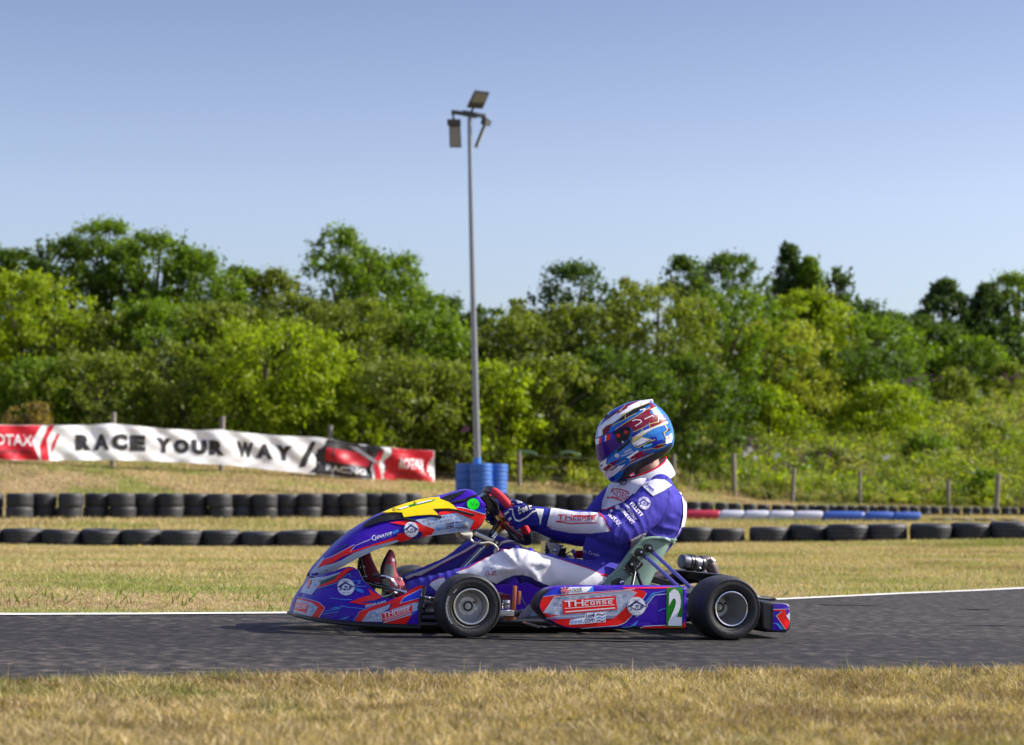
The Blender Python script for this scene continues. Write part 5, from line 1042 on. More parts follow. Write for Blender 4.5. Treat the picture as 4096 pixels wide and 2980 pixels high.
pr.poly([(1480, 1163), (1900, 1160), (2040, 1162), (1800, 1172), (1500, 1172)], RED, 2); pr.poly([(1660, 1540), (1690, 1526), (2040, 1510), (2062, 1470), (2073, 1515), (2064, 1534)], RED, 2); pr.line([(1650, 1536), (1690, 1521), (1890, 1512)], 5, SILV3, 3)
pr.line([(1705, 1330), (1785, 1232), (1894, 1222)], 6, SILV3, 3); pr.poly([(1690, 1300), (1760, 1212), (1790, 1206), (1850, 1204), (1780, 1225), (1720, 1300)], CYAN, 2); pr.line([(1760, 1220), (1890, 1190)], 4, SKYB, 3)
pr.line([(1610, 1440), (1690, 1370), (1720, 1330)], 5, SILV3, 3); pr.poly([(1600, 1440), (1650, 1400), (1640, 1430)], CYAN, 2); pr.line([(1820, 1380), (1860, 1360), (1892, 1356)], 4, SKYB, 3); pr.line([(1480, 1530), (1560, 1525), (1620, 1480)], 5, SKYB, 3); pr.poly([(1500, 1535), (1570, 1520), (1640, 1460), (1600, 1520)], CYAN, 2)
pr.poly([(1894, 1168), (2043, 1164), (2039, 1530), (1892, 1525)], GREENV, 6); pr.text('2', (1908, 1516), (2034, 1518), (1914, 1178), VWHITE, 7, .05)
kb(pod, 'side_pod', label='near side pod with red and silver panels and number 2 plate')
# far side pod, plain colours
q = MB(); q.extr([Vector((p.x, 0, p.z)) for p in outline('B', POD, -.655)], .47, .655, PURPLE, .014); kb(q, 'side_pod')
# inner flap in front of the pod
q = MB(); q.loft([[L('U', x, y, v) for x, y, v in r] for r in (((1552, 880, -.42), (1600, 810, -.42), (1590, 905, -.42), (1560, 915, -.42)), ((1680, 720, -.50), (1720, 690, -.46), (1700, 870, -.46), (1640, 910, -.50)), ((1850, 590, -.60), (1870, 580, -.50), (1850, 780, -.50), (1815, 790, -.60)))], mat('pod_flap', (.20, .19, .26), .45, var=.1)); kb(q, 'pod_flap')

# ---- rear bumper
def edge(c, x, y, v): p = L(c, x, y, v); return p
RB = [(1.265, .045), (1.275, .028), (1.36, .022), (1.405, .028), (1.418, .045), (1.418, .125), (1.405, .142), (1.30, .152), (1.27, .145)]
a_ = L('C', 1618, 1040, -.56); b_ = L('C', 1838, 1395, -.56)
RB = [(a_.x - .055, b_.z + .012), (a_.x - .03, b_.z - .006), (b_.x - .02, b_.z - .008), (b_.x, b_.z + .008), (b_.x, a_.z - .006), (b_.x - .016, a_.z + .004), (a_.x - .02, a_.z + .012), (a_.x - .055, a_.z + .010)]
q = MB(); q.extr([Vector((u, 0, w_)) for u, w_ in RB], -.575, .575, BLACKP, .012); pr = Print(q, 'C', grid=24)
pr.poly([(1624, 1055), (1640, 1042), (1815, 1038), (1834, 1050), (1838, 1385), (1815, 1392), (1618, 1385)], PURPLE, 1)
pr.poly([(1626, 1115), (1836, 1110), (1840, 1150), (1790, 1195), (1838, 1270), (1838, 1378), (1788, 1378), (1665, 1200), (1735, 1138), (1628, 1130)], RED, 2); pr.poly([(1838, 1148), (1794, 1198), (1838, 1268)], SILV3, 3); pr.line([(1626, 1112), (1836, 1108)], 6, SILV3, 4); pr.line([(1735, 1140), (1662, 1200), (1785, 1378)], 6, SILV3, 4)
pr.poly([(1650, 1298), (1690, 1296), (1770, 1375), (1730, 1375)], CYAN, 2); pr.line([(1622, 1296), (1664, 1298), (1720, 1372)], 5, SKYB, 3)
kb(q, 'rear_bumper', label='black rear bumper with a purple and red end cap')
q = MB(); q.extr([L('C', x, y, -.30) for x, y in ((900, 655), (935, 645), (1060, 665), (1160, 690), (1235, 745), (1330, 830), (1400, 912), (1480, 942), (1640, 955), (1686, 978), (1690, 998), (1560, 1010), (1420, 1000), (1330, 900), (1200, 790), (1000, 760))], -.30, .32, BLACKP, .012); kb(q, 'bumper_deck')
q = MB(); q.extr([L('C', x, y, -.5) for x, y in ((1340, 1000), (1600, 1010), (1600, 1390), (1440, 1370), (1370, 1320))], -.5, -.36, BLACKP, .012)
kb(q, 'bumper_bracket')

# ---- seat
rows = [(1290, 1120, 1560), (1230, 1160, 1625), (1140, 1252, 1700), (1085, 1338, 1722), (1020, 1418, 1752), (970, 1462, 1778), (920, 1500, 1803), (875, 1532, 1826), (830, 1562, 1850), (795, 1592, 1868), (765, 1622, 1882), (738, 1656, 1894), (716, 1700, 1906), (704, 1756, 1925), (707, 1830, 1950), (712, 1880, 1968)]
sv = []; NSEAT = 41
for y, xf, xb in rows:
    f = L('B', xf, y, -.215); bk = L('B', xb, y, -.06); w_ = f.z; ub = max(bk.x, f.x + .06)
    for j in range(NSEAT):
        t = -1 + 2 * j / (NSEAT - 1); s_ = abs(t); sg = -1 if t < 0 else 1
        if s_ > .5: u = f.x + (ub - .09 - f.x) * (1 - s_) / .5; v = .215 - .008 * (1 - s_) / .5
        else: a = (s_ / .5) * PI / 2; u = (ub - .09) + .09 * math.cos(a) ** .8; v = .207 * math.sin(a) ** .75
        sv.append(Vector((u, sg * v, w_)))
sf = [(i * NSEAT + j, i * NSEAT + j + 1, (i + 1) * NSEAT + j + 1, (i + 1) * NSEAT + j) for i in range(len(rows) - 1) for j in range(NSEAT - 1)]
q = MB(); q.shell(sv, sf, -.007, SEATM)
q.loft([[Vector((u, v, .06 + .02 * abs(v) / .2)) for v in np.linspace(-.2, .2, 9)] + [Vector((u, v, .05)) for v in np.linspace(.2, -.2, 9)] for u in (.42, .6, .85)], SEATM)
# rolled rim along the top edge
rim = [L('B', x, y, -.216) for x, y in ((1252, 1140), (1338, 1085), (1418, 1020), (1500, 920), (1562, 830), (1622, 765), (1680, 722), (1756, 704), (1840, 706), (1905, 718))] + [L('B', 1950, 738, -.12), L('B', 1962, 744, 0.)]
q.tube(catmull(rim, 50), .0085, SEATM, 10); q.tube(catmull([Vector((p.x, -p.y, p.z)) for p in rim], 50), .0085, SEATM, 10)
q.loft([[L('T', x, y, v) for x, y in ((1185, 478), (1225, 392), (1330, 378), (1358, 430), (1300, 476))] for v in (-.05, .10)], mat('seat_pad', (.60, .60, .52), .6))
seat_o = kb(q, 'seat')
q = MB(); q.extr([L('T', x, y, -.226) for x, y in ((240, 955), (465, 660), (692, 860), (440, 1135))], -.226, -.221, BLACKP, 0); prs = Print(q, 'T', grid=30); prs.text('TILLETT', (522, 960), (660, 800), (505, 940), VWHITE, 1, .01); prs.line([(405, 1060), (432, 1090), (440, 1110)], 10, VWHITE, 1)
for p in ((252, 950), (468, 668), (678, 852)): q.lathe1([(.003, 0), (.003, .003), (0, .003)], L('T', *p, -.227), (0, -1, 0), STEEL, 8)
kb(q, 'seat_plate', seat_o, 0)
for (x0, y0), (x1, y1), bx, by in (((720, 690), (1450, 1360), 610, 600), ((890, 600), (1715, 1375), 800, 510)):
    q = MB(); a = L('T', x0, y0, -.255); b = L('T', x1, y1, -.33); d = (b - a).normalized(); q.bar(a, b, .008, .0155, STRUT, Vector((0, -1, 0)).cross(d).cross(d) if False else d.cross(Vector((0, 1, 0))), .002)
    c = L('T', bx, by, -.245); q.lathe1([(.0, .0), (.018, 0), (.018, .02), (0, .02)], Vector((c.x, -.245, c.z)), (0, 1, 0), BLACKP, 24)
    q.bar(c - d * .016, a + d * .012, .007, .019, BLACKM, d.cross(Vector((0, 1, 0)))); q.lathe1([(.006, 0), (.006, .006), (.003, .007), (.003, .011), (0, .011)], Vector((c.x, -.25, c.z)), (0, -1, 0), STEEL, 6); kb(q, 'seat_stay')
q = MB(); c = L('T', 420, 860, -.24); q.bar(L('T', 430, 800, -.236), L('T', 470, 960, -.236), .006, .026, BLACKM, Vector((1, 0, 0))); q.tube([L('T', 460, 930, -.24), L('T', 490, 1060, -.26), L('T', 430, 1340, -.30)], .0075, BLACKM); q.tube([L('T', 490, 990, -.24), L('T', 560, 1100, -.26), L('T', 660, 1350, -.30)], .0085, BLACKM)
q.lathe1([(.006, 0), (.006, .006), (0, .006)], c, (0, -1, 0), STEEL, 6); kb(q, 'seat_support')
q = MB(); q.extr([L('T', x, y, -.25) for x, y in ((-40, 1350), (-20, 1250), (130, 1165), (180, 1160), (240, 1200), (262, 1270), (240, 1350))], -.25, -.24, BLACKM, .002); q.lathe1([(.0105, 0), (.0105, .004), (.007, .005), (.006, .012), (0, .012)], L('T', 205, 1275, -.252), (0, -1, 0), CHROME, 12); kb(q, 'seat_bracket')

# ---- steering column, bracket, wheel, display
q = MB(); q.tube([L('Z', 330, 1700, .0), L('Z', 545, 1490, .0), L('Z', 1070, 945, .0)], .0105, CHROME, 16); q.tube([L('Z', 1180, 810, 0), L('Z', 1345, 610, 0)], .0125, CHROME, 16)
q.tube([L('Z', 1060, 960, 0), L('Z', 1125, 880, 0)], .0145, BRASS, 16); q.tube([L('Z', 1115, 890, 0), L('Z', 1215, 760, 0)], .016, BLACKM, 16); q.tube([L('Z', 1320, 640, 0), L('Z', 1430, 500, 0)], [.016, .020], BRASS, 18); q.tube([L('Z', 1410, 520, 0), L('Z', 1475, 440, 0)], .022, REDM, 18); kb(q, 'steering_column')
q = MB(); q.bar(L('Z', 790, 650, -.03), L('Z', 1290, 880, -.03), .012, .018, STEEL, Vector((0, 0, 1)), .001); q.bar(L('Z', 790, 700, -.028), L('Z', 1300, 930, -.028), .012, .014, BLACKM, Vector((0, 0, 1)), .001); q.lathe1([(.013, 0), (.013, .01), (.007, .011), (.007, .013), (0, .013)], L('Z', 1335, 890, -.035), (0, -1, 0), BLACKM, 14); q.lathe1([(.006, 0), (.006, .002), (0, .002)], L('Z', 1335, 890, -.049), (0, -1, 0), STEEL, 10); q.lathe1([(.005, 0), (.005, .004), (0, .004)], L('Z', 858, 668, -.04), (0, -1, 0), CHROME, 10)
q.bar(L('Z', 840, 590, -.02), L('Z', 790, 660, -.02), .012, .012, BLACKM); kb(q, 'column_bracket')
q = MB(); q.extr(outline('Z', ((492, 660), (485, 710), (515, 760), (600, 795), (700, 825), (760, 790), (785, 720), (780, 640)), -.06), -.06, .05, TANK, .012); kb(q, 'catch_bottle')
q = MB(); q.tube(catmull([L('Z', *p) for p in ((715, 815, -.07), (800, 880, -.07), (960, 905, -.07), (1150, 890, -.07), (1280, 940, -.07), (1360, 1040, -.07), (1360, 1140, -.07), (1300, 1250, -.05))], 30), .0052, HOSE, 10); kb(q, 'breather_hose')
q = MB(); q.tube(catmull([L('Z', *p) for p in ((1300, 1160, -.02), (1300, 1060, .0), (1400, 930, .02), (1520, 875, .04), (1650, 858, .06), (1780, 885, .08), (1900, 960, .1), (1985, 1060, .12))], 30), .0062, HOSE, 10); kb(q, 'breather_hose')
q = MB(); q.tube(catmull([L('S', *p) for p in ((515, 770, -.02), (560, 850, -.02), (700, 920, -.02), (720, 1000, -.02), (690, 1120, -.02), (640, 1230, -.02), (570, 1370, -.01))], 24), .004, BLACKP, 8); q.tube(catmull([L('S', *p) for p in ((500, 965, .0), (560, 1040, 0), (640, 1052, 0), (710, 1010, 0))], 12), .0025, BLACKP, 6); kb(q, 'cable')
# steering wheel: rim in a plane holding the lateral axis
SWC = L('S', 985, 885, 0); e2 = (L('S', 1420, 1480, 0) - L('S', 560, 285, 0)); half = e2.length / 2; e2.normalize(); e3 = Vector((0, 1, 0)).cross(e2); e3 = e3 if e3.z > 0 else -e3
RV = .155
def rimp(a, r=1.): return SWC + Vector((0, 1, 0)) * (math.sin(a) * RV * r) + e2 * (-math.cos(a) * half * r * (1 - .06 * abs(math.cos(a)) ** 6))
sw = MB()   # a = 0 is the top of the rim
sw.tube([rimp(a) for a in np.linspace(.42, PI - .42, 24)], .0175, mat('red_grip', (.60, .015, .03), .75, var=.12, bump=.2, bscale=400), 14); sw.tube([rimp(a) for a in np.linspace(PI + .42, 2 * PI - .42, 24)], .0175, MATS['red_grip'], 14)
for s, g_ in ((0, .46), (PI, .95)): sw.tube([rimp(s + a) for a in np.linspace(-g_, g_, 16)], .0205 if s else .018, BLACKP, 14)
swo = kb(sw, 'steering_wheel', label='red and black kart steering wheel')
q = MB(); hubc = SWC - e3 * .035
for a in (.0, PI * .5, -PI * .5): q.bar(hubc + (rimp(a + PI) - SWC) * .12, rimp(a + PI, .93), .022, .006, REDM, e3)
q.bar(hubc - e2 * .03, hubc + e2 * .045, .06, .014, BRASS, e3); q.bar(rimp(PI, .95) - Vector((0, .03, 0)) - e3 * .02, hubc + e2 * .02 - Vector((0, .03, 0)), .02, .006, BLACKM, e3); kb(q, 'spoke', swo)
q = MB(); A = [L('S', x, y, -.05) for x, y in ((415, 490), (545, 400), (800, 660), (830, 830), (740, 905), (640, 850), (545, 760))]; q.extr(A, -.05, .06, DISPLAY, .006); q.bar(L('S', 610, 450, -.051), L('S', 790, 640, -.051), .004, .006, BLACKP); kb(q, 'display')
# ---- front bars and pedals
q = MB(); q.tube([L('F', 300, 985, -.10), L('F', 440, 1000, -.13), L('F', 760, 1085, -.25), L('F', 1215, 1200, -.42)], .0075, CHROME, 14); q.tube(catmull([L('F', *p) for p in ((740, 1320, -.20), (860, 1295, -.26), (960, 1245, -.3), (1010, 1190, -.32))], 14), .0075, CHROME, 12); q.rod(L('F', 1560, 1310, -.50), L('F', 1740, 1340, -.45), .008, CHROME); q.bar(L('F', 1690, 1340, -.45), L('F', 1850, 1365, -.45), .014, .018, STEEL); q.lathe1([(.0065, 0), (.0065, .004), (0, .004)], L('F', 1795, 1370, -.46), (0, -1, 0), CHROME, 8); kb(q, 'front_bar')
q = MB(); q.tube(catmull([L('F', *p) for p in ((660, 840, -.14), (760, 850, -.16), (880, 900, -.17), (960, 970, -.17), (1030, 1080, -.17))], 16), .0065, CHROME, 14); q.tube([L('F', 500, 835, -.13), L('F', 690, 845, -.145)], .0080, BLACKP, 12); q.lathe1([(.0085, -.02), (.0085, .02)], L('F', 1030, 1080, -.17), (0, 1, 0), CHROME, 14, ); kb(q, 'brake_pedal')
q = MB(); q.tube([L('F', 225, 430, .02), L('F', 280, 640, .02), L('F', 350, 950, .02)], .004, BLACKM, 8); q.bar(L('F', 235, 660, .02), L('F', 320, 640, .02), .03, .008, STEEL); q.tube([L('F', 250, 600, .0), L('F', 340, 930, .0)], .005, BLACKM, 8); q.tube([L('F', 290, 860, .0), L('F', 380, 860, .0)], .005, STEEL, 8); kb(q, 'throttle_pedal')
# ---- brake caliper, reservoir, tank behind the front wheel
q = MB(); a, b = L('U', 1180, 780, -.40), L('U', 1450, 885, -.40); c = (a + b) / 2
q.box(c, (b.x - a.x, .05, a.z - b.z), STEEL, None, .004)
for k in range(4): q.box(Vector((c.x, c.y - .026, a.z - .004 - .0055 * k)), (b.x - a.x - .006, .004, .0025), RIM, None, .0005)
q.box(L('U', 1490, 835, -.39), (.012, .03, .02), BLACKP); kb(q, 'brake_caliper')
q = MB(); c = L('U', 1335, 690, -.39); q.lathe1([(0, -.016), (.017, -.016), (.0175, -.006), (.016, -.005), (.0175, -.003), (.0175, .006), (.016, .007), (.0175, .009), (.016, .017), (0, .018)], c, (0, 0, 1), STEEL, 24); kb(q, 'fluid_reservoir')
q = MB(); q.box(L('U', 1470, 590, -.36), (.014, .02, .10), ORANGE, Matrix.Rotation(.05, 3, 'Y'), .002); q.box(L('U', 1390, 918, -.39), (.046, .02, .012), ORANGE, None, .002); q.bar(L('U', 1555, 470, -.34), L('U', 1545, 690, -.34), .012, .01, ORANGE); kb(q, 'chain_guard')
q = MB(); a, b = L('U', 1120, 520, -.14), L('U', 1440, 760, -.14); q.box(((a.x + b.x) / 2 - .03, 0, (a.z + b.z) / 2), (b.x - a.x + .06, .26, a.z - b.z), FUEL, None, .015); kb(q, 'fuel_tank')
q = MB(); q.tube(catmull([L('U', *p) for p in ((1580, 470, -.3), (1590, 580, -.32), (1680, 720, -.34), (1820, 620, -.4))], 16), .003, BLACKP, 6); q.tube([L('U', 1630, 990, -.42), L('U', 1880, 1060, -.55)], .005, STEEL, 8); q.bar(L('U', 1860, 1050, -.55), L('U', 2000, 1060, -.6), .02, .006, CHROME); kb(q, 'pod_stay')
# ---- engine side: air box, carburettor, exhaust
q = MB(); c = L('M', 480, 420, .28)
q.extr([L('M', x, y, .28) for x, y in ((375, 320), (700, 400), (640, 480), (600, 620), (400, 600))], .22, .34, STEEL, .006); kb(q, 'air_box')
q = MB(); c = L('M', 480, 470, .24)
q.lathe1([(0, -.03), (.019, -.03), (.019, -.012), (.021, -.011), (.021, -.002), (.019, -.001), (.019, .014), (.0165, .015), (.0165, .03), (0, .03)], c, (0, 0, 1), BLACKP, 24); q.box(L('M', 520, 515, .215), (.014, .012, .010), STEEL); q.box(L('M', 595, 500, .215), (.012, .014, .012), CHROME)
q.extr([L('M', x, y, .24) for x, y in ((640, 470), (800, 450), (780, 560), (790, 650), (660, 690), (600, 600))], .22, .27, BLACKM, .004); q.rod(L('M', 550, 640, .22), L('M', 680, 480, .22), .004, STEEL); kb(q, 'engine')
q = MB(); q.rod(L('M', 940, 480, .2), L('M', 965, 560, .2), .008, STRUT, 12); q.rod(L('M', 965, 560, .2), L('M', 985, 680, .2), .006, CHROME, 12); q.tube([L('M', 800, 610, .2), L('M', 900, 640, .2), L('M', 905, 710, .19)], .010, STEEL, 12); q.lathe1([(0, -.01), (.014, -.01), (.014, .008), (.010, .012), (0, .012)], L('M', 905, 715, .185), (0, -1, 0), CHROME, 16); q.box(L('M', 1050, 580, .22), (.05, .03, .034), REDM, None, .006); q.lathe1([(.004, 0), (.004, .005), (0, .005)], L('M', 1075, 565, .2), (0, -1, 0), RED, 8); q.tube(catmull([L('M', *p) for p in ((660, 690, .2), (760, 670, .2), (850, 680, .2))], 8), .003, HOSE, 6)
q.tube(catmull([L('M', *p) for p in ((790, 590, .2), (860, 540, .21), (940, 520, .22))], 8), .0025, BLACKP, 6); kb(q, 'carburettor')
ex = MB(); a = L('C', 408, 478, .16); b = L('C', 700, 520, .20); d = (b - a).normalized(); Lm = (b - a).length
ex.lathe1([(0, 0), (.020, .0), (.030, .002), (.0325, .008), (.0325, Lm * .5), (.0325, Lm * .98), (.027, Lm), (0, Lm)], a, d, mat('muffler_steel', (.13, .13, .16), .4, metal=.7, var=.12), 32); exo = kb(ex, 'exhaust_silencer')
q = MB()
for f, r in ((.36, .0365), (.50, .037), (.86, .0365)): q.lathe1([(r - .004, f * Lm - .008), (r, f * Lm - .006), (r, f * Lm + .006), (r - .004, f * Lm + .008)], a, d, BLACKM, 32)
q.rod(L('C', 640, 555, .165), L('C', 660, 580, .165), .007, STEEL); q.rod(L('C', 800, 440, .17), L('C', 850, 480, .17), .007, CHROME); kb(q, 'hose_clamp', exo)
q = MB(); q.tube(catmull([L('C', *p) for p in ((660, 500, .20), (740, 490, .20), (800, 540, .20), (845, 630, .20), (870, 740, .20))], 20), [.031 - .008 * k / 19 for k in range(20)], PIPE, 20); q.tube(catmull([L('C', *p) for p in ((-60, 730, .26), (120, 690, .27), (380, 690, .28), (620, 660, .28), (800, 690, .27), (900, 800, .25))], 24), [.018, .020, .022, .024, .026, .029, .031, .033, .035, .036, .036, .036, .036, .036, .036, .035, .034, .033, .032, .031, .03, .029, .028, .027], PIPE, 20); kb(q, 'exhaust_pipe', exo)
q = MB(); q.extr([L('T', x, y, .05) for x, y in ((820, 1100), (1150, 1190), (1500, 1290), (1500, 1400), (760, 1400), (740, 1300))], .05, .10, BLACKM, .003); q.extr([L('T', x, y, .0) for x, y in ((800, 1260), (1140, 1345), (1130, 1380), (790, 1370))], .0, .03, mat('perforated_mesh', (.22, .24, .15), .6, metal=.5, var=.7, vscale=260), .002); kb(q, 'chain_cover')
# ------------------------------------------------------------------ the driver
def limb(mb, pts, seg=18):
    """pts: (view, x, y, v, radius in the picture plane, radius across); a closed tube with elliptical sections"""
    P = [(L(c, x, y, v), rp, rl) for c, x, y, v, rp, rl in pts]; n = 4 * (len(P) - 1) + 1
    C = catmull([p[0] for p in P], n); rp = catmull([(p[1], p[2], 0) for p in P], n); rings = []
    for i in range(n):
        t = (C[min(i + 1, n - 1)] - C[max(i - 1, 0)]).normalized(); lat = Vv - t * Vv.dot(t); lat.normalize(); nn = t.cross(lat)
        rings.append([C[i] + nn * (math.cos(2 * PI * k / seg) * rp[i].x) + lat * (math.sin(2 * PI * k / seg) * rp[i].y) for k in range(seg)])
    for s, i in ((-1, 0), (1, n - 1)):   # rounded ends
        t = (C[min(i + 1, n - 1)] - C[max(i - 1, 0)]).normalized(); c = C[i]; ex = []
        for a in (.35, .7, .92): ex.append([c + (p - c) * math.sqrt(1 - a * a) + t * s * a * min(rp[i].x, rp[i].y) for p in rings[0 if s < 0 else -1]] if True else None)
        if s < 0: rings = list(reversed(ex)) + rings
        else: rings = rings + ex
    mb.loft(rings, SUITB)
def fuse(mb, voxel, smooth_it=4):
    """one continuous skin from overlapping limbs"""
    me = bpy.data.meshes.new('skin'); me.from_pydata(mb.v, [], mb.f); o = bpy.data.objects.new('skin', me); COL.objects.link(o)
    m = o.modifiers.new('fuse', 'REMESH'); m.mode = 'VOXEL'; m.voxel_size = voxel; m.adaptivity = 0
    s = o.modifiers.new('relax', 'SMOOTH'); s.factor = .5; s.iterations = smooth_it
    dg = bpy.context.evaluated_depsgraph_get(); r = bpy.data.meshes.new_from_object(o.evaluated_get(dg))
    n = len(r.vertices); V = np.empty(n * 3, np.float32); r.vertices.foreach_get('co', V); N = np.empty(n * 3, np.float32); r.vertex_normals.foreach_get('vector', N)
    F = [tuple(p.vertices) for p in r.polygons]; bpy.data.objects.remove(o); bpy.data.meshes.remove(me); bpy.data.meshes.remove(r)
    return V.reshape(-1, 3).astype(float), N.reshape(-1, 3).astype(float), F

body = MB()
# trunk, leaning back in the seat with rounded shoulders
limb(body, [('B', 1440, 1075, 0, .095, .165), ('B', 1400, 960, 0, .108, .170), ('B', 1375, 850, 0, .118, .165), ('B', 1470, 700, 0, .130, .180), ('B', 1640, 540, 0, .150, .195), ('B', 1700, 390, 0, .152, .205), ('B', 1722, 280, 0, .130, .190), ('B', 1742, 215, 0, .095, .140), ('B', 1755, 180, 0, .060, .085)], 26)
limb(body, [('B', 1560, 900, 0, .08, .15), ('B', 1700, 690, 0, .11, .17), ('B', 1850, 560, 0, .085, .16), ('B', 1890, 420, 0, .078, .16), ('B', 1872, 310, 0, .064, .14), ('B', 1862, 260, 0, .045, .11)], 22)
# near arm
limb(body, [('B', 1850, 215, -.165, .055, .05), ('B', 1800, 330, -.205, .078, .062), ('B', 1660, 475, -.240, .078, .062), ('B', 1520, 590, -.265, .070, .060), ('B', 1390, 635, -.280, .062, .055), ('B', 1240, 585, -.270, .056, .050), ('B', 1050, 555, -.240, .050, .047), ('B', 880, 530, -.215, .044, .042), ('B', 800, 512, -.205, .040, .040)], 20)
# far arm
limb(body, [('B', 1640, 190, .165, .055, .05), ('B', 1480, 300, .205, .072, .062), ('B', 1330, 430, .255, .068, .060), ('B', 1215, 560, .285, .062, .056), ('B', 1130, 660, .270, .058, .052), ('B', 1000, 655, .24, .050, .047), ('B', 830, 610, .21, .045, .042), ('B', 700, 560, .19, .040, .040)], 20)
# near leg
limb(body, [('B', 1420, 1075, -.105, .085, .080), ('B', 1200, 1085, -.150, .082, .080), ('B', 900, 1045, -.205, .076, .075), ('B', 640, 975, -.245, .072, .070), ('B', 490, 935, -.255, .066, .066), ('B', 330, 985, -.250, .064, .062), ('B', 130, 1075, -.235, .062, .058), ('F', 2150, 1060, -.205, .058, .052), ('F', 1750, 1110, -.165, .050, .045), ('F', 1430, 1130, -.135, .042, .040)], 20)
# far leg
limb(body, [('B', 1420, 1085, .105, .080, .080), ('B', 1100, 1085, .160, .070, .075), ('B', 700, 1000, .215, .066, .070), ('Z', 1480, 1120, .235, .066, .066), ('Z', 1120, 1060, .235, .064, .064), ('Z', 760, 1180, .215, .064, .062), ('F', 2250, 690, .19, .060, .056), ('F', 1800, 850, .16, .053, .048), ('F', 1440, 960, .135, .045, .042), ('F', 1225, 1000, .120, .036, .036)], 20)
V, N_, F = fuse(body, .0075, 5)
# folds in the cloth, strongest near the bent joints
def seg_dist(P, a, b):
    a, b = np.array(a), np.array(b); t = np.clip(((P - a) @ (b - a)) / ((b - a) @ (b - a)), 0, 1); return np.linalg.norm(P - (a + t[:, None] * (b - a)), axis=1)
amp = np.full(len(V), .0026)
def fold_zone(a, ra, k): 
    global amp
    amp = np.maximum(amp, k * np.exp(-(np.linalg.norm(V - np.array(a), axis=1) / ra) ** 2))
KN = L('B', 520, 960, -.25); EL = L('B', 1390, 640, -.28); EF = L('B', 1170, 620, .28); WA = L('B', 1400, 930, -.05); SH = L('B', 1800, 330, -.2); KF = L('Z', 1110, 1060, .235); AN = L('F', 1600, 1120, -.15); BK_ = L('B', 1860, 640, -.1); FA = L('B', 1080, 560, -.24)
for a, r, k in ((KN, .17, .0030), (EL, .13, .0060), (EF, .14, .006), (WA, .18, .0060), (SH, .12, .0045), (KF, .14, .006), (AN, .12, .006), (BK_, .14, .007), (FA, .12, .0045), (L('B', 200, 1020, -.24), .12, .006)): fold_zone(a, r, k)
D = np.zeros(len(V)); 
KN_, EL_, WA_, BK2 = np.array(KN), np.array(EL), np.array(WA), np.array(BK_)
for i in range(len(V)):
    p = V[i]; w1 = noise.noise(Vector(p * 9.)); q = Vector((p[0] * 24 + p[2] * 9 + w1 * .8, p[1] * 7, p[2] * 5 - p[0] * 2 + w1)); q2 = Vector((p[0] * 10 + p[2] * 22, p[1] * 8, (p[2] - p[0]) * 4))
    r = 1 - abs(noise.noise(q)) * 2.2; r2 = 1 - abs(noise.noise(q2 + Vector((3.1, 0, 7)))) * 2.2
    D[i] = .6 * r + .6 * r2 - .55 + .15 * noise.noise(Vector(p * 22))
# long folds running off the bent knee
dk = V - KN_; ang = np.arctan2(dk[:, 2], dk[:, 0]); rad = np.hypot(dk[:, 0], dk[:, 2]); near_leg = V[:, 1] < -.12
fk = ((1 - np.abs(np.sin(ang * 4.0 + 2.2 * np.sin(rad * 16) + .5))) ** 1.6 * 2 - .7) * np.exp(-((rad - .10) / .065) ** 2) * near_leg
def rings(a, b, lam, zc, zr, k, seed):
    a, b, zc = np.array(a), np.array(b), np.array(zc); ax = (b - a) / np.linalg.norm(b - a); s_ = (V - a) @ ax; out = np.zeros(len(V)); wz = np.exp(-(np.linalg.norm(V - zc, axis=1) / zr) ** 2) * k
    for i in np.nonzero(wz > k * .03)[0]: out[i] = ((1 - abs(math.sin(PI * s_[i] / lam + 2.0 * noise.noise(Vector(V[i] * 7 + seed))))) ** 1.4 * 1.8 - .6) * wz[i] * (.5 + .8 * noise.noise(Vector(V[i] * 11 - seed)))
    return out
RF = rings(L('B', 1390, 640, -.28), L('B', 850, 525, -.21), .034, L('B', 1330, 620, -.27), .10, .0060, 1.3) + rings(L('B', 1800, 330, -.2), L('B', 1400, 640, -.28), .042, L('B', 1500, 600, -.26), .11, .0065, 4.1) + rings(L('B', 1390, 640, -.28), L('B', 850, 525, -.21), .03, L('B', 900, 535, -.22), .09, .0035, 7.7)
RF += rings(L('B', 1500, 1000, 0), L('B', 1650, 560, 0), .036, L('B', 1420, 950, -.12), .16, .0065, 2.6) + rings(L('B', 1500, 1000, 0), L('B', 1750, 500, 0), .045, L('B', 1850, 650, -.14), .13, .0070, 5.2) + rings(L('B', 490, 935, -.25), L('F', 1430, 1130, -.13), .04, L('F', 1900, 1080, -.18), .13, .006, 9.1) + rings(L('B', 1700, 300, -.1), L('B', 1850, 330, -.2), .03, L('B', 1700, 330, -.2), .09, .0045, 3.3)
V = V + N_ * (D * amp * .75 + fk * .0085 + RF)[:, None]
bd = MB(); bd.add([Vector(p) for p in V], F, SUITB); BV = bd.bvh()
pr = Print(bd, 'B', KART, .0006, .0036, 7, BV)
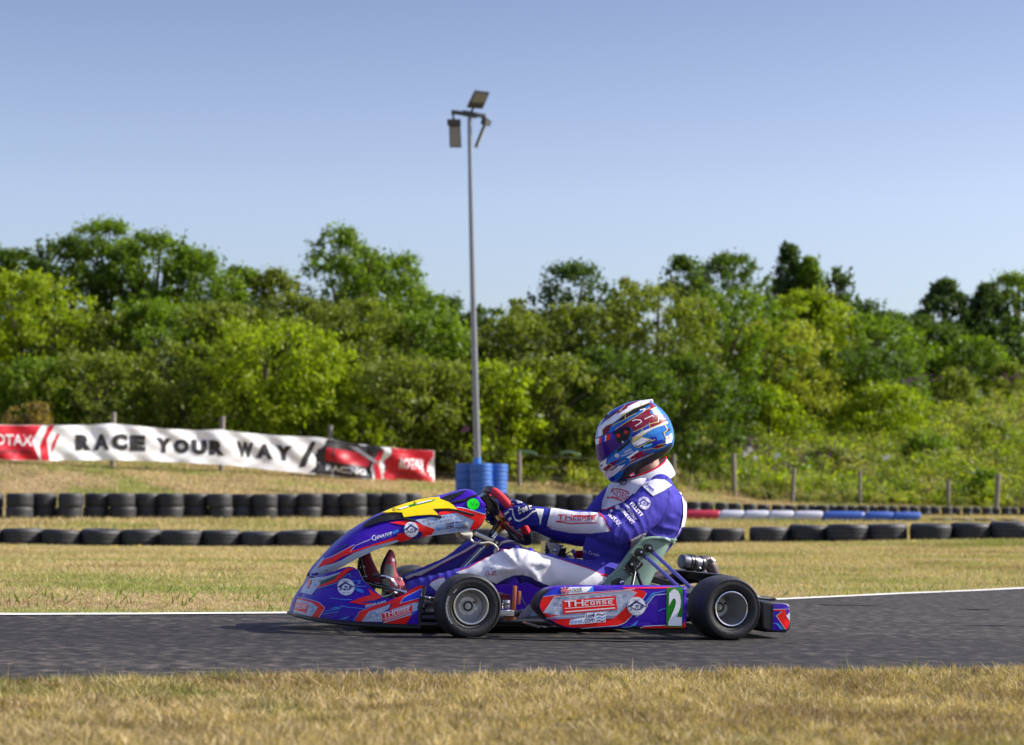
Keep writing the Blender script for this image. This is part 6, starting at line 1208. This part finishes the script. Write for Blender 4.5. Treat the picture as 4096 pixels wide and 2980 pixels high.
# white chest, shoulders, sleeves, legs
pr.poly([(1375, 180), (1460, 150), (1560, 165), (1660, 150), (1702, 120), (1690, 180), (1600, 285), (1500, 368), (1335, 440), (1292, 432), (1305, 360)], SUITW, 1)
pr.text('THORSE', (1368, 318), (1545, 352), (1385, 258), SUITR, 3, .01); pr.line([(1400, 248), (1470, 256), (1552, 280)], 12, SUITR, 3); pr.line([(1350, 325), (1420, 330), (1490, 356)], 12, SUITR, 3); pr.disc(1500, 185, 34, SUITB, 2); pr.disc(1500, 185, 26, SUITT, 3)
pr.line([(1300, 440), (1345, 445), (1420, 420)], 10, SUITR, 2); pr.line([(1712, 118), (1690, 185), (1600, 292)], 18, SUITW, 2)
pr.poly([(1655, 208), (1720, 180), (1800, 160), (1880, 166), (1940, 214), (1872, 262), (1770, 316)], SUITW, 1); pr.text('freem', (1702, 215), (1768, 275), (1724, 195), SUITB, 3, .03, shear=.2)
pr.line([(1905, 60), (1912, 120), (1890, 160)], 5, NAVY, 2)
pr.poly([(822, 432), (862, 432), (1050, 465), (1200, 470), (1268, 474), (1312, 522), (1374, 640), (1200, 655), (1000, 648), (782, 604), (800, 520)], SUITW, 1)
pr.line([(1266, 472), (1314, 524), (1376, 640)], 9, SUITR, 3)
pr.thcorse((878, 540), (1245, 542), (884, 488), SUITR, 3); pr.line([(1030, 502), (1130, 506), (1246, 496)], 9, SUITR, 3); pr.line([(868, 546), (1000, 566), (1246, 562)], 9, SUITR, 3)
pr.poly([(1562, 712), (1640, 670), (1716, 634), (1690, 690), (1622, 760), (1566, 815)], SUITW, 1); pr.line([(1560, 705), (1562, 815)], 7, SUITR, 2)
pr.ezup(1686, 382, 58, 2, .12, ring=SUITT, ink=SUITB); 
for s, bl, br, tl in (('ROTAX', (1350, 500), (1452, 600), (1376, 468)), ('CORSE KART', (1462, 440), (1572, 575), (1486, 424)), ('ROBINSON', (1496, 388), (1588, 498), (1514, 374)), ('SPORT', (1530, 452), (1600, 540), (1552, 440)), ('TILLETT', (1548, 388), (1650, 512), (1578, 364))): pr.text(s, bl, br, tl, SUITT, 2, .03)
pr.disc(1448, 420, 22, SUITT, 2); pr.disc(1390, 455, 13, SUITT, 2)
pr.text('H. Crook', (1130, 838), (1280, 878), (1134, 808), SUITT, 2, .005)
pr.line([(1968, 40), (2010, 170), (2040, 270), (2062, 400), (2060, 500), (2040, 600), (2005, 680), (1955, 735)], 30, SUITW, 1); pr.line([(1900, 150), (1925, 270), (1905, 420), (1860, 520)], 4, NAVY, 1)
# trousers
pr.poly([(-60, 1030), (0, 1000), (60, 985), (200, 908), (330, 842), (410, 806), (470, 800), (560, 812), (640, 830), (900, 908), (1160, 990), (1240, 1022), (1300, 1050), (1352, 1080), (1290, 1132), (1100, 1150), (860, 1156), (745, 1122), (640, 1062), (560, 1040), (470, 1046), (380, 1082), (310, 1122), (240, 1090), (160, 1050), (60, 1060)], SUITW, 1)
pr.line([(-30, 1012), (60, 982), (200, 905), (330, 838), (410, 803), (470, 797)], 7, SUITR, 2); pr.line([(900, 905), (1160, 985), (1240, 1018), (1300, 1046)], 6, SUITR, 2); pr.poly([(1280, 1050), (1310, 1036), (1350, 1046), (1345, 1066), (1310, 1052)], SUITR, 3)
pr.line([(1155, 1005), (1088, 1082), (1092, 1140)], 4, SUITT, 2); pr.text('ok', (212, 1058), (322, 1044), (206, 998), SUITR, 3, .03); pr.text('ok', (218, 1054), (316, 1042), (213, 1004), SUITT, 4, -.005)
pr.poly([(1758, 1042), (1800, 990), (1860, 960), (1960, 915), (2085, 888), (2120, 1000), (1980, 1150), (1900, 1172), (1830, 1110)], SUITW, 1, 'F'); pr.line([(1755, 1040), (1800, 985), (1860, 955), (1960, 908), (2085, 885)], 14, SUITR, 2, 'F')
pr.poly([(1196, 900), (1215, 872), (1300, 835), (1450, 790), (1620, 725), (1800, 648), (2000, 556), (2200, 448), (2400, 350), (2600, 235), (2780, 120), (2880, 45), (2900, 80), (2760, 190), (2560, 320), (2200, 505), (2000, 606), (1850, 690), (1700, 760), (1560, 842), (1400, 855), (1260, 930)], SUITW, 1, 'F'); pr.line([(1255, 935), (1400, 860), (1560, 848), (1700, 765), (1850, 695), (2000, 611), (2200, 510), (2560, 325), (2760, 195)], 12, SUITR, 2, 'F')
for pts in ([(1730, 330), (1760, 400), (1740, 470)], [(1395, 560), (1400, 640), (1388, 760)], [(1100, 1000), (1080, 900)]): pr.line(pts, 3, NAVY, 1)
person = bd.build('person', smooth=180); person.matrix_world = KART.M
tag(person, 'kart driver in blue and white racing suit and full face helmet, gripping the wheel', 'person')
def pb(mb, name, parent=None, smooth=50, label=None): return mb.build(name, parent or person, smooth=smooth, label=label)

# ---- boots
def boot(name, secs, dv, lab):
    q = MB(); seg = 24; cs = [((L('F', a[0] - 0, a[1], v) + L('F', b[0], b[1], v)) / 2, (L('F', b[0], b[1], v) - L('F', a[0], a[1], v)) / 2, r) for a, b, v, r in secs]
    n = 5 * (len(cs) - 1) + 1; C = catmull([c[0] for c in cs], n); A = catmull([c[1] for c in cs], n); R = catmull([(c[2], 0, 0) for c in cs], n)
    rings = [[C[i] + A[i] * math.cos(2 * PI * k / seg) + Vv * math.sin(2 * PI * k / seg) * R[i].x for k in range(seg)] for i in range(n)]
    vs = [p for r in rings for p in r]; red = []; sole = []
    for j in range(n - 1):
        for i in range(seg):
            f = (j * seg + i, j * seg + (i + 1) % seg, (j + 1) * seg + (i + 1) % seg, (j + 1) * seg + i); a = 2 * PI * (i + .5) / seg; (sole if math.cos(a) < -.62 else red).append(f)
    q.add(vs, red + [tuple(range(seg)), tuple(range((n - 1) * seg, n * seg))], SUEDE); q.add(vs, sole, SOLE); return q
b1 = boot('boot', [((862, 268), (902, 262), -.09, .012), ((838, 310), (945, 300), -.092, .027), ((775, 420), (985, 400), -.095, .036), ((715, 540), (1005, 520), -.098, .039), ((674, 660), (1018, 655), -.10, .039), ((664, 780), (1040, 770), -.10, .037), ((684, 910), (1120, 870), -.105, .036), ((700, 1060), (1190, 990), -.11, .037), ((760, 1230), (1250, 1090), -.115, .038), ((1120, 1330), (1330, 1060), -.125, .036), ((1330, 1260), (1420, 1080), -.13, .034)], 0, '')
pb_ = Print(b1, 'F', grid=12); pb_.poly([(795, 590), (830, 585), (945, 615), (955, 760), (968, 860), (920, 880), (860, 850), (775, 820), (765, 720)], SCUFF, 2); pb_.poly([(720, 920), (800, 900), (870, 960), (900, 1060), (860, 1180), (760, 1220), (700, 1100)], SCUFF, 2)
pb_.line([(945, 470), (930, 480), (925, 510), (945, 525), (962, 505), (958, 470)], 14, SUITT, 3); pb_.line([(1050, 880), (1100, 950)], 26, SOLE, 3); pb_.line([(1150, 1060), (1180, 1140)], 26, SOLE, 3); pb_.line([(1120, 900), (1130, 930)], 14, SUITT, 4); pb_.line([(1060, 1020), (1075, 1120)], 14, NAVY, 4)
pb(b1, 'boot')
b2 = boot('boot', [((300, 300), (400, 290), .10, .014), ((240, 350), (440, 330), .102, .030), ((190, 470), (478, 450), .105, .036), ((165, 600), (535, 570), .108, .039), ((168, 740), (590, 690), .11, .038), ((240, 860), (660, 790), .11, .037), ((330, 980), (760, 860), .112, .037), ((460, 1080), (900, 890), .115, .037), ((800, 1140), (1080, 900), .118, .034), ((1120, 1080), (1230, 930), .12, .032)], 0, '')
pb(b2, 'boot')

# ---- gloves: palm, thumb and four bent fingers closed round the rim
def hand(s):
    """s = -1 near (left) hand, +1 far (right) hand; built on the rim point at that side"""
    q = MB(); q.mats = [GLOVEB]
    c = SWC + Vv * (s * RV); out = Vv * s; T_ = e2            # T_: along the rim, from the top of the wheel downwards; e3: towards the driver
    def chain(pts, rr): q.tube(catmull(pts, 4 * (len(pts) - 1) + 1), [float(x) for x in np.interp(np.linspace(0, 1, 4 * (len(pts) - 1) + 1), np.linspace(0, 1, len(rr)), rr)], GLOVEB, 12); 
    P = lambda t, o, d: c + T_ * t + out * o + e3 * d
    wr = L('B', 790, 512, -.205) if s < 0 else L('B', 690, 556, .19)
    # palm: from the wrist to the knuckles
    kn = [P(-.038, .040, -.004), P(-.013, .043, .000), P(.012, .041, .002), P(.034, .036, .004)]
    for k, t in zip(kn, (-.03, -.01, .012, .03)):
        m = wr.lerp(k, .55) + T_ * t * .3 + out * .008; chain([wr + T_ * t * .7, m, k], [.027, .0245, .0145])
    # fingers wrap over the front of the rim and back to the palm
    for k, (t, ln, r) in zip(kn, ((-.040, .95, .0118), (-.014, 1.06, .0122), (.012, 1.0, .0118), (.036, .82, .0105))):
        chain([k, P(t, .036 * ln, -.030), P(t + .002, .006, -.038 * ln), P(t + .003, -.022 * ln, -.022), P(t + .002, -.026, .004)], [r * 1.1, r * 1.05, r, r * .92, r * .8])
    # thumb leaves the side of the palm and lies along the rim on the driver's side
    tb = wr.lerp(kn[0], .45); chain([tb, P(-.030, .012, .036), P(-.050, -.010, .026), P(-.060, -.022, .010)], [.019, .0145, .0125, .0105])
    # cuff
    chain([wr.lerp(L('B', 1000, 545, -.235) if s < 0 else L('B', 900, 620, .22), .20), wr, wr.lerp(kn[1], .35)], [.043, .040, .032])
    V, N2, F = fuse(q, .0032, 3); h = MB(); h.add([Vector(p) for p in V], F, GLOVEB); return h
h = hand(-1); pg = Print(h, 'S', KART, .0004, .0009, 7)
def gp(pts, m, l=1):
    pg.poly(pts, m, l)
gp([(980, 495), (1190, 500), (1260, 560), (1322, 612), (1220, 636), (1150, 560), (985, 545)], GLOVEW, 1)
for a in ([(985, 512), (1120, 515), (1185, 580), (1230, 632)], [(985, 528), (1100, 530)], [(1180, 500), (1250, 560), (1280, 620)]): pg.line(a, 9, GLOVEB, 2)
pg.text('freem', (1236, 870), (1530, 745), (1212, 720), GLOVEW, 4, .03); pg.poly([(1212, 730), (1262, 680), (1480, 660), (1560, 730), (1470, 800), (1330, 850), (1260, 905)], GLOVEN, 3)
gp([(860, 745), (985, 668), (990, 705), (880, 780)], GLOVEW); gp([(1000, 640), (1120, 605), (1150, 640), (1012, 672)], GLOVEW)
gp([(910, 850), (1010, 785), (1024, 820), (932, 892)], GLOVEW); pg.line([(1030, 760), (1100, 750), (1110, 860), (1160, 980)], 26, GLOVEW, 1); gp([(1000, 960), (1060, 920), (1090, 960), (1030, 1010)], GLOVEW)
pg.line([(1170, 990), (1250, 1010), (1420, 920), (1540, 810), (1640, 780)], 34, GLOVEW, 1); gp([(1600, 740), (1790, 750), (1760, 900), (1705, 1110), (1690, 960), (1640, 830)], GLOVEW)
pg.text('freem', (815, 600), (945, 530), (805, 560), GLOVEW, 2, .0)
pb(h, 'glove', smooth=180)
pb(hand(1), 'glove', smooth=180)

# ---- neck, collar, helmet
HV = .0
q = MB(); q.tube([L('H', 960, 980, 0), L('H', 900, 800, 0), L('H', 840, 640, 0)], [.062, .058, .056], SKIN, 24); pb(q, 'neck')
cq = MB(); ringp = [((640, 975), (1130, 760)), ((690, 1010), (1195, 850)), ((740, 1050), (1225, 920))]; rg = []; seg = 40
lo = []
for (a, b), rl in zip(ringp, (.078, .092, .108)):
    A, B = L('H', *a, 0), L('H', *b, 0); c = (A + B) / 2; d = (B - A) / 2; rg.append([c + d * math.cos(2 * PI * k / seg) + Vv * math.sin(2 * PI * k / seg) * rl - Vector((0, 0, .024 * abs(math.sin(2 * PI * k / seg)))) for k in range(seg)])
cvs = [p for r in rg for p in r]; cfs = [(j * seg + i, j * seg + (i + 1) % seg, (j + 1) * seg + (i + 1) % seg, (j + 1) * seg + i) for j in range(2) for i in range(seg)]
cq.shell(cvs, cfs, -.005 if True else .005, SUITW); cq.tube(rg[0] + [rg[0][0]], .004, SUITR, 8, False)
pc = Print(cq, 'H', grid=12); pc.text('freem', (685, 990), (830, 972), (682, 968), SUITB, 2, .02); pc.line([(640, 985), (650, 960), (700, 948), (860, 925)], 8, SUITR, 2)
pb(cq, 'collar')
HO = [(830, 141), (900, 138), (955, 146), (1010, 190), (1060, 228), (1110, 280), (1150, 340), (1180, 410), (1198, 480), (1207, 550), (1204, 605), (1190, 655), (1150, 700), (1090, 745), (1000, 800), (900, 860), (800, 905), (720, 960), (660, 1010), (610, 1040), (565, 1046), (520, 1024), (475, 968), (440, 920), (422, 870), (416, 828), (400, 790), (388, 720), (380, 640), (378, 560), (386, 490), (404, 430), (440, 370), (490, 305), (550, 250), (630, 205), (720, 165)]
HP = [npx('H', *p) for p in HO]; HC = (800, 570); seg = 120
Q = smooth_closed([(p[0], p[1]) for p in HO], seg); hw = .128; NRr = 22
def helm(Q, hw, ex=2.35):
    v = []; f = []; c2 = Vector((HC[0], HC[1], 0))
    for sgn in (-1, 1):
        base = len(v); cen = L('H', HC[0], HC[1], HV); v.append(Vector((cen.x, HV + sgn * hw, cen.z)))
        for r in range(1, NRr + 1):
            rho = math.sin(PI / 2 * r / NRr); y = hw * max(0., 1 - rho ** ex) ** (1 / ex)
            for k in range(seg):
                p = c2 + (Q[k] - c2) * rho; w_ = L('H', p.x, p.y, HV); v.append(Vector((w_.x, HV + sgn * y, w_.z)))
        for k in range(seg): f.append((base, base + 1 + k, base + 1 + (k + 1) % seg))
        for r in range(NRr - 1):
            for k in range(seg): a = base + 1 + r * seg; f.append((a + k, a + (k + 1) % seg, a + seg + (k + 1) % seg, a + seg + k))
    return v, f
v, f = helm(Q, hw); hm = MB(); hm.add(v, f, HBLUE); HB = hm.bvh(); ph = Print(hm, 'H', KART, .0004, .0006, 10, HB)
def hp(pts, m, l): ph.poly(pts, m, l)
hp([(396, 500), (410, 440), (450, 372), (500, 308), (560, 252), (640, 210), (730, 172), (800, 150), (690, 200), (560, 285), (470, 362), (420, 420), (405, 500)], HNAVY, 1); hp([(455, 350), (480, 310), (530, 300), (500, 350), (470, 365)], VBLACK, 2)
hp([(620, 215), (690, 190), (680, 215), (640, 240), (560, 285), (540, 280)], HNAVY, 2)
hp([(470, 368), (560, 288), (690, 200), (800, 152), (862, 143), (770, 188), (622, 262), (530, 325), (450, 392)], MAROON, 1)
hp([(392, 548), (400, 440), (470, 372), (622, 264), (762, 190), (862, 145), (955, 150), (958, 166), (860, 206), (780, 236), (692, 290), (560, 390), (484, 422), (442, 470), (432, 530)], VWHITE, 2)
hp([(690, 292), (780, 240), (862, 210), (956, 170), (958, 190), (800, 284), (695, 345), (600, 390)], VBLACK, 2); hp([(440, 520), (446, 470), (480, 424), (560, 395), (520, 440), (505, 500)], MAROON, 3)
hp([(520, 460), (545, 425), (690, 348), (805, 286), (960, 195), (958, 212), (800, 318), (700, 375), (600, 425), (560, 460), (548, 492), (515, 492)], HBLUE, 2)
hp([(560, 495), (600, 450), (700, 385), (800, 326), (957, 222), (966, 290), (1062, 296), (1048, 376), (962, 398), (870, 446), (782, 486), (752, 440), (700, 425), (640, 450)], MAROON, 1)
hp([(960, 165), (990, 180), (1030, 215), (1000, 230), (965, 240)], MAROON, 1); hp([(968, 245), (1030, 222), (1075, 262), (1072, 300), (1010, 295)], SKYB, 2)
hp([(955, 395), (1060, 378), (1130, 338), (1146, 360), (1060, 410), (960, 440)], MAROON, 1); hp([(885, 440), (945, 388), (950, 440), (905, 470)], BLUE, 2)
hp([(780, 545), (870, 482), (1000, 430), (1150, 370), (1162, 392), (1010, 452), (880, 528), (775, 600)], GOLD, 1); hp([(786, 548), (872, 488), (1002, 437), (1150, 378), (1156, 388), (1004, 446), (876, 515)], VWHITE, 2)
hp([(765, 612), (870, 548), (962, 572), (832, 640), (780, 630)], VWHITE, 2); hp([(850, 655), (978, 576), (972, 604), (882, 668)], VBLACK, 2); hp([(960, 548), (1030, 538), (1044, 590), (1010, 620), (965, 600)], HNAVY, 2); ph.line([(975, 590), (1015, 572)], 8, GOLD, 3)
hp([(1090, 500), (1178, 448), (1186, 470), (1110, 508)], VBLACK, 2); hp([(1132, 545), (1200, 500), (1206, 560), (1198, 600), (1140, 620), (1125, 580)], VWHITE, 2); ph.line([(1140, 560), (1180, 548)], 6, MAROON, 3); ph.line([(1165, 520), (1162, 560)], 6, MAROON, 3)
hp([(985, 672), (1040, 632), (1128, 612), (1100, 648), (1040, 672)], MAROON, 2); hp([(660, 905), (740, 830), (790, 770), (860, 712), (902, 700), (880, 735), (1010, 680), (900, 748), (780, 806), (700, 880), (650, 930)], MAROON, 2)
hp([(740, 800), (760, 750), (850, 700), (890, 700), (800, 780)], MAROON, 3); ph.line([(745, 770), (740, 805), (795, 780)], 5, VWHITE, 4)
hp([(417, 834), (432, 815), (492, 772), (478, 842), (590, 872), (640, 850), (600, 900), (520, 962), (470, 950), (440, 915)], VWHITE, 2); hp([(440, 900), (545, 820), (640, 780), (560, 850), (480, 920)], MAROON, 3); hp([(600, 880), (690, 840), (640, 900), (560, 975), (500, 1000), (480, 968)], VWHITE, 2); hp([(505, 1000), (560, 970), (570, 1010), (540, 1030)], HNAVY, 3)
hp([(530, 905), (600, 862), (600, 875), (535, 915)], VBLACK, 4); hp([(425, 850), (440, 842), (446, 862), (430, 870)], VBLACK, 4)
for p in ([(440, 470), (484, 424), (560, 392), (692, 292), (790, 236), (958, 168)], [(545, 425), (690, 347), (692, 285), (640, 310)], [(690, 347), (808, 286)], [(560, 496), (600, 450), (700, 386), (800, 326), (960, 222)], [(782, 488), (870, 448), (962, 400), (1050, 378), (1060, 298)], [(765, 612), (870, 548), (964, 572), (980, 578), (830, 660), (785, 640)], [(768, 545), (765, 610), (790, 645)], [(950, 388), (960, 440)], [(1040, 632), (1128, 612), (1136, 560), (1110, 500), (1150, 470)], [(880, 690), (980, 668), (1040, 672), (1130, 640)], [(640, 915), (740, 835), (860, 780), (1000, 720)],
          [(500, 835), (590, 872)], [(455, 950), (560, 870), (690, 800)], [(1110, 390), (1150, 460)], [(968, 245), (1030, 222)], [(620, 265), (680, 215), (690, 190)], [(862, 208), (872, 145)], [(445, 520), (440, 462)], [(870, 446), (884, 500)]): ph.line(p, 8, GOLD, 5)
for p in ([(800, 425), (870, 380), (855, 360), (800, 355), (770, 370)], [(880, 275), (912, 235), (850, 250)], [(900, 350), (985, 310), (1000, 320)], [(1130, 345), (1090, 350)]): ph.line(p, 8, VWHITE, 5)
hp([(752, 528), (800, 472), (862, 442), (852, 490), (790, 530), (762, 575)], HNAVY, 1); hp([(497, 800), (600, 705), (700, 642), (748, 655), (700, 730), (600, 800), (560, 832), (500, 832)], CYAN, 1); hp([(930, 475), (1060, 425), (1085, 470), (1000, 520), (930, 520)], CYAN, 1); hp([(1000, 600), (1100, 570), (1125, 600), (1030, 628), (980, 660)], HNAVY, 1)
hp([(600, 690), (700, 610), (735, 560), (745, 600), (690, 650), (610, 715)], VBLACK, 2); hp([(1066, 300), (1115, 300), (1150, 345), (1068, 372)], MAROON, 1); hp([(1085, 305), (1120, 315), (1140, 345), (1090, 345)], HNAVY, 2); hp([(640, 240), (700, 215), (720, 225), (640, 275), (590, 300)], MAROON, 3)
hp([(700, 770), (820, 690), (840, 705), (730, 780)], VWHITE, 3); hp([(880, 640), (980, 612), (985, 630), (890, 660)], SKYB, 3)
ph.text('Lewis', (682, 722), (762, 686), (672, 698), VWHITE, 6, .02); ph.text('Halliday', (656, 770), (780, 712), (646, 748), VWHITE, 6, .02)
hp([(600, 1040), (650, 985), (700, 890), (780, 838), (870, 795), (1000, 730), (1110, 682), (1196, 612), (1203, 622), (1188, 658), (1150, 702), (1090, 747), (1000, 802), (900, 862), (800, 908), (720, 962), (660, 1012), (610, 1042), (570, 1044)], PADD, 6); ph.line([(880, 790), (1000, 726), (1110, 678), (1196, 610)], 6, BLACKP, 7)
ph.disc(600, 748, 26, VWHITE, 5, ry=22); ph.disc(612, 752, 9, STEEL, 6)
helmet = pb(hm, 'helmet', smooth=60, label='full face helmet in blue, maroon, white and gold')
# visor: a separate curved shield standing off the shell
VISM = mat('visor_iridium', (.036, .005, .19), .15, metal=.2, coat=.1, spec=.3, var=.25, vscale=7); 
q = MB(); s_ = Print(q, 'H', step=0, base=.0045, grid=9, bvh=HB)
s_.poly([(376, 560), (384, 552), (556, 490), (640, 440), (700, 428), (738, 442), (752, 478), (748, 520), (712, 580), (650, 640), (560, 702), (480, 760), (428, 802), (394, 805), (388, 740), (380, 650)], VISM, 0); q2 = MB(); q2.shell([Vector(p) for p in q.v], list(q.f), .0025, VISM); 
pv = Print(q2, 'H', KART, .0004, .0006, 10); pv.disc(700, 488, 56, VBLACK, 1); pv.poly([(556, 500), (640, 448), (700, 436), (738, 450), (748, 490), (720, 560), (650, 620), (600, 590), (590, 540)], VBLACK, 1)
for x, y, r in ((615, 528, 20), (696, 492, 18)): pv.disc(x, y, r, RED, 2); pv.line([(x - 10, y + 8), (x + 10, y - 8)], 4, MAROON, 3)
pv.disc(662, 600, 14, SILVER, 2); pv.disc(704, 653, 11, SILVER, 2)
BW_ = ((364, 408, VWHITE), (408, 432, RED), (432, 470, BLUE), (470, 486, VWHITE), (486, 530, RED), (530, 556, BLUE))
for a, b, m in BW_:
    f_ = lambda x: 570 - (x - 364) * .395; pv.poly([(a, f_(a) + 2), (b, f_(b) + 2), (b - 6, f_(b) + 66 - (b - 364) * .02), (a - 2, f_(a) + 70)], m, 2)
vo = pb(q2, 'visor', helmet, 60)
q = MB(); A = [L('H', x, y, 0) for x, y in ((860, 142), (950, 133), (964, 146), (962, 262), (930, 220))]
q.extr(A, -.045, .045, VWHITE, .003); pb(q, 'spoiler', helmet); q = MB(); q.box(L('H', 480, 315, -.05), (.02, .018, .008), VBLACK, Matrix.Rotation(-.8, 3, 'Y')); pb(q, 'vent', helmet)
